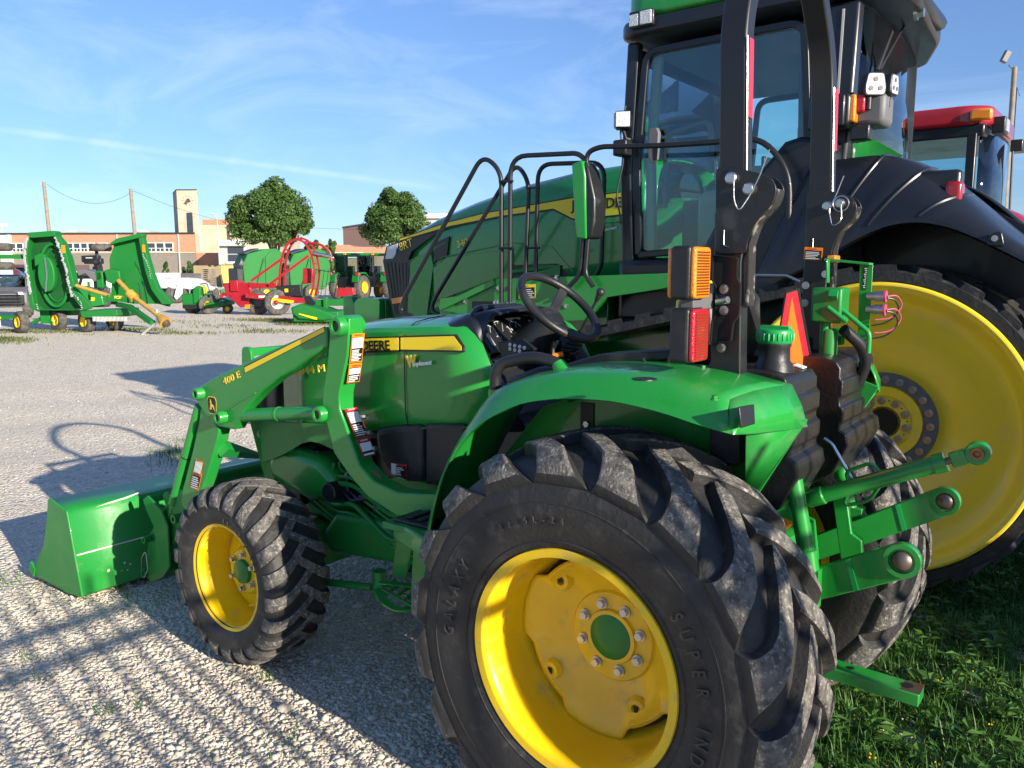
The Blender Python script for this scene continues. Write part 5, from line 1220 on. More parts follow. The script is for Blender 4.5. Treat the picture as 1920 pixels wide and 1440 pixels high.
    part('rear_frame', MB().box(-1.1,.2,cy-.4,cy+.5,.7,1.6), 'green8', T, bevel=.03)
    part('inner_fender', MB().prism([(-1.1,1.0),(.9,1.0),(.9,1.9),(.2,2.25),(-.35,2.12),(-1.1,1.7)], 'y', -2.68, -2.64), 'navy', T)
    part('light_bar_rod', MB().tube([L(1405,516,'y',-1.84), L(1475,517,'y',-1.84), L(1500,528,'y',-1.84)], .010, 8), 'steel', T)
    return T

# ================================================================== red wheeled tractor beyond
def red_tractor():
    q = Vector((.04,-6.1,0)); T = thing('red_tractor', 'dark red tractor with a pale glazed cab half hidden behind the tracked tractor', 'tractor', (q.x, q.y, 0), R(-1), world=False)
    # local frame: x forward, y left; origin under the rear left roof corner
    cy = -.85
    part('roof', MB().prism(fil2([(1.75,-1.65),(1.75,-.05),(1.6,.0),(.12,.0),(-.05,-.15),(-.05,-1.55),(.12,-1.7),(1.6,-1.7)], .10), 'z', 3.02, 3.20), 'maroon', T, bevel=.05, seg=4)
    part('roof_liner', MB().box(.0,1.7,-1.66,-.04,2.92,3.03), 'navy', T, bevel=.02)
    part('roof_lamp', MB().box(-.06,.12,-.06,.03,3.05,3.15), 'amber', T, bevel=.02)
    w = part('roof_work_lamp', MB().box(-.14,-.03,-.42,-.20,2.95,3.10), 'blackp', T, bevel=.01); part('roof_work_lamp', MB().box(-.16,-.05,-1.5,-1.28,2.90,3.02), 'blackp', T, bevel=.01)
    part('roof_lamp_lens', MB().box(-.15,-.14,-.40,-.22,2.97,3.08), 'lens', w)
    for x, y in ((.10,-.06),(1.60,-.06),(.10,-1.64),(1.60,-1.64),(.95,-.04)):
        part('cab_pillar', MB().bar([(x,y,1.5),(x*.98,y,2.95)], .07, .08), 'navy', T, bevel=.01)
    part('side_glass', MB().box(.14,1.58,-.075,-.065,1.7,2.92), 'glassc', T); part('side_glass', MB().box(.14,1.58,-1.64,-1.63,1.7,2.92), 'glassc', T)
    part('rear_glass', MB().grid([[(.04,-.10,z),(-.04,-.4,z),(-.06,cy,z),(-.04,-1.3,z),(.04,-1.60,z)] for z in (1.8,2.4,2.95)]), 'glassc', T, smooth=60, solid=.006)
    part('front_glass', MB().box(1.62,1.63,-1.6,-.10,1.6,2.92), 'glassc', T)
    part('wiper', MB().tube([(-.08,-1.25,2.9),(-.09,-1.30,2.2)], .012, 6), 'blackp', T)
    part('cab_floor', MB().box(.0,1.7,-1.66,-.04,1.1,1.62), 'navy', T, bevel=.03)
    part('seat', MB().box(.4,.9,cy-.25,cy+.25,1.7,1.85).box(.3,.42,cy-.24,cy+.24,1.8,2.35), 'grey', T, bevel=.04)
    part('hood', MB().prism([(1.75,1.2),(4.2,1.15),(4.3,1.3),(4.25,1.85),(3.9,2.0),(1.75,2.15)], 'y', cy-.42, cy+.42), 'maroon', T, bevel=.06, seg=3)
    for s_, y in ((1, .16), (-1, -1.86)):
        rows = []
        for k in range(15):
            t = R(160-140*k/14); x = .18+1.05*math.cos(t); z = 1.22+1.10*math.sin(t)
            rows.append([(x, y-.32*s_, z+.02),(x, y, z+.02),(x, y+.16*s_, z-.02),(x, y+.20*s_, z-.10)])
        part('fender', MB().grid(rows), 'maroon', T, smooth=60, solid=.02)
        W_ = part('rear_wheel', MB().lathe([(.20*s_,.42),(.24*s_,.44),(.10*s_,.36),(.05*s_,.12),(.06*s_,.001)], (.18,y,.92), 'y', 40), 'red', T)
        tyre(W_, (.18,y,.92), [(0,.88),(.14,.87),(.24,.82),(.27,.7),(.25,.5),(.22,.43)], 20, [(-.03,-20,.03,.05),(.1,-8,.035,.05),(.2,-2,.04,.05),(.3,2,.05,.02)], 0, .5, 48, 6, s_, 'rubber', 'rubber')
        W_ = part('front_wheel', MB().lathe([(.14*s_,.30),(.16*s_,.32),(.05*s_,.1),(.05*s_,.001)], (3.5,y-.1*s_,.66), 'y', 32), 'red', T)
        tyre(W_, (3.5,y-.1*s_,.66), [(0,.62),(.12,.61),(.18,.56),(.20,.45),(.17,.33)], 18, [(-.03,-20,.025,.035),(.08,-8,.03,.035),(.18,-2,.035,.03),(.22,2,.04,.01)], 0, .5, 40, 5, s_, 'rubber', 'rubber')
    tl = part('tail_lamp', MB().box(-.30,-.26,-.12,.06,1.62,1.74), 'redl', T, bevel=.01)
    part('chassis', MB().box(-.2,4.1,cy-.3,cy+.3,.6,1.2), 'navy', T, bevel=.04)
    m = MB()
    mr = part('mirror', MB().box(1.5,1.56,.22,.42,2.35,2.75).tube([(1.6,-.05,2.75),(1.55,.25,2.7)], .02), 'blackp', T, bevel=.01)
    lm = part('fender_work_lamp', MB().box(1.05,1.25,.06,.20,2.55,2.75).box(.72,.92,.06,.22,2.58,2.80).tube([(.9,-.02,2.5),(.9,.12,2.5),(.9,.12,2.62)], .03), 'blackp', T, bevel=.02)
    part('signal_board', MB().box(.42,.50,.05,.16,1.90,2.25, ry=-.5), 'redt', T, bevel=.01)
    return T
# ================================================================== things beyond the yard, each on its own spot of ground
HZ = 507.0
class Site:
    """a spot on the ground below picture column x0 at a given distance; local x runs to the right, y away"""
    def __init__(s, depth, x0):
        s.s = depth/CAM['f']; s.x0 = x0
        hf = Vector((math.cos(_y), math.sin(_y), 0)); hr = Vector((math.sin(_y), -math.cos(_y), 0))
        s.loc = Vector((C0.x, C0.y, 0))+hf*depth+hr*(x0-960)*s.s
    def X(s, px): return (px-s.x0)*s.s
    def Z(s, py, px=None): return C0.z+(HZ-.00292*((s.x0 if px is None else px)-960)-py)*s.s
    def XP(s, px, y): return (px-960)*(s.s+y/CAM['f'])-(s.x0-960)*s.s
    def P(s, px, py, y=0): return (s.XP(px, y), y, C0.z+(s.Z(py, px)-C0.z)*(1+y/(s.s*CAM['f'])))
    def poly(s, pts): return [(s.X(a), s.Z(b, a)) for a, b in pts]
    def blk(s, a, b, y0, y1, z0, z1): return MB().prism([(s.XP(a,y0),y0),(s.XP(b,y0),y0),(s.XP(b,y1),y1),(s.XP(a,y1),y1)], 'z', z0, z1)
    def thing(s, name, label, cat, rz=0, **k): return thing(name, label, cat, tuple(s.loc), _y-PI/2+rz, world=False, **k)
z4 = lambda x, y: (x/4, 330+y/4)               # enlargement used when measuring
def z4b(x, y): return (400+x/4, 330+y/4)

def bush(T, c, rx, ry, rz, n, size, m, name='crown', clumps=26, seed=1, low=-.55):
    """foliage: many leaf cards gathered in clumps through the crown"""
    r_ = np.random.default_rng(seed); vs = []; c = np.array(c)
    cc = []
    while len(cc) < clumps:
        p = r_.normal(size=3); p /= np.linalg.norm(p); p *= r_.uniform(.45, 1.0)**.6
        if p[2] > low: cc.append(p)
    cc = np.array(cc); cc[:,:2] *= (1-.30*np.clip(cc[:,2],-.4,1))[:,None]*(1+.10*np.sin(3*np.arctan2(cc[:,1],cc[:,0])+seed))[:,None]
    rad = r_.uniform(.13, .36, size=clumps)
    idx = r_.integers(0, clumps, n)
    d = r_.normal(size=(n,3)); d /= np.linalg.norm(d, axis=1)[:,None]; d *= (r_.uniform(.35,1.0,size=n)**.5)[:,None]*rad[idx][:,None]
    P_ = (cc[idx]*.84+d)*np.array([rx,ry,rz])+c
    nrm = d+r_.normal(size=(n,3))*.16; nrm[:,2] += .08; nrm /= np.linalg.norm(nrm, axis=1)[:,None]
    a = np.cross(nrm, r_.normal(size=(n,3))); a /= np.linalg.norm(a, axis=1)[:,None]; b = np.cross(nrm, a)
    sz = size*r_.uniform(.6,1.4,size=n)[:,None]
    v = np.stack([P_+a*sz, P_+b*sz*.55, P_-a*sz, P_-b*sz*.55], 1).reshape(-1,3)
    mb = MB(); mb.v = [tuple(x) for x in v]; mb.f = [(4*i,4*i+1,4*i+2,4*i+3) for i in range(n)]
    return part(name, mb, m, T, smooth=0)
def leafmat(name, c1, c2, sc=1.3):
    m = bpy.data.materials.new(name); m.use_nodes = True; t = m.node_tree; b = t.nodes['Principled BSDF']
    b.inputs['Roughness'].default_value = .55
    g = t.nodes.new('ShaderNodeNewGeometry'); n = t.nodes.new('ShaderNodeTexNoise'); n.inputs['Scale'].default_value = sc
    t.links.new(g.outputs['Position'], n.inputs['Vector'])
    x = t.nodes.new('ShaderNodeMixRGB'); x.inputs[1].default_value = (*c1,1); x.inputs[2].default_value = (*c2,1)
    ad = t.nodes.new('ShaderNodeMath'); ad.operation = 'MULTIPLY_ADD'; ad.inputs[1].default_value = .6
    t.links.new(g.outputs['Random Per Island'], ad.inputs[0]); mr = t.nodes.new('ShaderNodeMapRange'); mr.inputs[1].default_value = .35; mr.inputs[2].default_value = .7; mr.inputs[4].default_value = .5
    t.links.new(n.outputs['Fac'], mr.inputs[0]); t.links.new(mr.outputs[0], ad.inputs[2])
    t.links.new(ad.outputs[0], x.inputs[0]); t.links.new(x.outputs[0], b.inputs['Base Color'])
    tr2 = t.nodes.new('ShaderNodeBsdfTranslucent'); t.links.new(x.outputs[0], tr2.inputs[0]); ms = t.nodes.new('ShaderNodeMixShader'); ms.inputs[0].default_value = .3
    o = t.nodes['Material Output']; t.links.new(b.outputs[0], ms.inputs[1]); t.links.new(tr2.outputs[0], ms.inputs[2]); t.links.new(ms.outputs[0], o.inputs[0])
    return m
M['leaf'] = leafmat('tree_leaves', (.034,.085,.018), (.105,.19,.036), .5)
M['weed'] = leafmat('weed_leaves', (.030,.11,.018), (.12,.25,.04), 6)
M['bark'] = mat('bark', (.12,.09,.065), .9, noise=(9,(.06,.045,.035),.35,.7), bump=(14,.6))
M['wood'] = mat('weathered_wood', (.27,.225,.17), .85, noise=(4,(.18,.15,.115),.35,.7))
def brickmat(name, c1, c2, mortar, sc):
    m = bpy.data.materials.new(name); m.use_nodes = True; t = m.node_tree; b = t.nodes['Principled BSDF']; b.inputs['Roughness'].default_value = .9
    tc = t.nodes.new('ShaderNodeTexCoord'); mp = t.nodes.new('ShaderNodeMapping'); mp.inputs['Rotation'].default_value = (R(90),0,0); mp.inputs['Scale'].default_value = (sc,)*3
    br = t.nodes.new('ShaderNodeTexBrick'); br.inputs['Color1'].default_value = (*c1,1); br.inputs['Color2'].default_value = (*c2,1); br.inputs['Mortar'].default_value = (*mortar,1); br.inputs['Scale'].default_value = 1
    t.links.new(tc.outputs['Object'], mp.inputs[0]); t.links.new(mp.outputs[0], br.inputs[0]); t.links.new(br.outputs[0], b.inputs['Base Color']); return m
M['brick'] = brickmat('orange_brick', (.47,.215,.13), (.41,.18,.105), (.40,.25,.17), 1.2)
M['block'] = brickmat('grey_block', (.20,.175,.145), (.17,.15,.125), (.23,.21,.18), .9)
M['stone'] = mat('stained_stone', (.47,.42,.32), .9, noise=(.35,(.40,.33,.23),.45,.72), dirt=((.25,.21,.16),1.1,.60,.85))
M['wpanel'] = mat('white_panel', (.62,.61,.57), .7)
M['roofm'] = mat('dark_roof_trim', (.03,.035,.045), .6)
M['brown'] = mat('brown_cladding', (.12,.075,.07), .8)
M['tan'] = mat('tan_container', (.33,.26,.14), .7, noise=(.7,(.26,.2,.11),.4,.7))
M['yel2'] = mat('yellow_skip_paint', (.66,.50,.14), .6)
M['tarp'] = mat('white_tarpaulin', (.70,.70,.70), .45, bump=(2.2,1.0))
M['golden'] = mat('driveline_yellow', (.44,.26,.04), .55, noise=(6,(.30,.20,.06),.45,.7))
M['ptire'] = mat('dusty_tyre', (.05,.048,.045), .85, noise=(9,(.13,.12,.10),.4,.7))
M['chain'] = mat('safety_chain', (.62,.62,.60), .35, metal=.7)

def wheel(T, x, y, z, r, w, hub='yellow', yaw=0, name='wheel', hr=.5, tm='ptire'):
    """small wheel in a thing's own frame; axle along local x turned by yaw"""
    a = Vector((math.cos(yaw), math.sin(yaw), 0)); c = Vector((x, y, z)); b = a.orthogonal() if False else Vector((-a.y, a.x, 0)); up = Vector((0,0,1))
    def ring(prof, mb):
        vs = []; n = len(prof); sg = 28
        for k in range(sg):
            t = 2*PI*k/sg
            for q, rr in prof: vs.append(c+a*q+(b*math.cos(t)+up*math.sin(t))*rr)
        fs = [(k*n+i, k*n+i+1, ((k+1) % sg)*n+i+1, ((k+1) % sg)*n+i) for k in range(sg) for i in range(n-1)]
        return mb.add(vs, fs)
    W_ = part(name, ring([(w/2,r*hr*.98),(w*.42,r*hr),(w*.18,r*hr*.8),(w*.16,.02),(w*.3,.02),(w*.3,.001)], ring([(-w/2,r*hr*.98),(-w*.42,r*hr),(-w*.18,r*hr*.8),(-w*.16,.001)], MB())), hub, T, smooth=40)
    part('tyre', ring([(-w*.42,r*hr*.97),(-w*.5,r*.75),(-w*.46,r*.92),(-w*.36,r*.985),(0,r),(w*.36,r*.985),(w*.46,r*.92),(w*.5,r*.75),(w*.42,r*hr*.97)], MB()), tm, W_, smooth=50)
    return W_

def batwing_mower():
    s = Site(23.4, 150); T = s.thing('batwing_mower', 'large green folding mower with both wings raised and a yellow driveshaft', 'mower')
    s_ = s.s; d = .34
    def pz(pts): return s.poly([z4(a, b) for a, b in pts])
    # left wing, underside to the camera: back sheet plus flanges and blade pan
    o = pz([(285,455),(455,440),(505,500),(545,620),(575,850),(625,985),(560,1000),(300,1000),(255,960),(235,700),(235,560)])
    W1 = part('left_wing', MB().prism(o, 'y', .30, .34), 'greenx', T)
    edge = [Vector((x, .16, z)) for x, z in o]
    part('wing_flange', MB().bar(edge+[edge[0]], .34, .02), 'greenf', W1)
    part('wing_top_lip', MB().prism(pz([(270,455),(275,432),(460,418),(475,432),(470,458),(300,470)]), 'y', -.05, .34), 'greenf', W1, bevel=.01)
    part('wing_side_plate', MB().prism(pz([(460,440),(505,470),(545,590),(590,840),(690,960),(695,990),(635,1005),(560,890),(530,700),(500,560)]), 'y', -.02, .10), 'greenf', W1, bevel=.01)
    part('wing_side_plate', MB().prism(pz([(255,470),(275,470),(250,600),(270,950),(310,1000),(300,1015),(245,990),(220,700),(225,560)]), 'y', -.02, .10), 'greenf', W1, bevel=.01)
    cx, cz = s.P(*z4(410,745))[0], s.P(*z4(410,745))[2]
    rg = MB(); rg.tube([Vector((cx+.40*math.cos(t), .20, cz+.88*math.sin(t))) for t in [2*PI*k/40 for k in range(40)]], .045, 8, closed=True).tube([Vector((cx+.33*math.cos(t), .27, cz+.74*math.sin(t))) for t in [2*PI*k/40 for k in range(40)]], .02, 8, closed=True)
    each('blade_pan_ring', rg, 'greenf', W1)
    cx2, cz2 = s.P(*z4(375,735))[0], s.P(*z4(375,735))[2]
    part('blade_pan', MB().prism([(cx2+.24*math.cos(t), cz2+.50*math.sin(t)) for t in [2*PI*k/36 for k in range(36)]], 'y', .02, .22), 'greenf', W1, bevel=.03)
    part('blade', MB().bar([(cx2+.03,-.02,cz2+.45),(cx2+.05,-.02,cz2),(cx2-.02,-.02,cz2-.5)], .01, .05), 'steel', W1)
    part('gearbox_arm', MB().prism(pz([(300,600),(350,580),(390,600),(330,660),(300,680)]), 'y', .0, .25), 'greenf', W1, bevel=.02)
    ch = MB()
    def chain(pts, w=.05, per=.055):
        P_ = [Vector(s.P(*z4(a, b), -.06)) for a, b in pts]
        for i in range(len(P_)-1):
            n = max(1, int((P_[i+1]-P_[i]).length/per))
            for k in range(n):
                p = P_[i].lerp(P_[i+1], k/n)+Vector(((rng.random()-.5)*.03, (rng.random()-.5)*.03, 0)); ch.sphere(p, w*(.6+.5*rng.random()), 8, (1,.6,1))
    chain([(250,480),(228,600),(240,780),(250,880),(255,905)]); chain([(468,470),(490,540),(525,680),(548,850),(560,910)], .045); chain([(560,870),(600,910),(625,950),(630,1000)], .03)
    chain([(290,960),(300,1005)], .03)
    each('chain_guard', ch, 'chain', T, gap=.05)
    # right wing
    o = pz([(850,505),(900,470),(1080,445),(1095,560),(1130,730),(1165,850),(1250,930),(1235,985),(1150,960),(960,960),(830,940),(800,760),(800,620)])
    W2 = part('right_wing', MB().prism(o, 'y', .45, .49), 'greenf', T)
    part('wing_flange', MB().prism(pz([(1060,470),(1088,462),(1105,560),(1145,740),(1180,845),(1265,930),(1262,960),(1205,962),(1130,850),(1095,720),(1070,560)]), 'y', .20, .46), 'greenf', W2, bevel=.01)
    part('wing_top_lip', MB().prism(pz([(850,505),(900,472),(1075,433),(1090,440),(1088,462),(900,505),(840,522)]), 'y', .18, .50), 'greenf', W2, bevel=.01)
    ch = MB(); chain([(1110,590),(1150,700),(1162,780)], .022); part('chain_guard', ch, 'chain', T)
    part('orange_reflector', MB().box(*[s.X(v) for v in (128,135)],-.03,-.02,s.Z(475),s.Z(461)), 'amber', T); part('orange_reflector', MB().box(*[s.X(v) for v in (271.5,277)],.17,.18,s.Z(474),s.Z(460)), 'amber', T)
    # centre deck and frame
    part('centre_deck', MB().prism(pz([(690,1000),(960,990),(965,1030),(950,1050),(700,1050)]), 'y', -.6, .8), 'greenf', T, bevel=.02)
    ch = MB()
    for k in range(26):
        a = Vector(s.P(*z4(705+10*k, 1050), -.62)); ch.cyl(a, a-Vector((0,0,.13)), .014, seg=6)
    part('chain_guard', ch, 'chain', T)
    part('frame_beam', MB().box(s.X(62),s.X(200),.5,.66,s.Z(592),s.Z(582)).box(s.X(62),s.X(80),.4,.8,s.Z(607),s.Z(580)), 'greend', T, bevel=.01)
    part('gearbox', MB().prism(pz([(835,710),(880,695),(950,710),(955,790),(900,810),(850,790)]), 'y', -.2, .1).box(s.X(190),s.X(203),-.1,.1,s.Z(540),s.Z(508)), 'greenf', T, bevel=.03)
    part('gearbox', MB().prism(pz([(755,720),(800,715),(812,775),(765,785)]), 'y', -.1, .2), 'greenf', T, bevel=.02)
    part('gearbox_stand', MB().bar([s.P(*z4(890,800),0), s.P(*z4(870,960),0)], .12, .14).bar([s.P(*z4(690,790),.2), s.P(*z4(690,930),.2)], .05, .05), 'greenf', T)
    part('tongue', MB().bar([s.P(*z4(900,960),-.1), s.P(*z4(980,975),-.5), s.P(*z4(1150,1100),-1.2)], .16, .13, (0,1,0)), 'greenf', T, bevel=.01)
    part('centre_plate', MB().prism(pz([(862,885),(960,882),(960,935),(862,935)]), 'y', -.35, -.30), 'greenf', T, bevel=.01)
    q = Vector(s.P(*z4(876,916), -.36)); part('model_lettering', textmb('FC20R', .105, q, (1,0,0), (0,0,1), ext=.003, bold=.004, sx=.95), 'gold', T, smooth=0)
    ds = [s.P(*z4(915,785),-.25), s.P(*z4(1010,895),-.6), s.P(*z4(1205,1050),-1.3)]
    DS = part('driveshaft', MB().tube([ds[0], ds[1], ds[2]], [.065,.065,.06], 14), 'golden', T)
    each('shaft_shield', MB().tube([ds[1]-Vector((.05,0,-.06)) if False else Vector(ds[1])+Vector((-.09,.03,.08)), Vector(ds[1])+Vector((.08,-.03,-.08))], .13, 16).tube([ds[2], Vector(ds[2])+Vector((.20,-.12,-.16))], [.09,.17], 16), 'golden', DS)
    part('shaft_joint', MB().tube([Vector(ds[2])+Vector((.20,-.12,-.16)), Vector(ds[2])+Vector((.28,-.16,-.22))], [.11,.08], 12), 'iron', DS)
    part('driveshaft', MB().tube([s.P(*z4(598,820),-.2), s.P(*z4(850,898),-.3)], .055, 12), 'golden', T)
    part('jack_stand', MB().cyl(s.P(*z4(1185,1000),-1.2), s.P(*z4(1190,1090),-1.2), .05, seg=12).cyl(s.P(*z4(1195,1080),-1.2), (s.P(*z4(1202,1150))[0],-1.2,0.0), .035, seg=12), 'chain', T)
    part('hose_loop', MB().tube(fillet([s.P(*z4(1065,800),-.3), s.P(*z4(1075,950),-.4), s.P(*z4(1120,960),-.4), s.P(*z4(1100,800),-.3), s.P(*z4(1085,790),-.3)], .1), .018, 6), 'blackp', T)
    # ground wheels and the lifted wing wheels
    for px, y, dy in ((61,.0,0),(97,.9,.0),(171,.3,0),(204,.9,0)): wheel(T, s.X(px), -.5+y, .31, .31, .24, 'yellow', R(236) if px != 61 else R(232))
    part('wheel_arm', MB().bar([s.P(62,605,.5), s.P(90,590,.5), s.P(100,606,.4)], .08, .10).bar([s.P(171,600,.2), s.P(200,592,.4)], .08, .1), 'greenf', T)
    ar = MB().bar([s.P(*z4(45,607),.1), s.P(*z4(240,607),.2)], .10, .12).cyl(s.P(*z4(42,560),.1), s.P(*z4(42,650),.1), .03)
    part('lifted_axle_arm', ar, 'greenf', T)
    for c_ in ((62,537),(62,675)):
        x, y, z = s.P(*z4(*c_), .1); part('lifted_wheel', MB().lathe([(-.10,.10),(-.11,.20),(-.10,.26),(-.05,.295),(.05,.295),(.10,.26),(.11,.20),(.10,.10),(.05,.08),(-.05,.08)], (x,y,z), 'z', 32), 'ptire', T, smooth=50)
    x, y, z = s.P(*z4(800,540), .8); part('lifted_wheel', MB().lathe([(-.10,.10),(-.11,.20),(-.10,.26),(-.05,.295),(.05,.295),(.10,.26),(.11,.20),(.10,.10)], (x,y,z), 'z', 32), 'ptire', T, smooth=50)
    x, y, z = s.P(*z4(780,640), .8); part('lifted_axle_arm', MB().box(x-.4,x+.1,y-.1,y+.1,z-.08,z+.08).bar([(x-.05,y,z-.3),(x-.05,y,z+.4)], .08, .08), 'black', T, bevel=.02)
    return T

def mower_corner():
    s = Site(22.6, 8); T = s.thing('mower_deck', 'corner of another green mower deck with hanging chains at the left edge of the picture', 'mower')
    part('deck', MB().box(-2.4,s.X(20),-.4,.9,s.Z(597),s.Z(591)), 'greenf', T, bevel=.01); part('deck_band', MB().box(-2.4,s.X(20)+.01,-.41,-.40,s.Z(595),s.Z(591)), 'yellow', T)
    ch = MB()
    for k in range(40): ch.cyl((-2.3+.063*k,-.41,s.Z(597)), (-2.3+.063*k+.01*rng.random(),-.41,s.Z(610)), .014, seg=6)
    part('chain_guard', ch, 'chain', T)
    wheel(T, -1.5, .2, .27, .27, .2); return T

def utility_vehicle(x0, depth, label, rz=0):
    s = Site(depth, x0); T = s.thing('utility_vehicle', label, 'utility vehicle', rz)
    part('cab_roof', MB().prism(fil2([(-.75,-.35),(.75,-.35),(.75,1.1),(-.75,1.1)], .12), 'z', 1.88, 1.97), 'navy', T, bevel=.02)
    pl_ = MB()
    for x in (-.70, .70): pl_.bar([(x*.98,-.42,1.12),(x,-.30,1.90)], .05, .06)
    part('front_pillar', pl_, 'navy', T); pl_ = MB()
    for x in (-.70, .70): pl_.bar([(x,1.05,1.0),(x,1.0,1.9)], .05, .06)
    part('rear_pillar', pl_, 'navy', T)
    part('windscreen', MB().add([(-.66,-.42,1.14),(.66,-.42,1.14),(.66,-.31,1.86),(-.66,-.31,1.86)], [(0,1,2,3)]), 'glassc', T, solid=.006)
    part('body', MB().prism([(-1.0,.55),(-.95,.95),(-.45,1.14),(.2,1.14),(1.9,1.05),(1.9,.45),(-.9,.40)], 'x', -.72, .72), 'grey', T, bevel=.05, seg=3)
    part('seats', MB().box(-.6,.6,.3,.8,1.0,1.15).box(-.6,.6,.75,.85,1.1,1.6), 'black', T, bevel=.04)
    part('bumper', MB().box(-.62,.62,-1.10,-1.0,.50,.86), 'navy', T, bevel=.03)
    gb = MB()
    for k in range(3): gb.tube(fillet([(-.5,-1.05,.60+.12*k),(-.48,-1.18,.62+.12*k),(.48,-1.18,.62+.12*k),(.5,-1.05,.60+.12*k)], .05), .018, 8)
    gb.tube(fillet([(-.42,-1.1,.45),(-.42,-1.16,1.0),(.42,-1.16,1.0),(.42,-1.1,.45)], .1), .022, 8)
    part('brush_bar', gb, 'blackp', T)
    for x in (-.48, .48): part('headlight', MB().prism(fil2([(x-.14,.86),(x+.14,.86),(x+.10,.97),(x-.12,.97)], .03), 'y', -1.03, -.96), 'lens', T, bevel=.01)
    for x in (-.66, .66):
        for y in (-.65, 1.35): wheel(T, x, y, .36, .36, .27, 'grey', 0, hr=.5)
    return T

def zero_turn():
    s = Site(33.5, 395); T = s.thing('ride_on_mower', 'small green ride-on mower with yellow wheels and yellow seat on the gravel', 'mower')
    def pz(pts): return s.poly([z4(a, b) for a, b in pts])
    part('rear_engine_frame', MB().prism(pz([(1410,880),(1550,870),(1565,900),(1560,985),(1480,990),(1415,985)]), 'y', -.5, .5), 'greenf', T, bevel=.05)
    part('bumper', MB().prism(pz([(1420,958),(1545,955),(1545,985),(1420,985)]), 'y', -.56, -.50), 'blackp', T, bevel=.01)
    part('fender', MB().prism(pz([(1500,850),(1530,820),(1560,830),(1550,920),(1620,880),(1650,900),(1600,930),(1500,950)]), 'y', -.55, -.2), 'greenf', T, bevel=.03)
    part('fender', MB().prism(pz([(1440,850),(1470,835),(1450,900),(1420,920)]), 'y', .1, .4), 'greenf', T, bevel=.03)
    part('seat', MB().prism(pz([(1490,825),(1545,815),(1560,840),(1555,885),(1505,890)]), 'y', -.25, .25), 'seat', T, bevel=.06, seg=3)
    part('control_lever', MB().tube(fillet([s.P(*z4(1600,900),-.3), s.P(*z4(1570,800),-.3), s.P(*z4(1520,810),-.3)], .1), .02, 8), 'blackp', T)
    part('mower_deck', MB().prism(pz([(1580,940),(1730,930),(1740,960),(1650,985),(1590,985)]), 'y', -.6, .6), 'greenf', T, bevel=.04)
    part('front_frame', MB().bar([s.P(*z4(1600,950),-.3), s.P(*z4(1680,915),-.3), s.P(*z4(1740,940),-.3)], .07, .07), 'greenf', T)
    wheel(T, s.X(402), -.50, .38, .38, .28, 'yellow', R(110), hr=.42); wheel(T, s.X(361), .2, .34, .36, .30, 'greend', R(100), hr=.4)
    wheel(T, s.X(434), -.35, .19, .19, .12, 'yellow', R(100), name='caster_wheel'); wheel(T, s.X(425), .35, .19, .19, .12, 'yellow', R(100), name='caster_wheel')
    return T

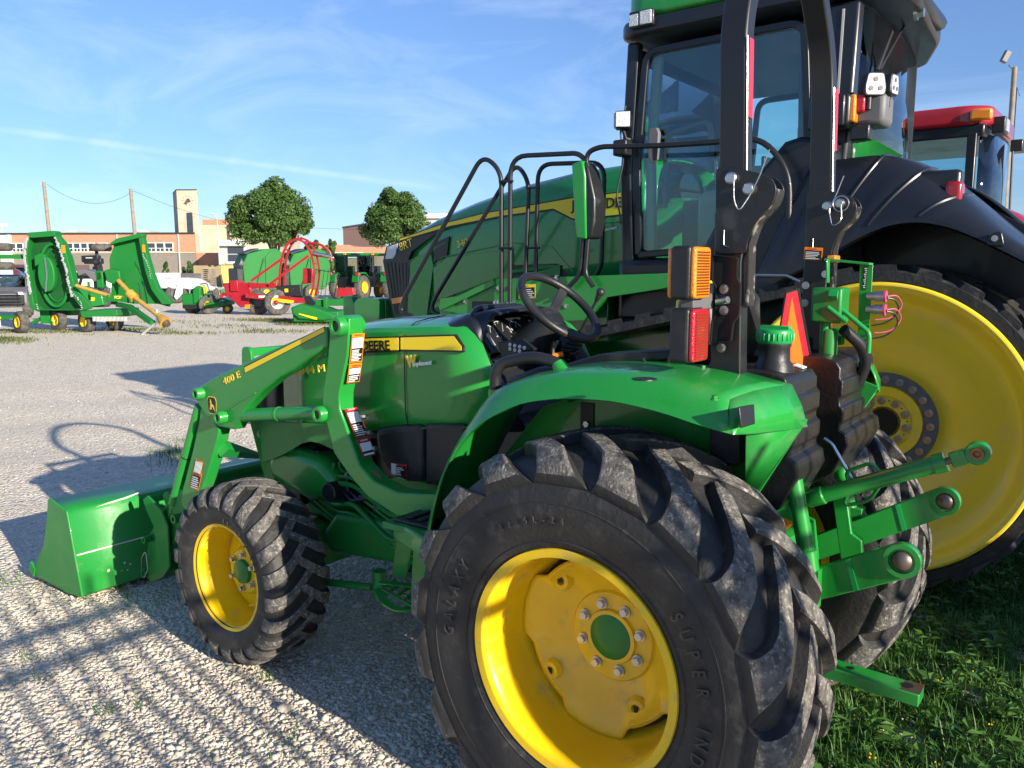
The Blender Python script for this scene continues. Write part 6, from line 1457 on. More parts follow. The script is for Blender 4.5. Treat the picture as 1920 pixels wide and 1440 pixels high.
def red_rake():
    s = Site(32.5, 520); T = s.thing('red_bale_wrapper', 'bright red bale wrapping machine with a tall hoop frame and yellow side panel', 'farm machine')
    P_ = lambda a, b, y=0: s.P(*z4b(a, b), y)
    def pz(pts): return s.poly([z4b(a, b) for a, b in pts])
    hoop = MB()
    for y in (-.5, .25):
        dx = 0 if y < 0 else 60
        pts = [P_(a+dx*.6, b-dx*.1, y) for a, b in ((510,880),(512,780),(520,690),(545,580),(590,500),(650,475),(710,500),(750,570),(772,660),(776,740),(760,840),(735,900))]
        hoop.bar(fillet(pts, .3, 3), .08, .075, (0,1,0))
    part('hoop', hoop, 'redf', T)
    lk = MB()
    for a, b in ((530,640),(555,560),(600,495),(655,475),(715,505),(752,570),(772,660)): lk.tube([P_(a,b,-.5), P_(a+36,b-6,.25)], .035, 8)
    each('hoop_spacer', lk, 'redf', T)
    part('frame_rail', MB().prism(pz([(300,870),(690,905),(820,915),(815,940),(640,945),(300,905)]), 'y', -.8, -.6), 'redf', T, bevel=.02)
    part('cross_frame', MB().prism(pz([(120,800),(320,795),(330,870),(300,960),(240,980),(140,880)]), 'y', -.5, .6), 'maroon', T, bevel=.04)
    part('front_mast', MB().prism(pz([(180,780),(235,780),(240,860),(180,860)]), 'y', -.6, .2).prism(pz([(300,800),(520,800),(520,835),(300,835)]), 'y', -.5, -.3), 'redf', T, bevel=.02)
    part('side_panel', MB().prism(pz([(490,905),(655,925),(650,940),(620,945),(485,925)]), 'y', -.83, -.80), 'yellow', T)
    q = Vector(P_(560,928,-.84)); part('panel_marks', textmb('24i', .20, q, (1,0,-.1), (0,0,1), ext=.003, sx=.8), 'inkb', T, smooth=0) if False else None
    q = Vector(P_(352,906,-.82)); part('rail_strip', MB().box(q.x,q.x+.75,-.83,-.81,q.z-.02,q.z+.06), 'white', T)
    ob = MB().bar([P_(300,785,-.6), P_(540,620,-.55)], .07, .09).bar([P_(430,815,-.6), P_(735,600,-.55)], .07, .09)
    each('diagonal_brace', ob, 'redf', T)
    part('roller_arm', MB().bar([P_(760,590,.2), P_(905,610,.2)], .10, .12), 'redf', T); part('silver_roller', MB().tube([P_(770,580,.1), P_(905,605,.1)], .065, 12), 'chrome', T)
    part('upper_guard', MB().tube(fillet([P_(700,500,.2), P_(830,515,.2), P_(900,570,.2), P_(905,640,.2)], .2), .045, 8), 'redf', T)
    part('control_box', MB().prism(pz([(525,820),(700,810),(705,895),(525,890)]), 'y', -.7, -.4), 'black', T, bevel=.02)
    part('control_label', MB().prism(pz([(585,840),(610,840),(610,865),(585,865)]), 'y', -.72, -.70), 'yellow', T)
    part('tailgate', MB().prism(pz([(700,690),(775,695),(760,800),(690,810)]), 'y', -.2, .2), 'redf', T, bevel=.02)
    part('rear_cage', MB().prism(pz([(940,840),(1060,835),(1060,890),(940,905)]), 'y', -.1, .5), 'redf', T, bevel=.02)
    nt_ = MB()
    for k in range(5): nt_.tube([P_(790+30*k,700,.1), P_(750+32*k,900,.1)], .012, 6)
    nt_.bar([P_(780,700,.1), P_(960,730,.1)], .03, .03).bar([P_(960,730,.1), P_(915,900,.1)], .03, .03)
    part('mesh_screen', nt_, 'blackp', T)
    wheel(T, P_(355,960)[0], -.1, .46, .46, .40, 'grey', R(95), hr=.45)
    wheel(T, P_(520,990)[0], -.62, .50, .50, .42, 'white', R(115), hr=.52); part('red_hub', MB().sphere((P_(528,985)[0]+.0,-.86,.50), .10, 12), 'redf', T)
    part('drawbar', MB().bar([P_(150,900,-.4), P_(90,880,-1.0), P_(70,900,-1.4)], .1, .12), 'maroon', T)
    part('tow_jack', MB().cyl(P_(75,740,-.6), P_(85,830,-.6), .05), 'blackp', T)
    part('orange_lamp', MB().prism(pz([(290,955),(325,955),(325,985),(290,985)]), 'y', -.7, -.66), 'amber', T)
    return T

def round_baler(x0, depth, label, grp):
    s = Site(depth, x0); T = s.thing('round_baler', label, 'baler', R(38), group=grp); T.scale = (.86,.86,.96)
    prof = [(-1.3,1.0),(-1.35,2.3),(-1.0,2.95),(.2,3.25),(.9,3.3),(1.35,3.05),(1.6,2.3),(1.55,1.2),(1.1,.7),(-.8,.7)]
    part('body', MB().prism([(a, b*.94) for a, b in prof], 'y', -.85, .85), 'greenf', T, bevel=.06, seg=3)
    part('door_panel', MB().prism([(.1,.9),(.15,2.6),(.5,2.95),(.95,2.95),(1.3,2.6),(1.4,1.3),(1.1,.85)], 'y', -.90, -.86), 'greenf', T, bevel=.03)
    part('front_shield', MB().box(-1.75,-1.3,-.80,.80,.9,1.95), 'black', T, bevel=.06)
    part('rear_opening', MB().box(-1.42,-1.34,-.7,.7,1.95,2.25), 'inkb', T)
    part('belts', MB().prism([(-1.1,2.75),(-.2,3.05),(-.2,3.10),(-1.15,2.82)], 'y', -.7, .7), 'black', T)
    part('lift_cylinder', MB().cyl((-.35,-.93,1.4), (.05,-.93,2.5), .05).cyl((-.35,-.93,1.4), (-.5,-.93,1.0), .035), 'greenf', T)
    part('slow_vehicle_sign', MB().add([(-1.62,-.86,2.1),(-1.2,-.86,2.1),(-1.41,-.86,2.5)], [(0,1,2)]), 'grey', T, solid=.01)
    part('axle', MB().box(-.2,.2,-1.1,1.1,.45,.7), 'greend', T)
    for y in (-1.15, 1.15): wheel(T, 0, y, .5, .5, .4, 'yellow', R(90))
    part('drawbar', MB().bar([(-1.2,0,.8),(-2.6,0,.6)], .2, .2), 'greenf', T)
    return T

def cab_tractor(x0, depth, label, rz, grp):
    s = Site(depth, x0); T = s.thing('cab_tractor', label, 'tractor', rz, group=grp)
    # seen from behind: local x right, y away (the way it faces)
    part('roof', MB().prism(fil2([(-.85,-.2),(.85,-.2),(.85,1.5),(-.85,1.5)], .15), 'z', 2.62, 2.78), 'greenf', T, bevel=.04)
    part('roof_edge', MB().box(-.95,-.45,-.32,-.1,2.60,2.72).box(.45,.95,-.32,-.1,2.60,2.72), 'navy', T, bevel=.02)
    part('beacon', MB().box(-.12,.06,-.28,-.1,2.66,2.74), 'amber', T, bevel=.01)
    for x in (-.78, 0 if False else -.02, .78): part('cab_post', MB().bar([(x*.98,-.1,1.3),(x,-.12,2.65)], .05, .06), 'navy', T)
    for x in (-.78, .78): part('front_post', MB().bar([(x,1.4,1.3),(x,1.4,2.65)], .05, .06), 'navy', T)
    part('rear_glass', MB().box(-.76,.76,-.11,-.10,1.4,2.6), 'glassc', T)
    each('side_glass', MB().box(-.79,-.785,-.05,1.35,1.3,2.6).box(.785,.79,-.05,1.35,1.3,2.6), 'glassc', T)
    part('front_glass', MB().box(-.76,.76,1.40,1.41,1.4,2.6), 'glassc', T)
    part('body', MB().box(-.6,.6,-.2,1.5,.7,1.35).box(-.4,.4,1.4,3.0,.8,1.65), 'navy', T, bevel=.06)
    part('seat', MB().box(-.25,.25,.3,.5,1.3,2.0), 'black', T, bevel=.05)
    for x in (-1, 1):
        part('fender', MB().prism([(-.55,1.05),(-.45,1.45),(-.1,1.62),(.5,1.62),(.9,1.35),(.85,1.3),(.5,1.52),(-.1,1.52),(-.4,1.3),(-.48,1.0)], 'x', x*.55, x*1.0), 'greenf', T, bevel=.03)
        part('tail_lamp', MB().box(x*.92-.14,x*.92+.14,-.52,-.40,1.40,1.60), 'redl', T, bevel=.05)
        wheel(T, x*.85, .2, .72, .72, .45, 'yellow', R(180 if x < 0 else 0), hr=.52); wheel(T, x*.8, 2.5, .5, .5, .32, 'yellow', hr=.5)
    return T
def white_machine():
    s = Site(45, 365); T = s.thing('covered_machine', 'low machine under white covers behind the ride-on mower', 'farm machine')
    def pz(pts): return s.poly([z4(a, b) for a, b in pts])
    part('cover', MB().prism(pz([(1215,790),(1260,765),(1340,770),(1400,760),(1490,770),(1560,810),(1620,835),(1590,865),(1500,850),(1440,840),(1395,845),(1280,840)]), 'y', -.9, .9), 'tarp', T, bevel=.12, seg=3)
    part('cover_flap', MB().prism(pz([(1405,800),(1440,780),(1430,880),(1390,920),(1375,900)]), 'y', -1.0, -.8), 'tarp', T, bevel=.03)
    part('chassis', MB().prism(pz([(1225,800),(1290,835),(1400,850),(1400,900),(1240,900)]), 'y', -.6, .7), 'black', T, bevel=.05)
    wheel(T, s.X(345), -.7, .55, .55, .35, 'grey', R(95)); wheel(T, s.X(312), .2, .6, .6, .4, 'grey', R(95)); wheel(T, s.X(390), .5, .5, .5, .35, 'grey', R(95))
def rotary_cutter():
    s = Site(27, 640); T = s.thing('disc_mower', 'low green disc mower lying on the gravel in front of the tracked tractor nose', 'mower')
    def pz(pts): return s.poly([z4b(a, b) for a, b in pts])
    part('deck', MB().prism(pz([(640,975),(715,945),(860,990),(990,1040),(880,1070),(700,1060),(650,1020)]), 'y', -.9, .9), 'greenf', T, bevel=.05)
    part('stripe', MB().prism(pz([(700,1015),(830,1045),(832,1060),(810,1058),(700,1022)]), 'y', -.93, -.91), 'yellow', T)
    part('top_rail', MB().box(s.X(573),s.X(645),.2,.4,s.Z(573),s.Z(562)).box(s.X(575),s.X(583),.1,.3,s.Z(580),s.Z(553)).box(s.X(606),s.X(614),.1,.3,s.Z(578),s.Z(556)), 'greenf', T, bevel=.02)
    part('side_shield', MB().prism(pz([(715,900),(760,890),(800,940),(790,960),(730,950)]), 'y', -.5, -.4), 'navy', T)
    part('hitch_frame', MB().prism(pz([(740,930),(980,920),(985,975),(760,970)]), 'y', .5, .7), 'greenf', T, bevel=.02)
    part('skid_foot', MB().box(s.X(565),s.X(600),-.2,.2,0,.35), 'black', T, bevel=.03)
    part('skirt', MB().box(s.X(562),s.X(645),-.8,.8,.08,.42), 'greenf', T, bevel=.04)
def small_wagon():
    s = Site(40, 160); T = s.thing('parked_atv', 'dark open utility machine with pale roll cover, seen between the two raised mower wings', 'utility vehicle')
    def pz(pts): return s.poly([z4(a, b) for a, b in pts])
    part('cover', MB().prism(pz([(635,700),(700,700),(780,725),(820,780),(760,790),(700,730),(650,750)]), 'y', -.4, .6), 'grey', T, bevel=.04)
    part('frame', MB().bar([s.P(*z4(650,740)), s.P(*z4(610,850)), s.P(*z4(600,900))], .10, .10).bar([s.P(*z4(715,730)), s.P(*z4(780,870))], .1, .1), 'navy', T)
    part('body', MB().prism(pz([(590,880),(640,820),(720,850),(820,880),(830,960),(700,980),(600,960)]), 'y', -.5, .6), 'greend', T, bevel=.05)
    part('yellow_badge', MB().prism(pz([(735,905),(770,905),(765,930),(740,930)]), 'y', -.55, -.52), 'yellow', T)
    for px in (165, 200): wheel(T, s.X(px), .0, .40, .40, .3, 'grey', R(80))
    s = Site(62, 172); T = s.thing('white_pickup', 'white pickup truck far behind the mower near the building wall', 'truck')
    part('body', MB().prism([(-2.6,.5),(-2.6,1.0),(-1.0,1.15),(-.5,1.75),(1.0,1.75),(1.3,1.1),(2.6,1.1),(2.6,.5)], 'y', -.9, .9), 'white', T, bevel=.1)
    part('windows', MB().prism([(-.85,1.18),(-.42,1.66),(.9,1.66),(1.1,1.18)], 'y', -.92, .92), 'glassd', T)
    for x in (-1.6, 1.6): wheel(T, x, -.8, .38, .38, .25, 'grey', R(90))
    s = Site(50, 173); T = s.thing('black_skid_plough', 'small dark machine head raised on an arm behind the mower', 'farm machine')
    part('head', MB().prism([(s.X(167),s.Z(492)),(s.X(167),s.Z(480)),(s.X(195),s.Z(479)),(s.X(197),s.Z(505)),(s.X(190),s.Z(505)),(s.X(188),s.Z(494))], 'y', -.3, .3), 'navy', T, bevel=.04)
    part('lamp', MB().box(s.X(176),s.X(188),-.34,-.3,s.Z(490),s.Z(483)), 'greyl', T)
    part('stand', MB().box(s.X(186),s.X(196),-.3,.4,0,s.Z(500)), 'navy', T, bevel=.04)

def buildings():
    s = Site(150, 190); T = s.thing('brick_school', 'long low orange brick building with a white-framed window strip over a grey block wall', 'building')
    X, Z = s.X, s.Z
    part('upper_wall', MB().box(X(30),X(374),0,.5,Z(475),Z(440)), 'brick', T)
    part('brick_pier', s.blk(374,425,.8,8,Z(520),Z(475)), 'brick', T)
    part('side_wall', s.blk(30,374,.5,25,Z(520),Z(441)), 'brick', T)
    part('lower_wall', MB().box(X(20),X(374.5),.12,.4,-.5,Z(474.8)), 'block', T)
    part('roof_edge', s.blk(28,375.5,-.4,25,Z(440),Z(438)), 'roofm', T)
    for a, b in ((31,58),(62,82),(137,190),(196,214),(270,335)):
        f = part('window_frame', MB().box(X(a),X(b),-.16,.1,Z(473),Z(456.5)), 'white', T)
        g_ = MB(); n = max(2, round((b-a)/7.4)); w = (b-a)/n*2 if False else (b-a)/max(1, round((b-a)/15))
        m = max(1, round((b-a)/15))
        for k in range(m):
            x0, x1 = X(a+(b-a)*k/m)+.15, X(a+(b-a)*(k+1)/m)-.15; g_.box(x0,x1,-.19,-.15,Z(466),Z(457.5)); g_.box(x0,(x0+x1)/2-.08,-.19,-.15,Z(472),Z(467)).box((x0+x1)/2+.08,x1,-.19,-.15,Z(472),Z(467))
        part('window_pane', g_, 'glassd2', f)
    for a, b in ((120,142),(253,279)): part('roof_unit', MB().box(X(a),X(b),3,7,Z(440),Z(432)).box(X(a)+.5,X(b)-.5,2.9,3,Z(438),Z(434)), 'greyl', T)
    for a in (100, 232, 345): part('drain_pipe', MB().box(X(a)-.12,X(a)+.12,-.2,.0,0,Z(441)), 'greyl', T)
    part('wall_band', MB().box(X(30),X(374),-.06,0,Z(475.3),Z(474.3)), 'cream', T)
    part('low_door', MB().box(X(152),X(176),-.3,.1,0,Z(497)), 'brown', T)
    s = Site(149, 12); T = s.thing('white_building', 'low white building at the left edge beside the brick school', 'building')
    part('wall', MB().box(s.X(-90),s.X(30),0,25,-.5,s.Z(441)), 'wpanel', T); part('roof_edge', MB().box(s.X(-90),s.X(31),-.4,25,s.Z(441),s.Z(438.5)), 'roofm', T)
    part('wall_groove', MB().box(s.X(-90),s.X(29),-.06,0,s.Z(462),s.Z(461)), 'greyl', T)
    s = Site(152, 362); T = s.thing('clock_tower', 'tall pale stone tower with a narrow window slot and the marks of a clock', 'tower'); X, Z = s.X, s.Z
    part('shaft', MB().prism([(s.XP(339,7),7),(X(346),0),(X(384),0),(s.XP(384,8),8)], 'z', -.5, Z(361)), 'stone', T, smooth=0)
    part('coping', MB().prism([(s.XP(338.5,7),7),(X(345.8),-.2),(X(384.5),-.2),(s.XP(384.5,8),8)], 'z', Z(361), Z(359.8)), 'roofm', T, smooth=0)
    f = part('window_slot', MB().box(X(363),X(373),-.15,.1,Z(447),Z(402)), 'roofm', T)
    part('window_pane', MB().box(X(364),X(372),-.2,-.15,Z(423),Z(404)).box(X(364),X(372),-.2,-.15,Z(434),Z(424)).box(X(364),X(372),-.2,-.15,Z(446),Z(435)), 'glassd2', f)
    part('clock_hand', MB().bar([(X(363),-.2,Z(385)),(X(368),-.2,Z(377))], .3, .35).bar([(X(368),-.2,Z(377)),(X(371),-.2,Z(382))], .3, .2), 'brown', T)
    mk = MB()
    for k in range(10): t = 2*PI*k/10; mk.box(X(366)+.9*math.cos(t)-.06, X(366)+.9*math.cos(t)+.06, -.06, 0, Z(380)+.8*math.sin(t)-.06, Z(380)+.8*math.sin(t)+.06)
    part('hour_marks', mk, 'brown', T)
    s = Site(158, 425); T = s.thing('stone_hall', 'pale stained stone hall with brick parapet right of the tower', 'building'); X, Z = s.X, s.Z
    part('wall', MB().box(X(386),X(520),0,20,-.5,Z(424)), 'stone', T); part('brick_parapet', MB().box(X(389),X(520),.4,20,Z(424),Z(413.5)), 'brick', T); part('corner_strip', MB().box(X(437),X(440),-.3,0,-.5,Z(425)), 'brown', T)
    s = Site(140, 440); T = s.thing('entrance_block', 'white canopied entrance with tall windows below the stone hall', 'building'); X, Z = s.X, s.Z
    part('canopy', s.blk(419,470,-1,8,Z(462),Z(451.5)), 'white', T, bevel=.1)
    f = part('wall', MB().box(X(419),X(434),0,8,-.5,Z(462)).box(X(434),X(470),0,.6,-.5,Z(462)), 'greyl', T)
    g_ = MB()
    for k in range(5): g_.box(X(435+6*k),X(440+6*k),-.1,0,Z(476),Z(464)).box(X(435+6*k),X(440+6*k),-.1,0,Z(490),Z(478))
    part('window_pane', g_, 'glassd2', f)
    s = Site(150, 660); T = s.thing('brick_annex', 'orange brick annex with white windows between the two large trees', 'building'); X, Z = s.X, s.Z
    part('wall', MB().prism([(X(598),-.5),(X(598),Z(461)),(X(660),Z(460)),(X(668),Z(464)),(X(760),Z(464)),(X(760),-.5)], 'y', 0, 20), 'brick', T)
    f = part('window_frame', MB().box(X(622),X(685),-.2,0,Z(484),Z(474)), 'white', T); part('window_pane', MB().box(X(624),X(653),-.3,-.2,Z(482),Z(476)).box(X(655),X(683),-.3,-.2,Z(482),Z(476)), 'glassd2', f)
    s = Site(175, 665); T = s.thing('brown_block', 'dark brown windowless building behind the annex roof', 'building'); X, Z = s.X, s.Z
    part('wall', MB().prism([(X(649),-.5),(X(649),Z(429)),(X(680),Z(424)),(X(700),Z(424)),(X(700),-.5)], 'y', 0, 20), 'brown', T); part('roof_edge', MB().bar([(X(648),-.1,Z(428.5)),(X(681),-.1,Z(423.7)),(X(701),-.1,Z(423.7))], .4, .3), 'roofm', T)
    s = Site(200, 812); T = s.thing('white_roof_building', 'distant building with a bright white roof just above the tracked tractor hood', 'building')
    part('wall', MB().box(s.X(795),s.X(900),0,20,-.5,s.Z(412)), 'greyl', T); part('roof', MB().box(s.X(793),s.X(902),-1,21,s.Z(412),s.Z(404)), 'white', T)
M['glassd2'] = mat('window_glass_dark', (.035,.045,.06), .08, spec=.8)

def yard_clutter():
    s = Site(95, 400); T = s.thing('storage_container', 'tan storage container with a small dark window beside the yellow skip', 'container'); X, Z = s.X, s.Z
    part('body', MB().box(X(369),X(423),0,3,0,Z(497.5)), 'tan', T, bevel=.03); part('window', MB().box(X(391),X(397),-.04,0,Z(512),Z(505)), 'glassd2', T); part('roof_rim', MB().box(X(368.5),X(423.5),-.05,3.05,Z(497.5),Z(496.6)), 'roofm', T)
    s = Site(88, 436); T = s.thing('yellow_skip', 'pale yellow skip container behind the red machine', 'container'); X, Z = s.X, s.Z
    part('body', MB().box(X(421),X(447),0,4,0,Z(497)), 'yel2', T); part('door', MB().box(X(424),X(444),-.06,0,.2,Z(499)), 'yel2', T, bevel=.03); part('rim', MB().box(X(420.5),X(447.5),-.08,4,Z(497.5),Z(495.8)), 'wood', T)
    part('load', MB().box(X(424),X(444),.5,3,Z(496),Z(491)), 'wpanel', T, bevel=.3)
    s = Site(58, 392); T = s.thing('pallet_stack', 'stack of wooden pallets beside the white covered machine', 'pallets'); X, Z = s.X, s.Z
    for k in range(9): part('pallet', MB().box(X(383),X(402),0,1.0,Z(537)+.14*k,Z(537)+.14*k+.03).box(X(383),X(402),.05,.95,Z(537)+.14*k+.09,Z(537)+.14*k+.115).box(X(383)+.02,X(383)+.12,.05,.9,Z(537)+.14*k+.03,Z(537)+.14*k+.09).box(X(402)-.12,X(402)-.02,.05,.9,Z(537)+.14*k+.03,Z(537)+.14*k+.09), 'wood', T)
    s = Site(75, 320); T = s.thing('white_fence', 'white panel fence across the back of the yard', 'fence'); X, Z = s.X, s.Z
    for a, b in ((286,301),(302,322),(323,343)): part('panel', MB().box(X(a),X(b),0,.06,0,Z(511.5)), 'wpanel', T)
    for a in (301.5, 322.5, 343.5): part('post', MB().box(X(a)-.04,X(a)+.04,-.05,.08,0,Z(511)), 'greyl', T)
    s = Site(76, 362); T = s.thing('dark_fence', 'dark slatted fence panel right of the white fence', 'fence'); m_ = MB()
    for k in range(19): m_.box(s.X(345+2*k),s.X(346.4+2*k),0,.05,0,s.Z(512))
    part('slats', m_, 'grey', T); part('rail', MB().box(s.X(344),s.X(384),.05,.1,s.Z(516),s.Z(514)), 'grey', T)
    s = Site(44, 48); T = s.thing('red_container', 'red ribbed container behind the dark utility vehicle', 'container'); m_ = MB().box(s.X(34),s.X(53),0,4,0,s.Z(496))
    for k in range(8): m_.box(s.X(35+2.3*k),s.X(36+2.3*k),-.05,0,.05,s.Z(497))
    part('body', m_, 'maroon', T)
    def pole(x_top, y_top, x_b, depth, label, r=.16):
        s = Site(depth, x_b); T = s.thing('utility_pole', label, 'pole', group='wooden utility poles across the yard')
        h = s.Z(y_top); part('shaft', MB().tube([(0,0,-.2),(s.X(x_top)*.45,0,h)], [r*1.15,r*.8], 12), 'wood', T)
        part('insulator', MB().cyl((s.X(x_top)*.45-.35,0,h-.35),(s.X(x_top)*.45+.35,0,h-.35),.04).sphere((s.X(x_top)*.45-.3,0,h-.2),.09,8), 'greyl', T); return Vector(s.loc)+Vector((0,0,h-.2))
    a = pole(97,347,110,86,'bare wooden utility pole, leftmost of the pair above the raised mower wings',.20); b = pole(255,359,268,88,'second wooden utility pole, standing just left of the stone tower',.20)
    def wire(p, q, sag, nm, lab):
        pts = [p.lerp(q, k/20)-Vector((0,0,sag*4*(k/20)*(1-k/20))) for k in range(21)]
        tag(part('overhead_wire', MB().tube(pts, .018, 5), 'rubber'), lab, 'wire')
    wire(a, b, 1.6, '', 'sagging overhead wire between the two wooden poles')
    s = Site(120, 520); e1 = Vector(s.loc)+Vector((0,0,s.Z(425))); wire(b, e1, 1.0, '', 'overhead wire running from the second pole right behind the big tree')
    s = Site(115, 840); e2 = Vector(s.loc)+Vector((0,0,s.Z(432))); wire(e1, e2, .3, '', 'thin overhead wire passing across the two big trees')
    s = Site(112, 418); T = s.thing('street_lamp', 'slim grey street lamp in front of the pale stone hall', 'street lamp'); X, Z = s.X, s.Z
    part('shaft', MB().tube([(0,0,0),(0,0,Z(415)),(-.15,0,Z(410)),(X(408)*.7,0,Z(404))], .09, 8), 'greyl', T); part('lamp_head', MB().box(X(400)*.55-.4,X(408)*.6+.1,-.12,.12,Z(405),Z(403)), 'greyl', T, bevel=.03)
    s = Site(290, 20); T = s.thing('stadium_lights', 'distant stadium floodlight rack on a mast above the left building', 'floodlight'); X, Z = s.X, s.Z
    part('mast', MB().cyl((0,0,0),(0,0,Z(424)),.3), 'greyl', T); part('rack', MB().box(X(8),X(31),0,.2,Z(424.5),Z(424)).box(X(8),X(31),0,.2,Z(428.5),Z(428)), 'greyl', T)
    lm = MB()
    for k in range(6):
        for z_ in (422.5, 426.5): lm.box(X(8.6+4*k),X(11+4*k),-.4,.2,Z(z_+1.2),Z(z_-1))
    each('floodlight', lm, 'white', T)
    s = Site(26, 1866); T = s.thing('floodlight_pole', 'grey pole with a tilted floodlight on a bracket behind the red tractor', 'pole'); X, Z = s.X, s.Z
    part('shaft', MB().tube([(.03,0,0),(-.02,0,Z(145))], .075, 12), 'wood', T); part('bracket', MB().tube(fillet([(-.02,0,Z(155)),(-.10,0,Z(146)),(-.22,-.05,Z(143))], .05), .025, 8), 'grey', T)
    part('floodlight', MB().box(-.42,-.24,-.10,.05,Z(138),Z(117), ry=.45), 'grey', T, bevel=.02); part('cable', MB().tube([(.12,0,Z(300)),(.10,0,Z(180)),(.2,0,Z(195))], .015, 6), 'blackp', T)

def trees():
    def tree(x0, depth, cx, top, bot, w, n, seed, label, size=.15, clumps=80):
        s = Site(depth, x0); T = s.thing('broadleaf_tree', label, 'tree', group='big rounded trees behind the yard')
        zt, zb = s.Z(top), s.Z(bot); rz_ = (zt-zb)/2; zc = (zt+zb)/2; rx = w*s.s/2
        tk = MB().tube([(0,0,-.2),(.05,0,zb*.6),(-.05,0,zc)], [.34,.27,.15], 12)
        r_ = random.Random(seed)
        for k in range(9):
            t = 2*PI*k/9; tk.tube([(0,0,zb*.5+.25*k),(rx*.3*math.cos(t),rx*.3*math.sin(t),zc-.1*rz_),(rx*.62*math.cos(t),rx*.62*math.sin(t),zc+rz_*.35*r_.random())], [.14,.08,.03], 8)
        part('trunk', tk, 'bark', T)
        bush(T, (s.X(cx),0,zc), rx, rx, rz_*.98, n, size, 'leaf', clumps=clumps, seed=seed, low=-.8)
    tree(520, 92, 519, 340, 475, 158, 42000, 3, 'broad dark green tree behind the green balers, larger of the two big trees')
    tree(748, 94, 745, 350, 475, 132, 34000, 5, 'rounded green tree beside the nose of the tracked tractor, smaller of the two big trees')
    def small(x0, depth, top, w, seed, label, n=1500, size=.12, zb=.3, m='leaf'):
        s = Site(depth, x0); T = s.thing('shrub', label, 'shrub'); zt = s.Z(top)
        part('trunk', MB().tube([(0,0,-.1),(0,0,zt*.6)], [.08,.04], 8), 'bark', T); bush(T, (0,0,(zt+zb)/2), w*s.s/2, w*s.s/2, (zt-zb)/2, n, size, m, clumps=18, seed=seed, low=-.9)
    small(318, 118, 487, 13, 11, 'small dead-topped shrub in front of the grey block wall'); small(360, 116, 489, 24, 12, 'low green shrub by the corner of the brick school', 2500)
    small(590, 118, 448, 40, 13, 'dark tree right of the largest tree, lower than it', 4000, .2, 1.0)
    small(627, 150, 448, 30, 14, 'distant pale green tree above the annex roof', 2500, .22, 1.0)
    small(100, 100, 500, 16, 15, 'little bush seen under the left mower wing', 1200)
    s = Site(420, 300); m_ = 0
    T = s.thing('far_tree_line', 'hazy line of far trees along the horizon', 'trees'); 
    for o in [T]: o['kind'] = 'stuff'
    bush(T, (0,0,3), 330, 12, 5.5, 9000, 1.3, 'leaf', clumps=120, seed=21, low=-.4)
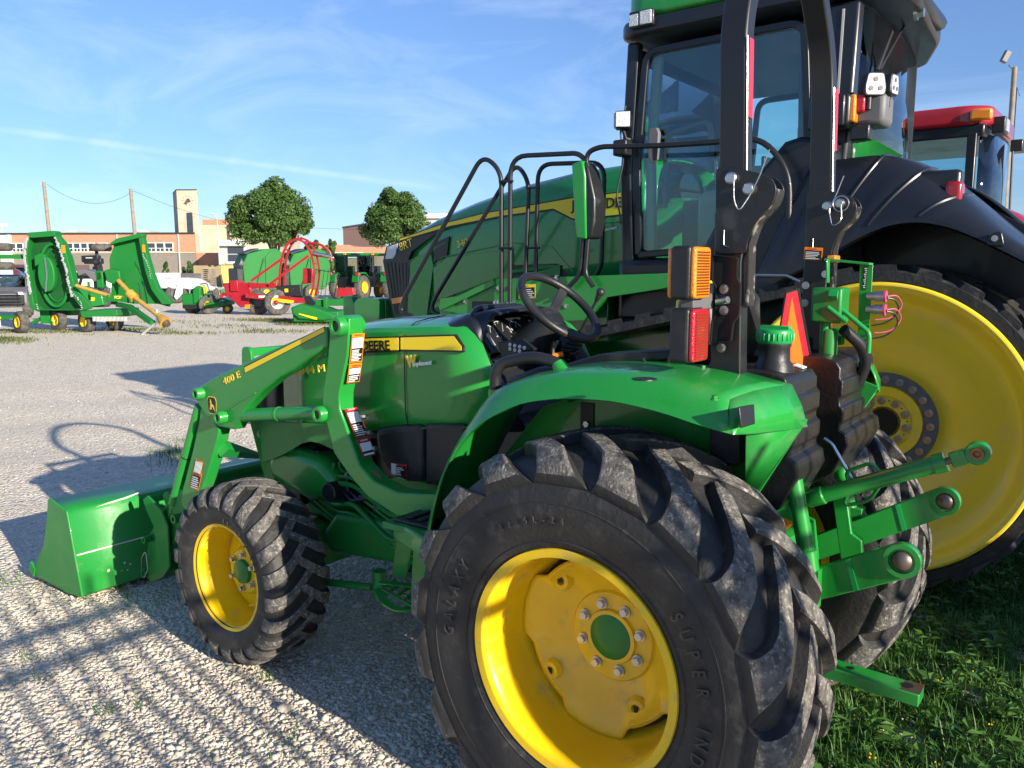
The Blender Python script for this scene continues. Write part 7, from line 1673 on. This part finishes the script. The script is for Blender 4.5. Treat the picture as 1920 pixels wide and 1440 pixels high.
# ================================================================== ground
def groundmat():
    m = bpy.data.materials.new('crushed_limestone'); m.use_nodes = True; t = m.node_tree; b = t.nodes['Principled BSDF']; b.inputs['Roughness'].default_value = .92; b.inputs['Specular IOR Level'].default_value = .25
    g = t.nodes.new('ShaderNodeNewGeometry')
    def noise(sc, det=5, sx=1, sy=1, rot=0, ro=.6):
        mp = t.nodes.new('ShaderNodeMapping'); mp.inputs['Scale'].default_value = (sx, sy, 1); mp.inputs['Rotation'].default_value = (0,0,rot)
        n = t.nodes.new('ShaderNodeTexNoise'); n.inputs['Scale'].default_value = sc; n.inputs['Detail'].default_value = det; n.inputs['Roughness'].default_value = ro
        t.links.new(g.outputs['Position'], mp.inputs[0]); t.links.new(mp.outputs[0], n.inputs['Vector']); return n.outputs['Fac']
    def ramp(f, lo, hi, a=0, b_=1):
        r = t.nodes.new('ShaderNodeMapRange'); r.inputs[1].default_value = lo; r.inputs[2].default_value = hi; r.inputs[3].default_value = a; r.inputs[4].default_value = b_; t.links.new(f, r.inputs[0]); return r.outputs[0]
    def mixc(f, c1, c2):
        x = t.nodes.new('ShaderNodeMixRGB')
        for i, c in ((1, c1), (2, c2)):
            if isinstance(c, tuple): x.inputs[i].default_value = (*c, 1)
            else: t.links.new(c, x.inputs[i])
        t.links.new(f, x.inputs[0]); return x.outputs[0]
    v = t.nodes.new('ShaderNodeTexVoronoi'); v.inputs['Scale'].default_value = 38; v.inputs['Randomness'].default_value = 1
    t.links.new(g.outputs['Position'], v.inputs['Vector'])
    v2 = t.nodes.new('ShaderNodeTexVoronoi'); v2.inputs['Scale'].default_value = 14; t.links.new(g.outputs['Position'], v2.inputs['Vector'])
    bw = t.nodes.new('ShaderNodeRGBToBW'); t.links.new(v.outputs['Color'], bw.inputs[0]); bw2 = t.nodes.new('ShaderNodeRGBToBW'); t.links.new(v2.outputs['Color'], bw2.inputs[0])
    c = mixc(ramp(bw.outputs[0], .2, .85), (.56,.49,.39), (.84,.75,.61))
    c = mixc(ramp(bw2.outputs[0], .45, .9, 0, .75), c, (.84,.76,.63))
    dust = mixc(ramp(noise(3.5, 10, ro=.8), .36, .66), (.60,.52,.41), (.84,.745,.60))
    # dusty packed lanes, running across the view
    lane = ramp(noise(.30, 4, 1, 5.5, R(50), .55), .42, .62)
    c = mixc(lane, c, dust)
    tracks = ramp(noise(.55, 3, .35, 9, R(50)), .55, .68, 0, .35)
    c = mixc(tracks, c, (.58,.50,.39))
    c = mixc(ramp(noise(22, 6, ro=.8), .40, .62, 0, .42), c, (.42,.36,.28))
    c = mixc(ramp(noise(.9, 6), .58, .75, 0, .4), c, (.54,.46,.35))
    t.links.new(c, b.inputs['Base Color'])
    ad = t.nodes.new('ShaderNodeMath'); ad.operation = 'ADD'; t.links.new(v.outputs['Distance'], ad.inputs[0])
    mu = t.nodes.new('ShaderNodeMath'); mu.operation = 'MULTIPLY'; mu.inputs[1].default_value = -1; t.links.new(noise(9, 9), mu.inputs[0]); t.links.new(mu.outputs[0], ad.inputs[1])
    u = t.nodes.new('ShaderNodeBump'); u.inputs['Strength'].default_value = 1.0; u.inputs['Distance'].default_value = .020; u.invert = True; t.links.new(ad.outputs[0], u.inputs['Height']); t.links.new(u.outputs[0], b.inputs['Normal'])
    return m
M['ground'] = groundmat()
def gz(x, y):
    """small ups and downs of the yard"""
    return .018*math.sin(x*1.3+y*.7)+.012*math.sin(x*2.9-y*2.1+1)+.02*math.sin(y*.45+x*.3)-.03
g = MB(); nx, ny = 120, 120
xs = [-12+24*i/nx for i in range(nx+1)]; ys = [-14+22*j/ny for j in range(ny+1)]
rows = [[(x, y, gz(x, y)*min(1, max(0, min(x+12, 12-x, y+14, 8-y)/2))) for y in ys] for x in xs]
g.grid(rows)
for x0, x1, y0, y1 in ((-60,-12,-900,60),(12,900,-900,60),(-12,12,-900,-14),(-12,12,8,60)): g.add([(x0,y0,0),(x1,y0,0),(x1,y1,0),(x0,y1,0)], [(0,1,2,3)])
struct('ground', g, 'ground', smooth=60)

def frustum_ok(x, y, z=0, mg=60):
    d = Vector((x, y, z))-C0; zf = d.dot(FW)
    if zf < .4: return False
    px, py = 960+CAM['f']*d.dot(RT)/zf, 720-CAM['f']*d.dot(UP)/zf
    return -mg < px < 1920+mg and -mg < py < 1440+mg
def stones():
    m = bpy.data.materials.new('limestone_chip'); m.use_nodes = True; t = m.node_tree; b = t.nodes['Principled BSDF']; b.inputs['Roughness'].default_value = .88; b.inputs['Specular IOR Level'].default_value = .3
    ge = t.nodes.new('ShaderNodeNewGeometry'); r = t.nodes.new('ShaderNodeValToRGB'); t.links.new(ge.outputs['Random Per Island'], r.inputs[0])
    for p, c in ((0,(.42,.37,.30)),(.15,(.60,.53,.43)),(.6,(.68,.61,.50)),(.93,(.75,.69,.58)),(1,(.58,.44,.34))):
        e = r.color_ramp.elements[0] if p == 0 else r.color_ramp.elements[-1] if p == 1 else r.color_ramp.elements.new(p); e.position = p; e.color = (*c, 1)
    n = t.nodes.new('ShaderNodeTexNoise'); n.inputs['Scale'].default_value = 90; t.links.new(ge.outputs['Position'], n.inputs['Vector'])
    x = t.nodes.new('ShaderNodeMixRGB'); x.blend_type = 'MULTIPLY'; x.inputs[0].default_value = .35; t.links.new(r.outputs[0], x.inputs[1]); t.links.new(n.outputs['Color'], x.inputs[2]); t.links.new(x.outputs[0], b.inputs['Base Color'])
    M['stone_chip'] = m
    bm_ = bmesh.new(); bmesh.ops.create_icosphere(bm_, subdivisions=1, radius=1); base = np.array([v.co[:] for v in bm_.verts]); faces = np.array([[v.index for v in f.verts] for f in bm_.faces]); bm_.free()
    r_ = np.random.default_rng(11); V = []; F = []; off = 0
    pts = []
    tries = 0
    while len(pts) < 42000 and tries < 600000:
        tries += 1
        if r_.random() < .62: x, y = r_.uniform(-.4, 3.6), r_.uniform(-.9, 2.4)
        else: x, y = r_.uniform(-.4, 13), r_.uniform(-9, 2.6)
        if not frustum_ok(x, y): continue
        d = math.hypot(x-C0.x, y-C0.y)
        if r_.random() > min(1, (2.6/d)**1.3): continue
        pts.append((x, y, d))
    for x, y, d in pts:
        s_ = (r_.gamma(2.0, .0024)+.0028)*(1.0 if d < 5 else .85); s_ = min(s_, .030)
        sc = np.array([s_*r_.uniform(.8,1.35), s_*r_.uniform(.6,1.0), s_*r_.uniform(.28,.6)])
        v = base*(1+r_.uniform(-.28,.28,size=(12,1)))*sc
        a, tl = r_.uniform(0, 2*PI), r_.normal(0, .35)
        ca, sa, ct, st = math.cos(a), math.sin(a), math.cos(tl), math.sin(tl)
        v = v@np.array([[ct,0,st],[0,1,0],[-st,0,ct]]).T@np.array([[ca,-sa,0],[sa,ca,0],[0,0,1]]).T
        V.append(v+np.array([x, y, gz(x, y)+sc[2]*.25])); F.append(faces+off); off += 12
    V = np.concatenate(V); F = np.concatenate(F)
    me = bpy.data.meshes.new('gravel'); me.vertices.add(len(V)); me.vertices.foreach_set('co', V.ravel()); me.loops.add(F.size); me.loops.foreach_set('vertex_index', F.ravel()); me.polygons.add(len(F)); me.polygons.foreach_set('loop_start', np.arange(0, F.size, 3)); me.update(); me.validate()
    me.materials.append(m); o = bpy.data.objects.new('gravel', me); COL.objects.link(o); o['kind'] = 'stuff'; o['label'] = 'loose pale limestone chips over the yard'
stones()
def blades(name, spots, m, label):
    """spots: (x, y, z, height, width, lean, kind)"""
    V = []; F = []
    for x, y, z, h, w, kind in spots:
        a = rng.uniform(0, 2*PI); lean = rng.uniform(.1,.9)*h; dx, dy = math.cos(a), math.sin(a); sx, sy = -dy*w, dx*w; n = len(V)
        if kind == 0:
            V += [(x-sx,y-sy,z),(x+sx,y+sy,z),(x+dx*lean*.35+sx*.8,y+dy*lean*.35+sy*.8,z+h*.55),(x+dx*lean*.35-sx*.8,y+dy*lean*.35-sy*.8,z+h*.55),(x+dx*lean,y+dy*lean,z+h*(1-.25*lean/h))]; F += [(n,n+1,n+2,n+3),(n+3,n+2,n+4)]
        else:
            tz = rng.uniform(-.3,.6)*h; V += [(x,y,z+h*.6),(x+dx*h*.5+sx*2,y+dy*h*.5+sy*2,z+h*.8+tz*.3),(x+dx*h,y+dy*h,z+h*.7+tz*.5),(x+dx*h*.5-sx*2,y+dy*h*.5-sy*2,z+h*.8+tz*.3)]; F += [(n,n+1,n+2,n+3)]
    mb = MB(); mb.v = V; mb.f = F; o = struct(name, mb, m, kind='stuff', smooth=0); o['label'] = label; return o
def grass():
    sp = []
    for _ in range(90000):
        x, y = rng.uniform(-1.6, .4), rng.uniform(-4.5, 1.2)
        if x > -.22-.10*math.sin(y*2.3)+rng.normal(0,.08) or not frustum_ok(x, y, .05, 120): continue
        if math.sin(x*9+y*4)*math.sin(y*7-x*3) > .82 and rng.random() < .8: continue
        k = 0 if rng.random() < .55 else 1
        h = rng.gamma(4, .016)+.015 if k == 0 else rng.uniform(.02,.05)
        sp.append((x, y, gz(x, y)-.004, h, .0022 if k == 0 else rng.uniform(.004,.009), k))
        if len(sp) > 34000: break
    for _ in range(260):                               # taller broad-leaved weeds, each a fan of leaves on a stem
        x, y = rng.uniform(-1.3,-.25), rng.uniform(-3.4, .6)
        if not frustum_ok(x, y, .05, 120): continue
        for k in range(rng.integers(5, 12)): sp.append((x+rng.normal(0,.012), y+rng.normal(0,.012), gz(x,y)+rng.uniform(.0,.07), rng.uniform(.03,.075), rng.uniform(.005,.011), 1))
        for k in range(3): sp.append((x+rng.normal(0,.01), y+rng.normal(0,.01), gz(x,y)-.004, rng.uniform(.08,.17), .0022, 0))
    blades('grass', sp, 'weed', 'green grass and low weeds at the lower right')
    fl = MB()
    for _ in range(7):
        x, y = rng.uniform(-1.1,-.35), rng.uniform(-1.9,-.1); z = gz(x, y)+rng.uniform(.06,.13)
        for k in range(5): fl.sphere((x+rng.normal(0,.008), y+rng.normal(0,.008), z+rng.normal(0,.006)), .0035, 6)
    struct('clover_flowers', fl, 'yellow', kind='stuff')
    sp = []
    for _ in range(45):                                # tufts in the gravel
        x, y = rng.uniform(.6, 4.2), rng.uniform(-1.5, 2.0)
        if not frustum_ok(x, y): continue
        for k in range(rng.integers(8, 26)): sp.append((x+rng.normal(0,.03), y+rng.normal(0,.03), gz(x,y)-.003, rng.uniform(.015,.07), .0016, 0))
    for cx_, cy_, n_ in ((5.9,-1.45,300),(5.6,-1.3,200),(6.3,-1.9,120),(3.9,.95,120)):
        for k in range(n_): sp.append((cx_+rng.normal(0,.16), cy_+rng.normal(0,.12), gz(cx_,cy_)-.003, rng.uniform(.02,.09), .0025, 0))
    blades('weed_tufts', sp, 'weed', 'sparse weed tufts growing through the gravel')
    sp = []
    hf = Vector((math.cos(_y), math.sin(_y))); hr = Vector((math.sin(_y), -math.cos(_y)))
    for px0, px1, d0, d1, n in ((-60,60,20.0,23.5,5000),(80,520,22.4,24.4,4500),(470,640,26,29.5,6000),(200,700,24,30,2000)):
        for _ in range(n):
            d = (d0+d1)/2+(d1-d0)*.30*rng.normal(); px = (px0+px1)/2+(px1-px0)*.33*rng.normal(); lt = (px-960)*d/CAM['f']; x, y = C0.x+hf.x*d+hr.x*lt, C0.y+hf.y*d+hr.y*lt
            if math.sin(px*.03+d*1.3)+math.sin(px*.011-d*2.1) < .35+rng.normal(0,.5): continue
            sp.append((x, y, 0, rng.uniform(.03,.11), .010, 0))
    blades('grass_strip', sp, 'strip', 'strip of short grass along the far side of the gravel lane')
M['strip'] = leafmat('dry_grass', (.07,.11,.02), (.20,.21,.07), 1.0)
grass()
def fence():
    T = thing('picket_fence', 'black steel picket fence with two top rails behind the camera', 'fence', (-3.1, 0, 0))
    pk = MB(); ys = [-1.0+.125*k for k in range(52)]
    for y in ys: pk.box(-3.113,-3.087,y-.0125,y+.0125,.05,2.08)
    each('picket', pk, 'blackp', T)
    part('rail', MB().box(-3.12,-3.08,-1.1,5.6,1.855,1.895), 'blackp', T); part('rail', MB().box(-3.12,-3.08,-1.1,5.6,1.735,1.775), 'blackp', T); part('rail', MB().box(-3.12,-3.08,-1.1,5.6,.15,.19), 'blackp', T)
    for y in (-1.1, 1.3, 3.7): part('post', MB().box(-3.14,-3.06,y-.04,y+.04,0,2.15), 'blackp', T)
    for i, (y, h, lb) in enumerate(((-1.75,1.5,'shortest green shrub added unseen for shade behind the camera, next to the end of the picket fence'),(-2.9,1.8,'tall green shrub added unseen for shade behind the camera, second from the picket fence'),(-4.1,1.7,'green shrub behind the camera, third from the picket fence'),(-5.4,2.0,'tallest green shrub added unseen for shade behind the camera, farthest from the picket fence'))):
        T = thing('shade_shrub', lb, 'shrub', (-3.6, y, 0), group='unseen shrubs added for shade')  # added out of view to shade the grass and the tracked wheel
        part('trunk', MB().tube([(-3.6,y,-.05),(-3.6,y,h*.6)], [.06,.03], 8), 'bark', T)
        bush(T, (-3.6,y,h*.52), .8, .95, h*.50, 7000, .055, 'leaf', name='crown', clumps=40, seed=30+i, low=-1)
fence()
TR = compact_tractor(); compact_loader(TR); compact_under(TR)
tracked_tractor(); red_tractor()
batwing_mower(); mower_corner()
utility_vehicle(18, 31, 'dark grey utility vehicle with brush bar behind the left mower wing', R(28))
zero_turn(); red_rake(); white_machine(); rotary_cutter(); small_wagon()
round_baler(490, 47, 'green round baler with black front box, left of the two, behind the red hoop frame', 'green round balers behind the red machine')
round_baler(573, 48, 'green round baler seen through the red hoop, right of the two', 'green round balers behind the red machine')
cab_tractor(655, 50, 'green cab tractor seen from behind with orange lamps, nearer the red machine', R(-18), 'green cab tractors in the background')
cab_tractor(706, 51, 'green cab tractor seen from behind, partly hidden by the tracked tractor nose', R(-14), 'green cab tractors in the background')
buildings(); yard_clutter(); trees()
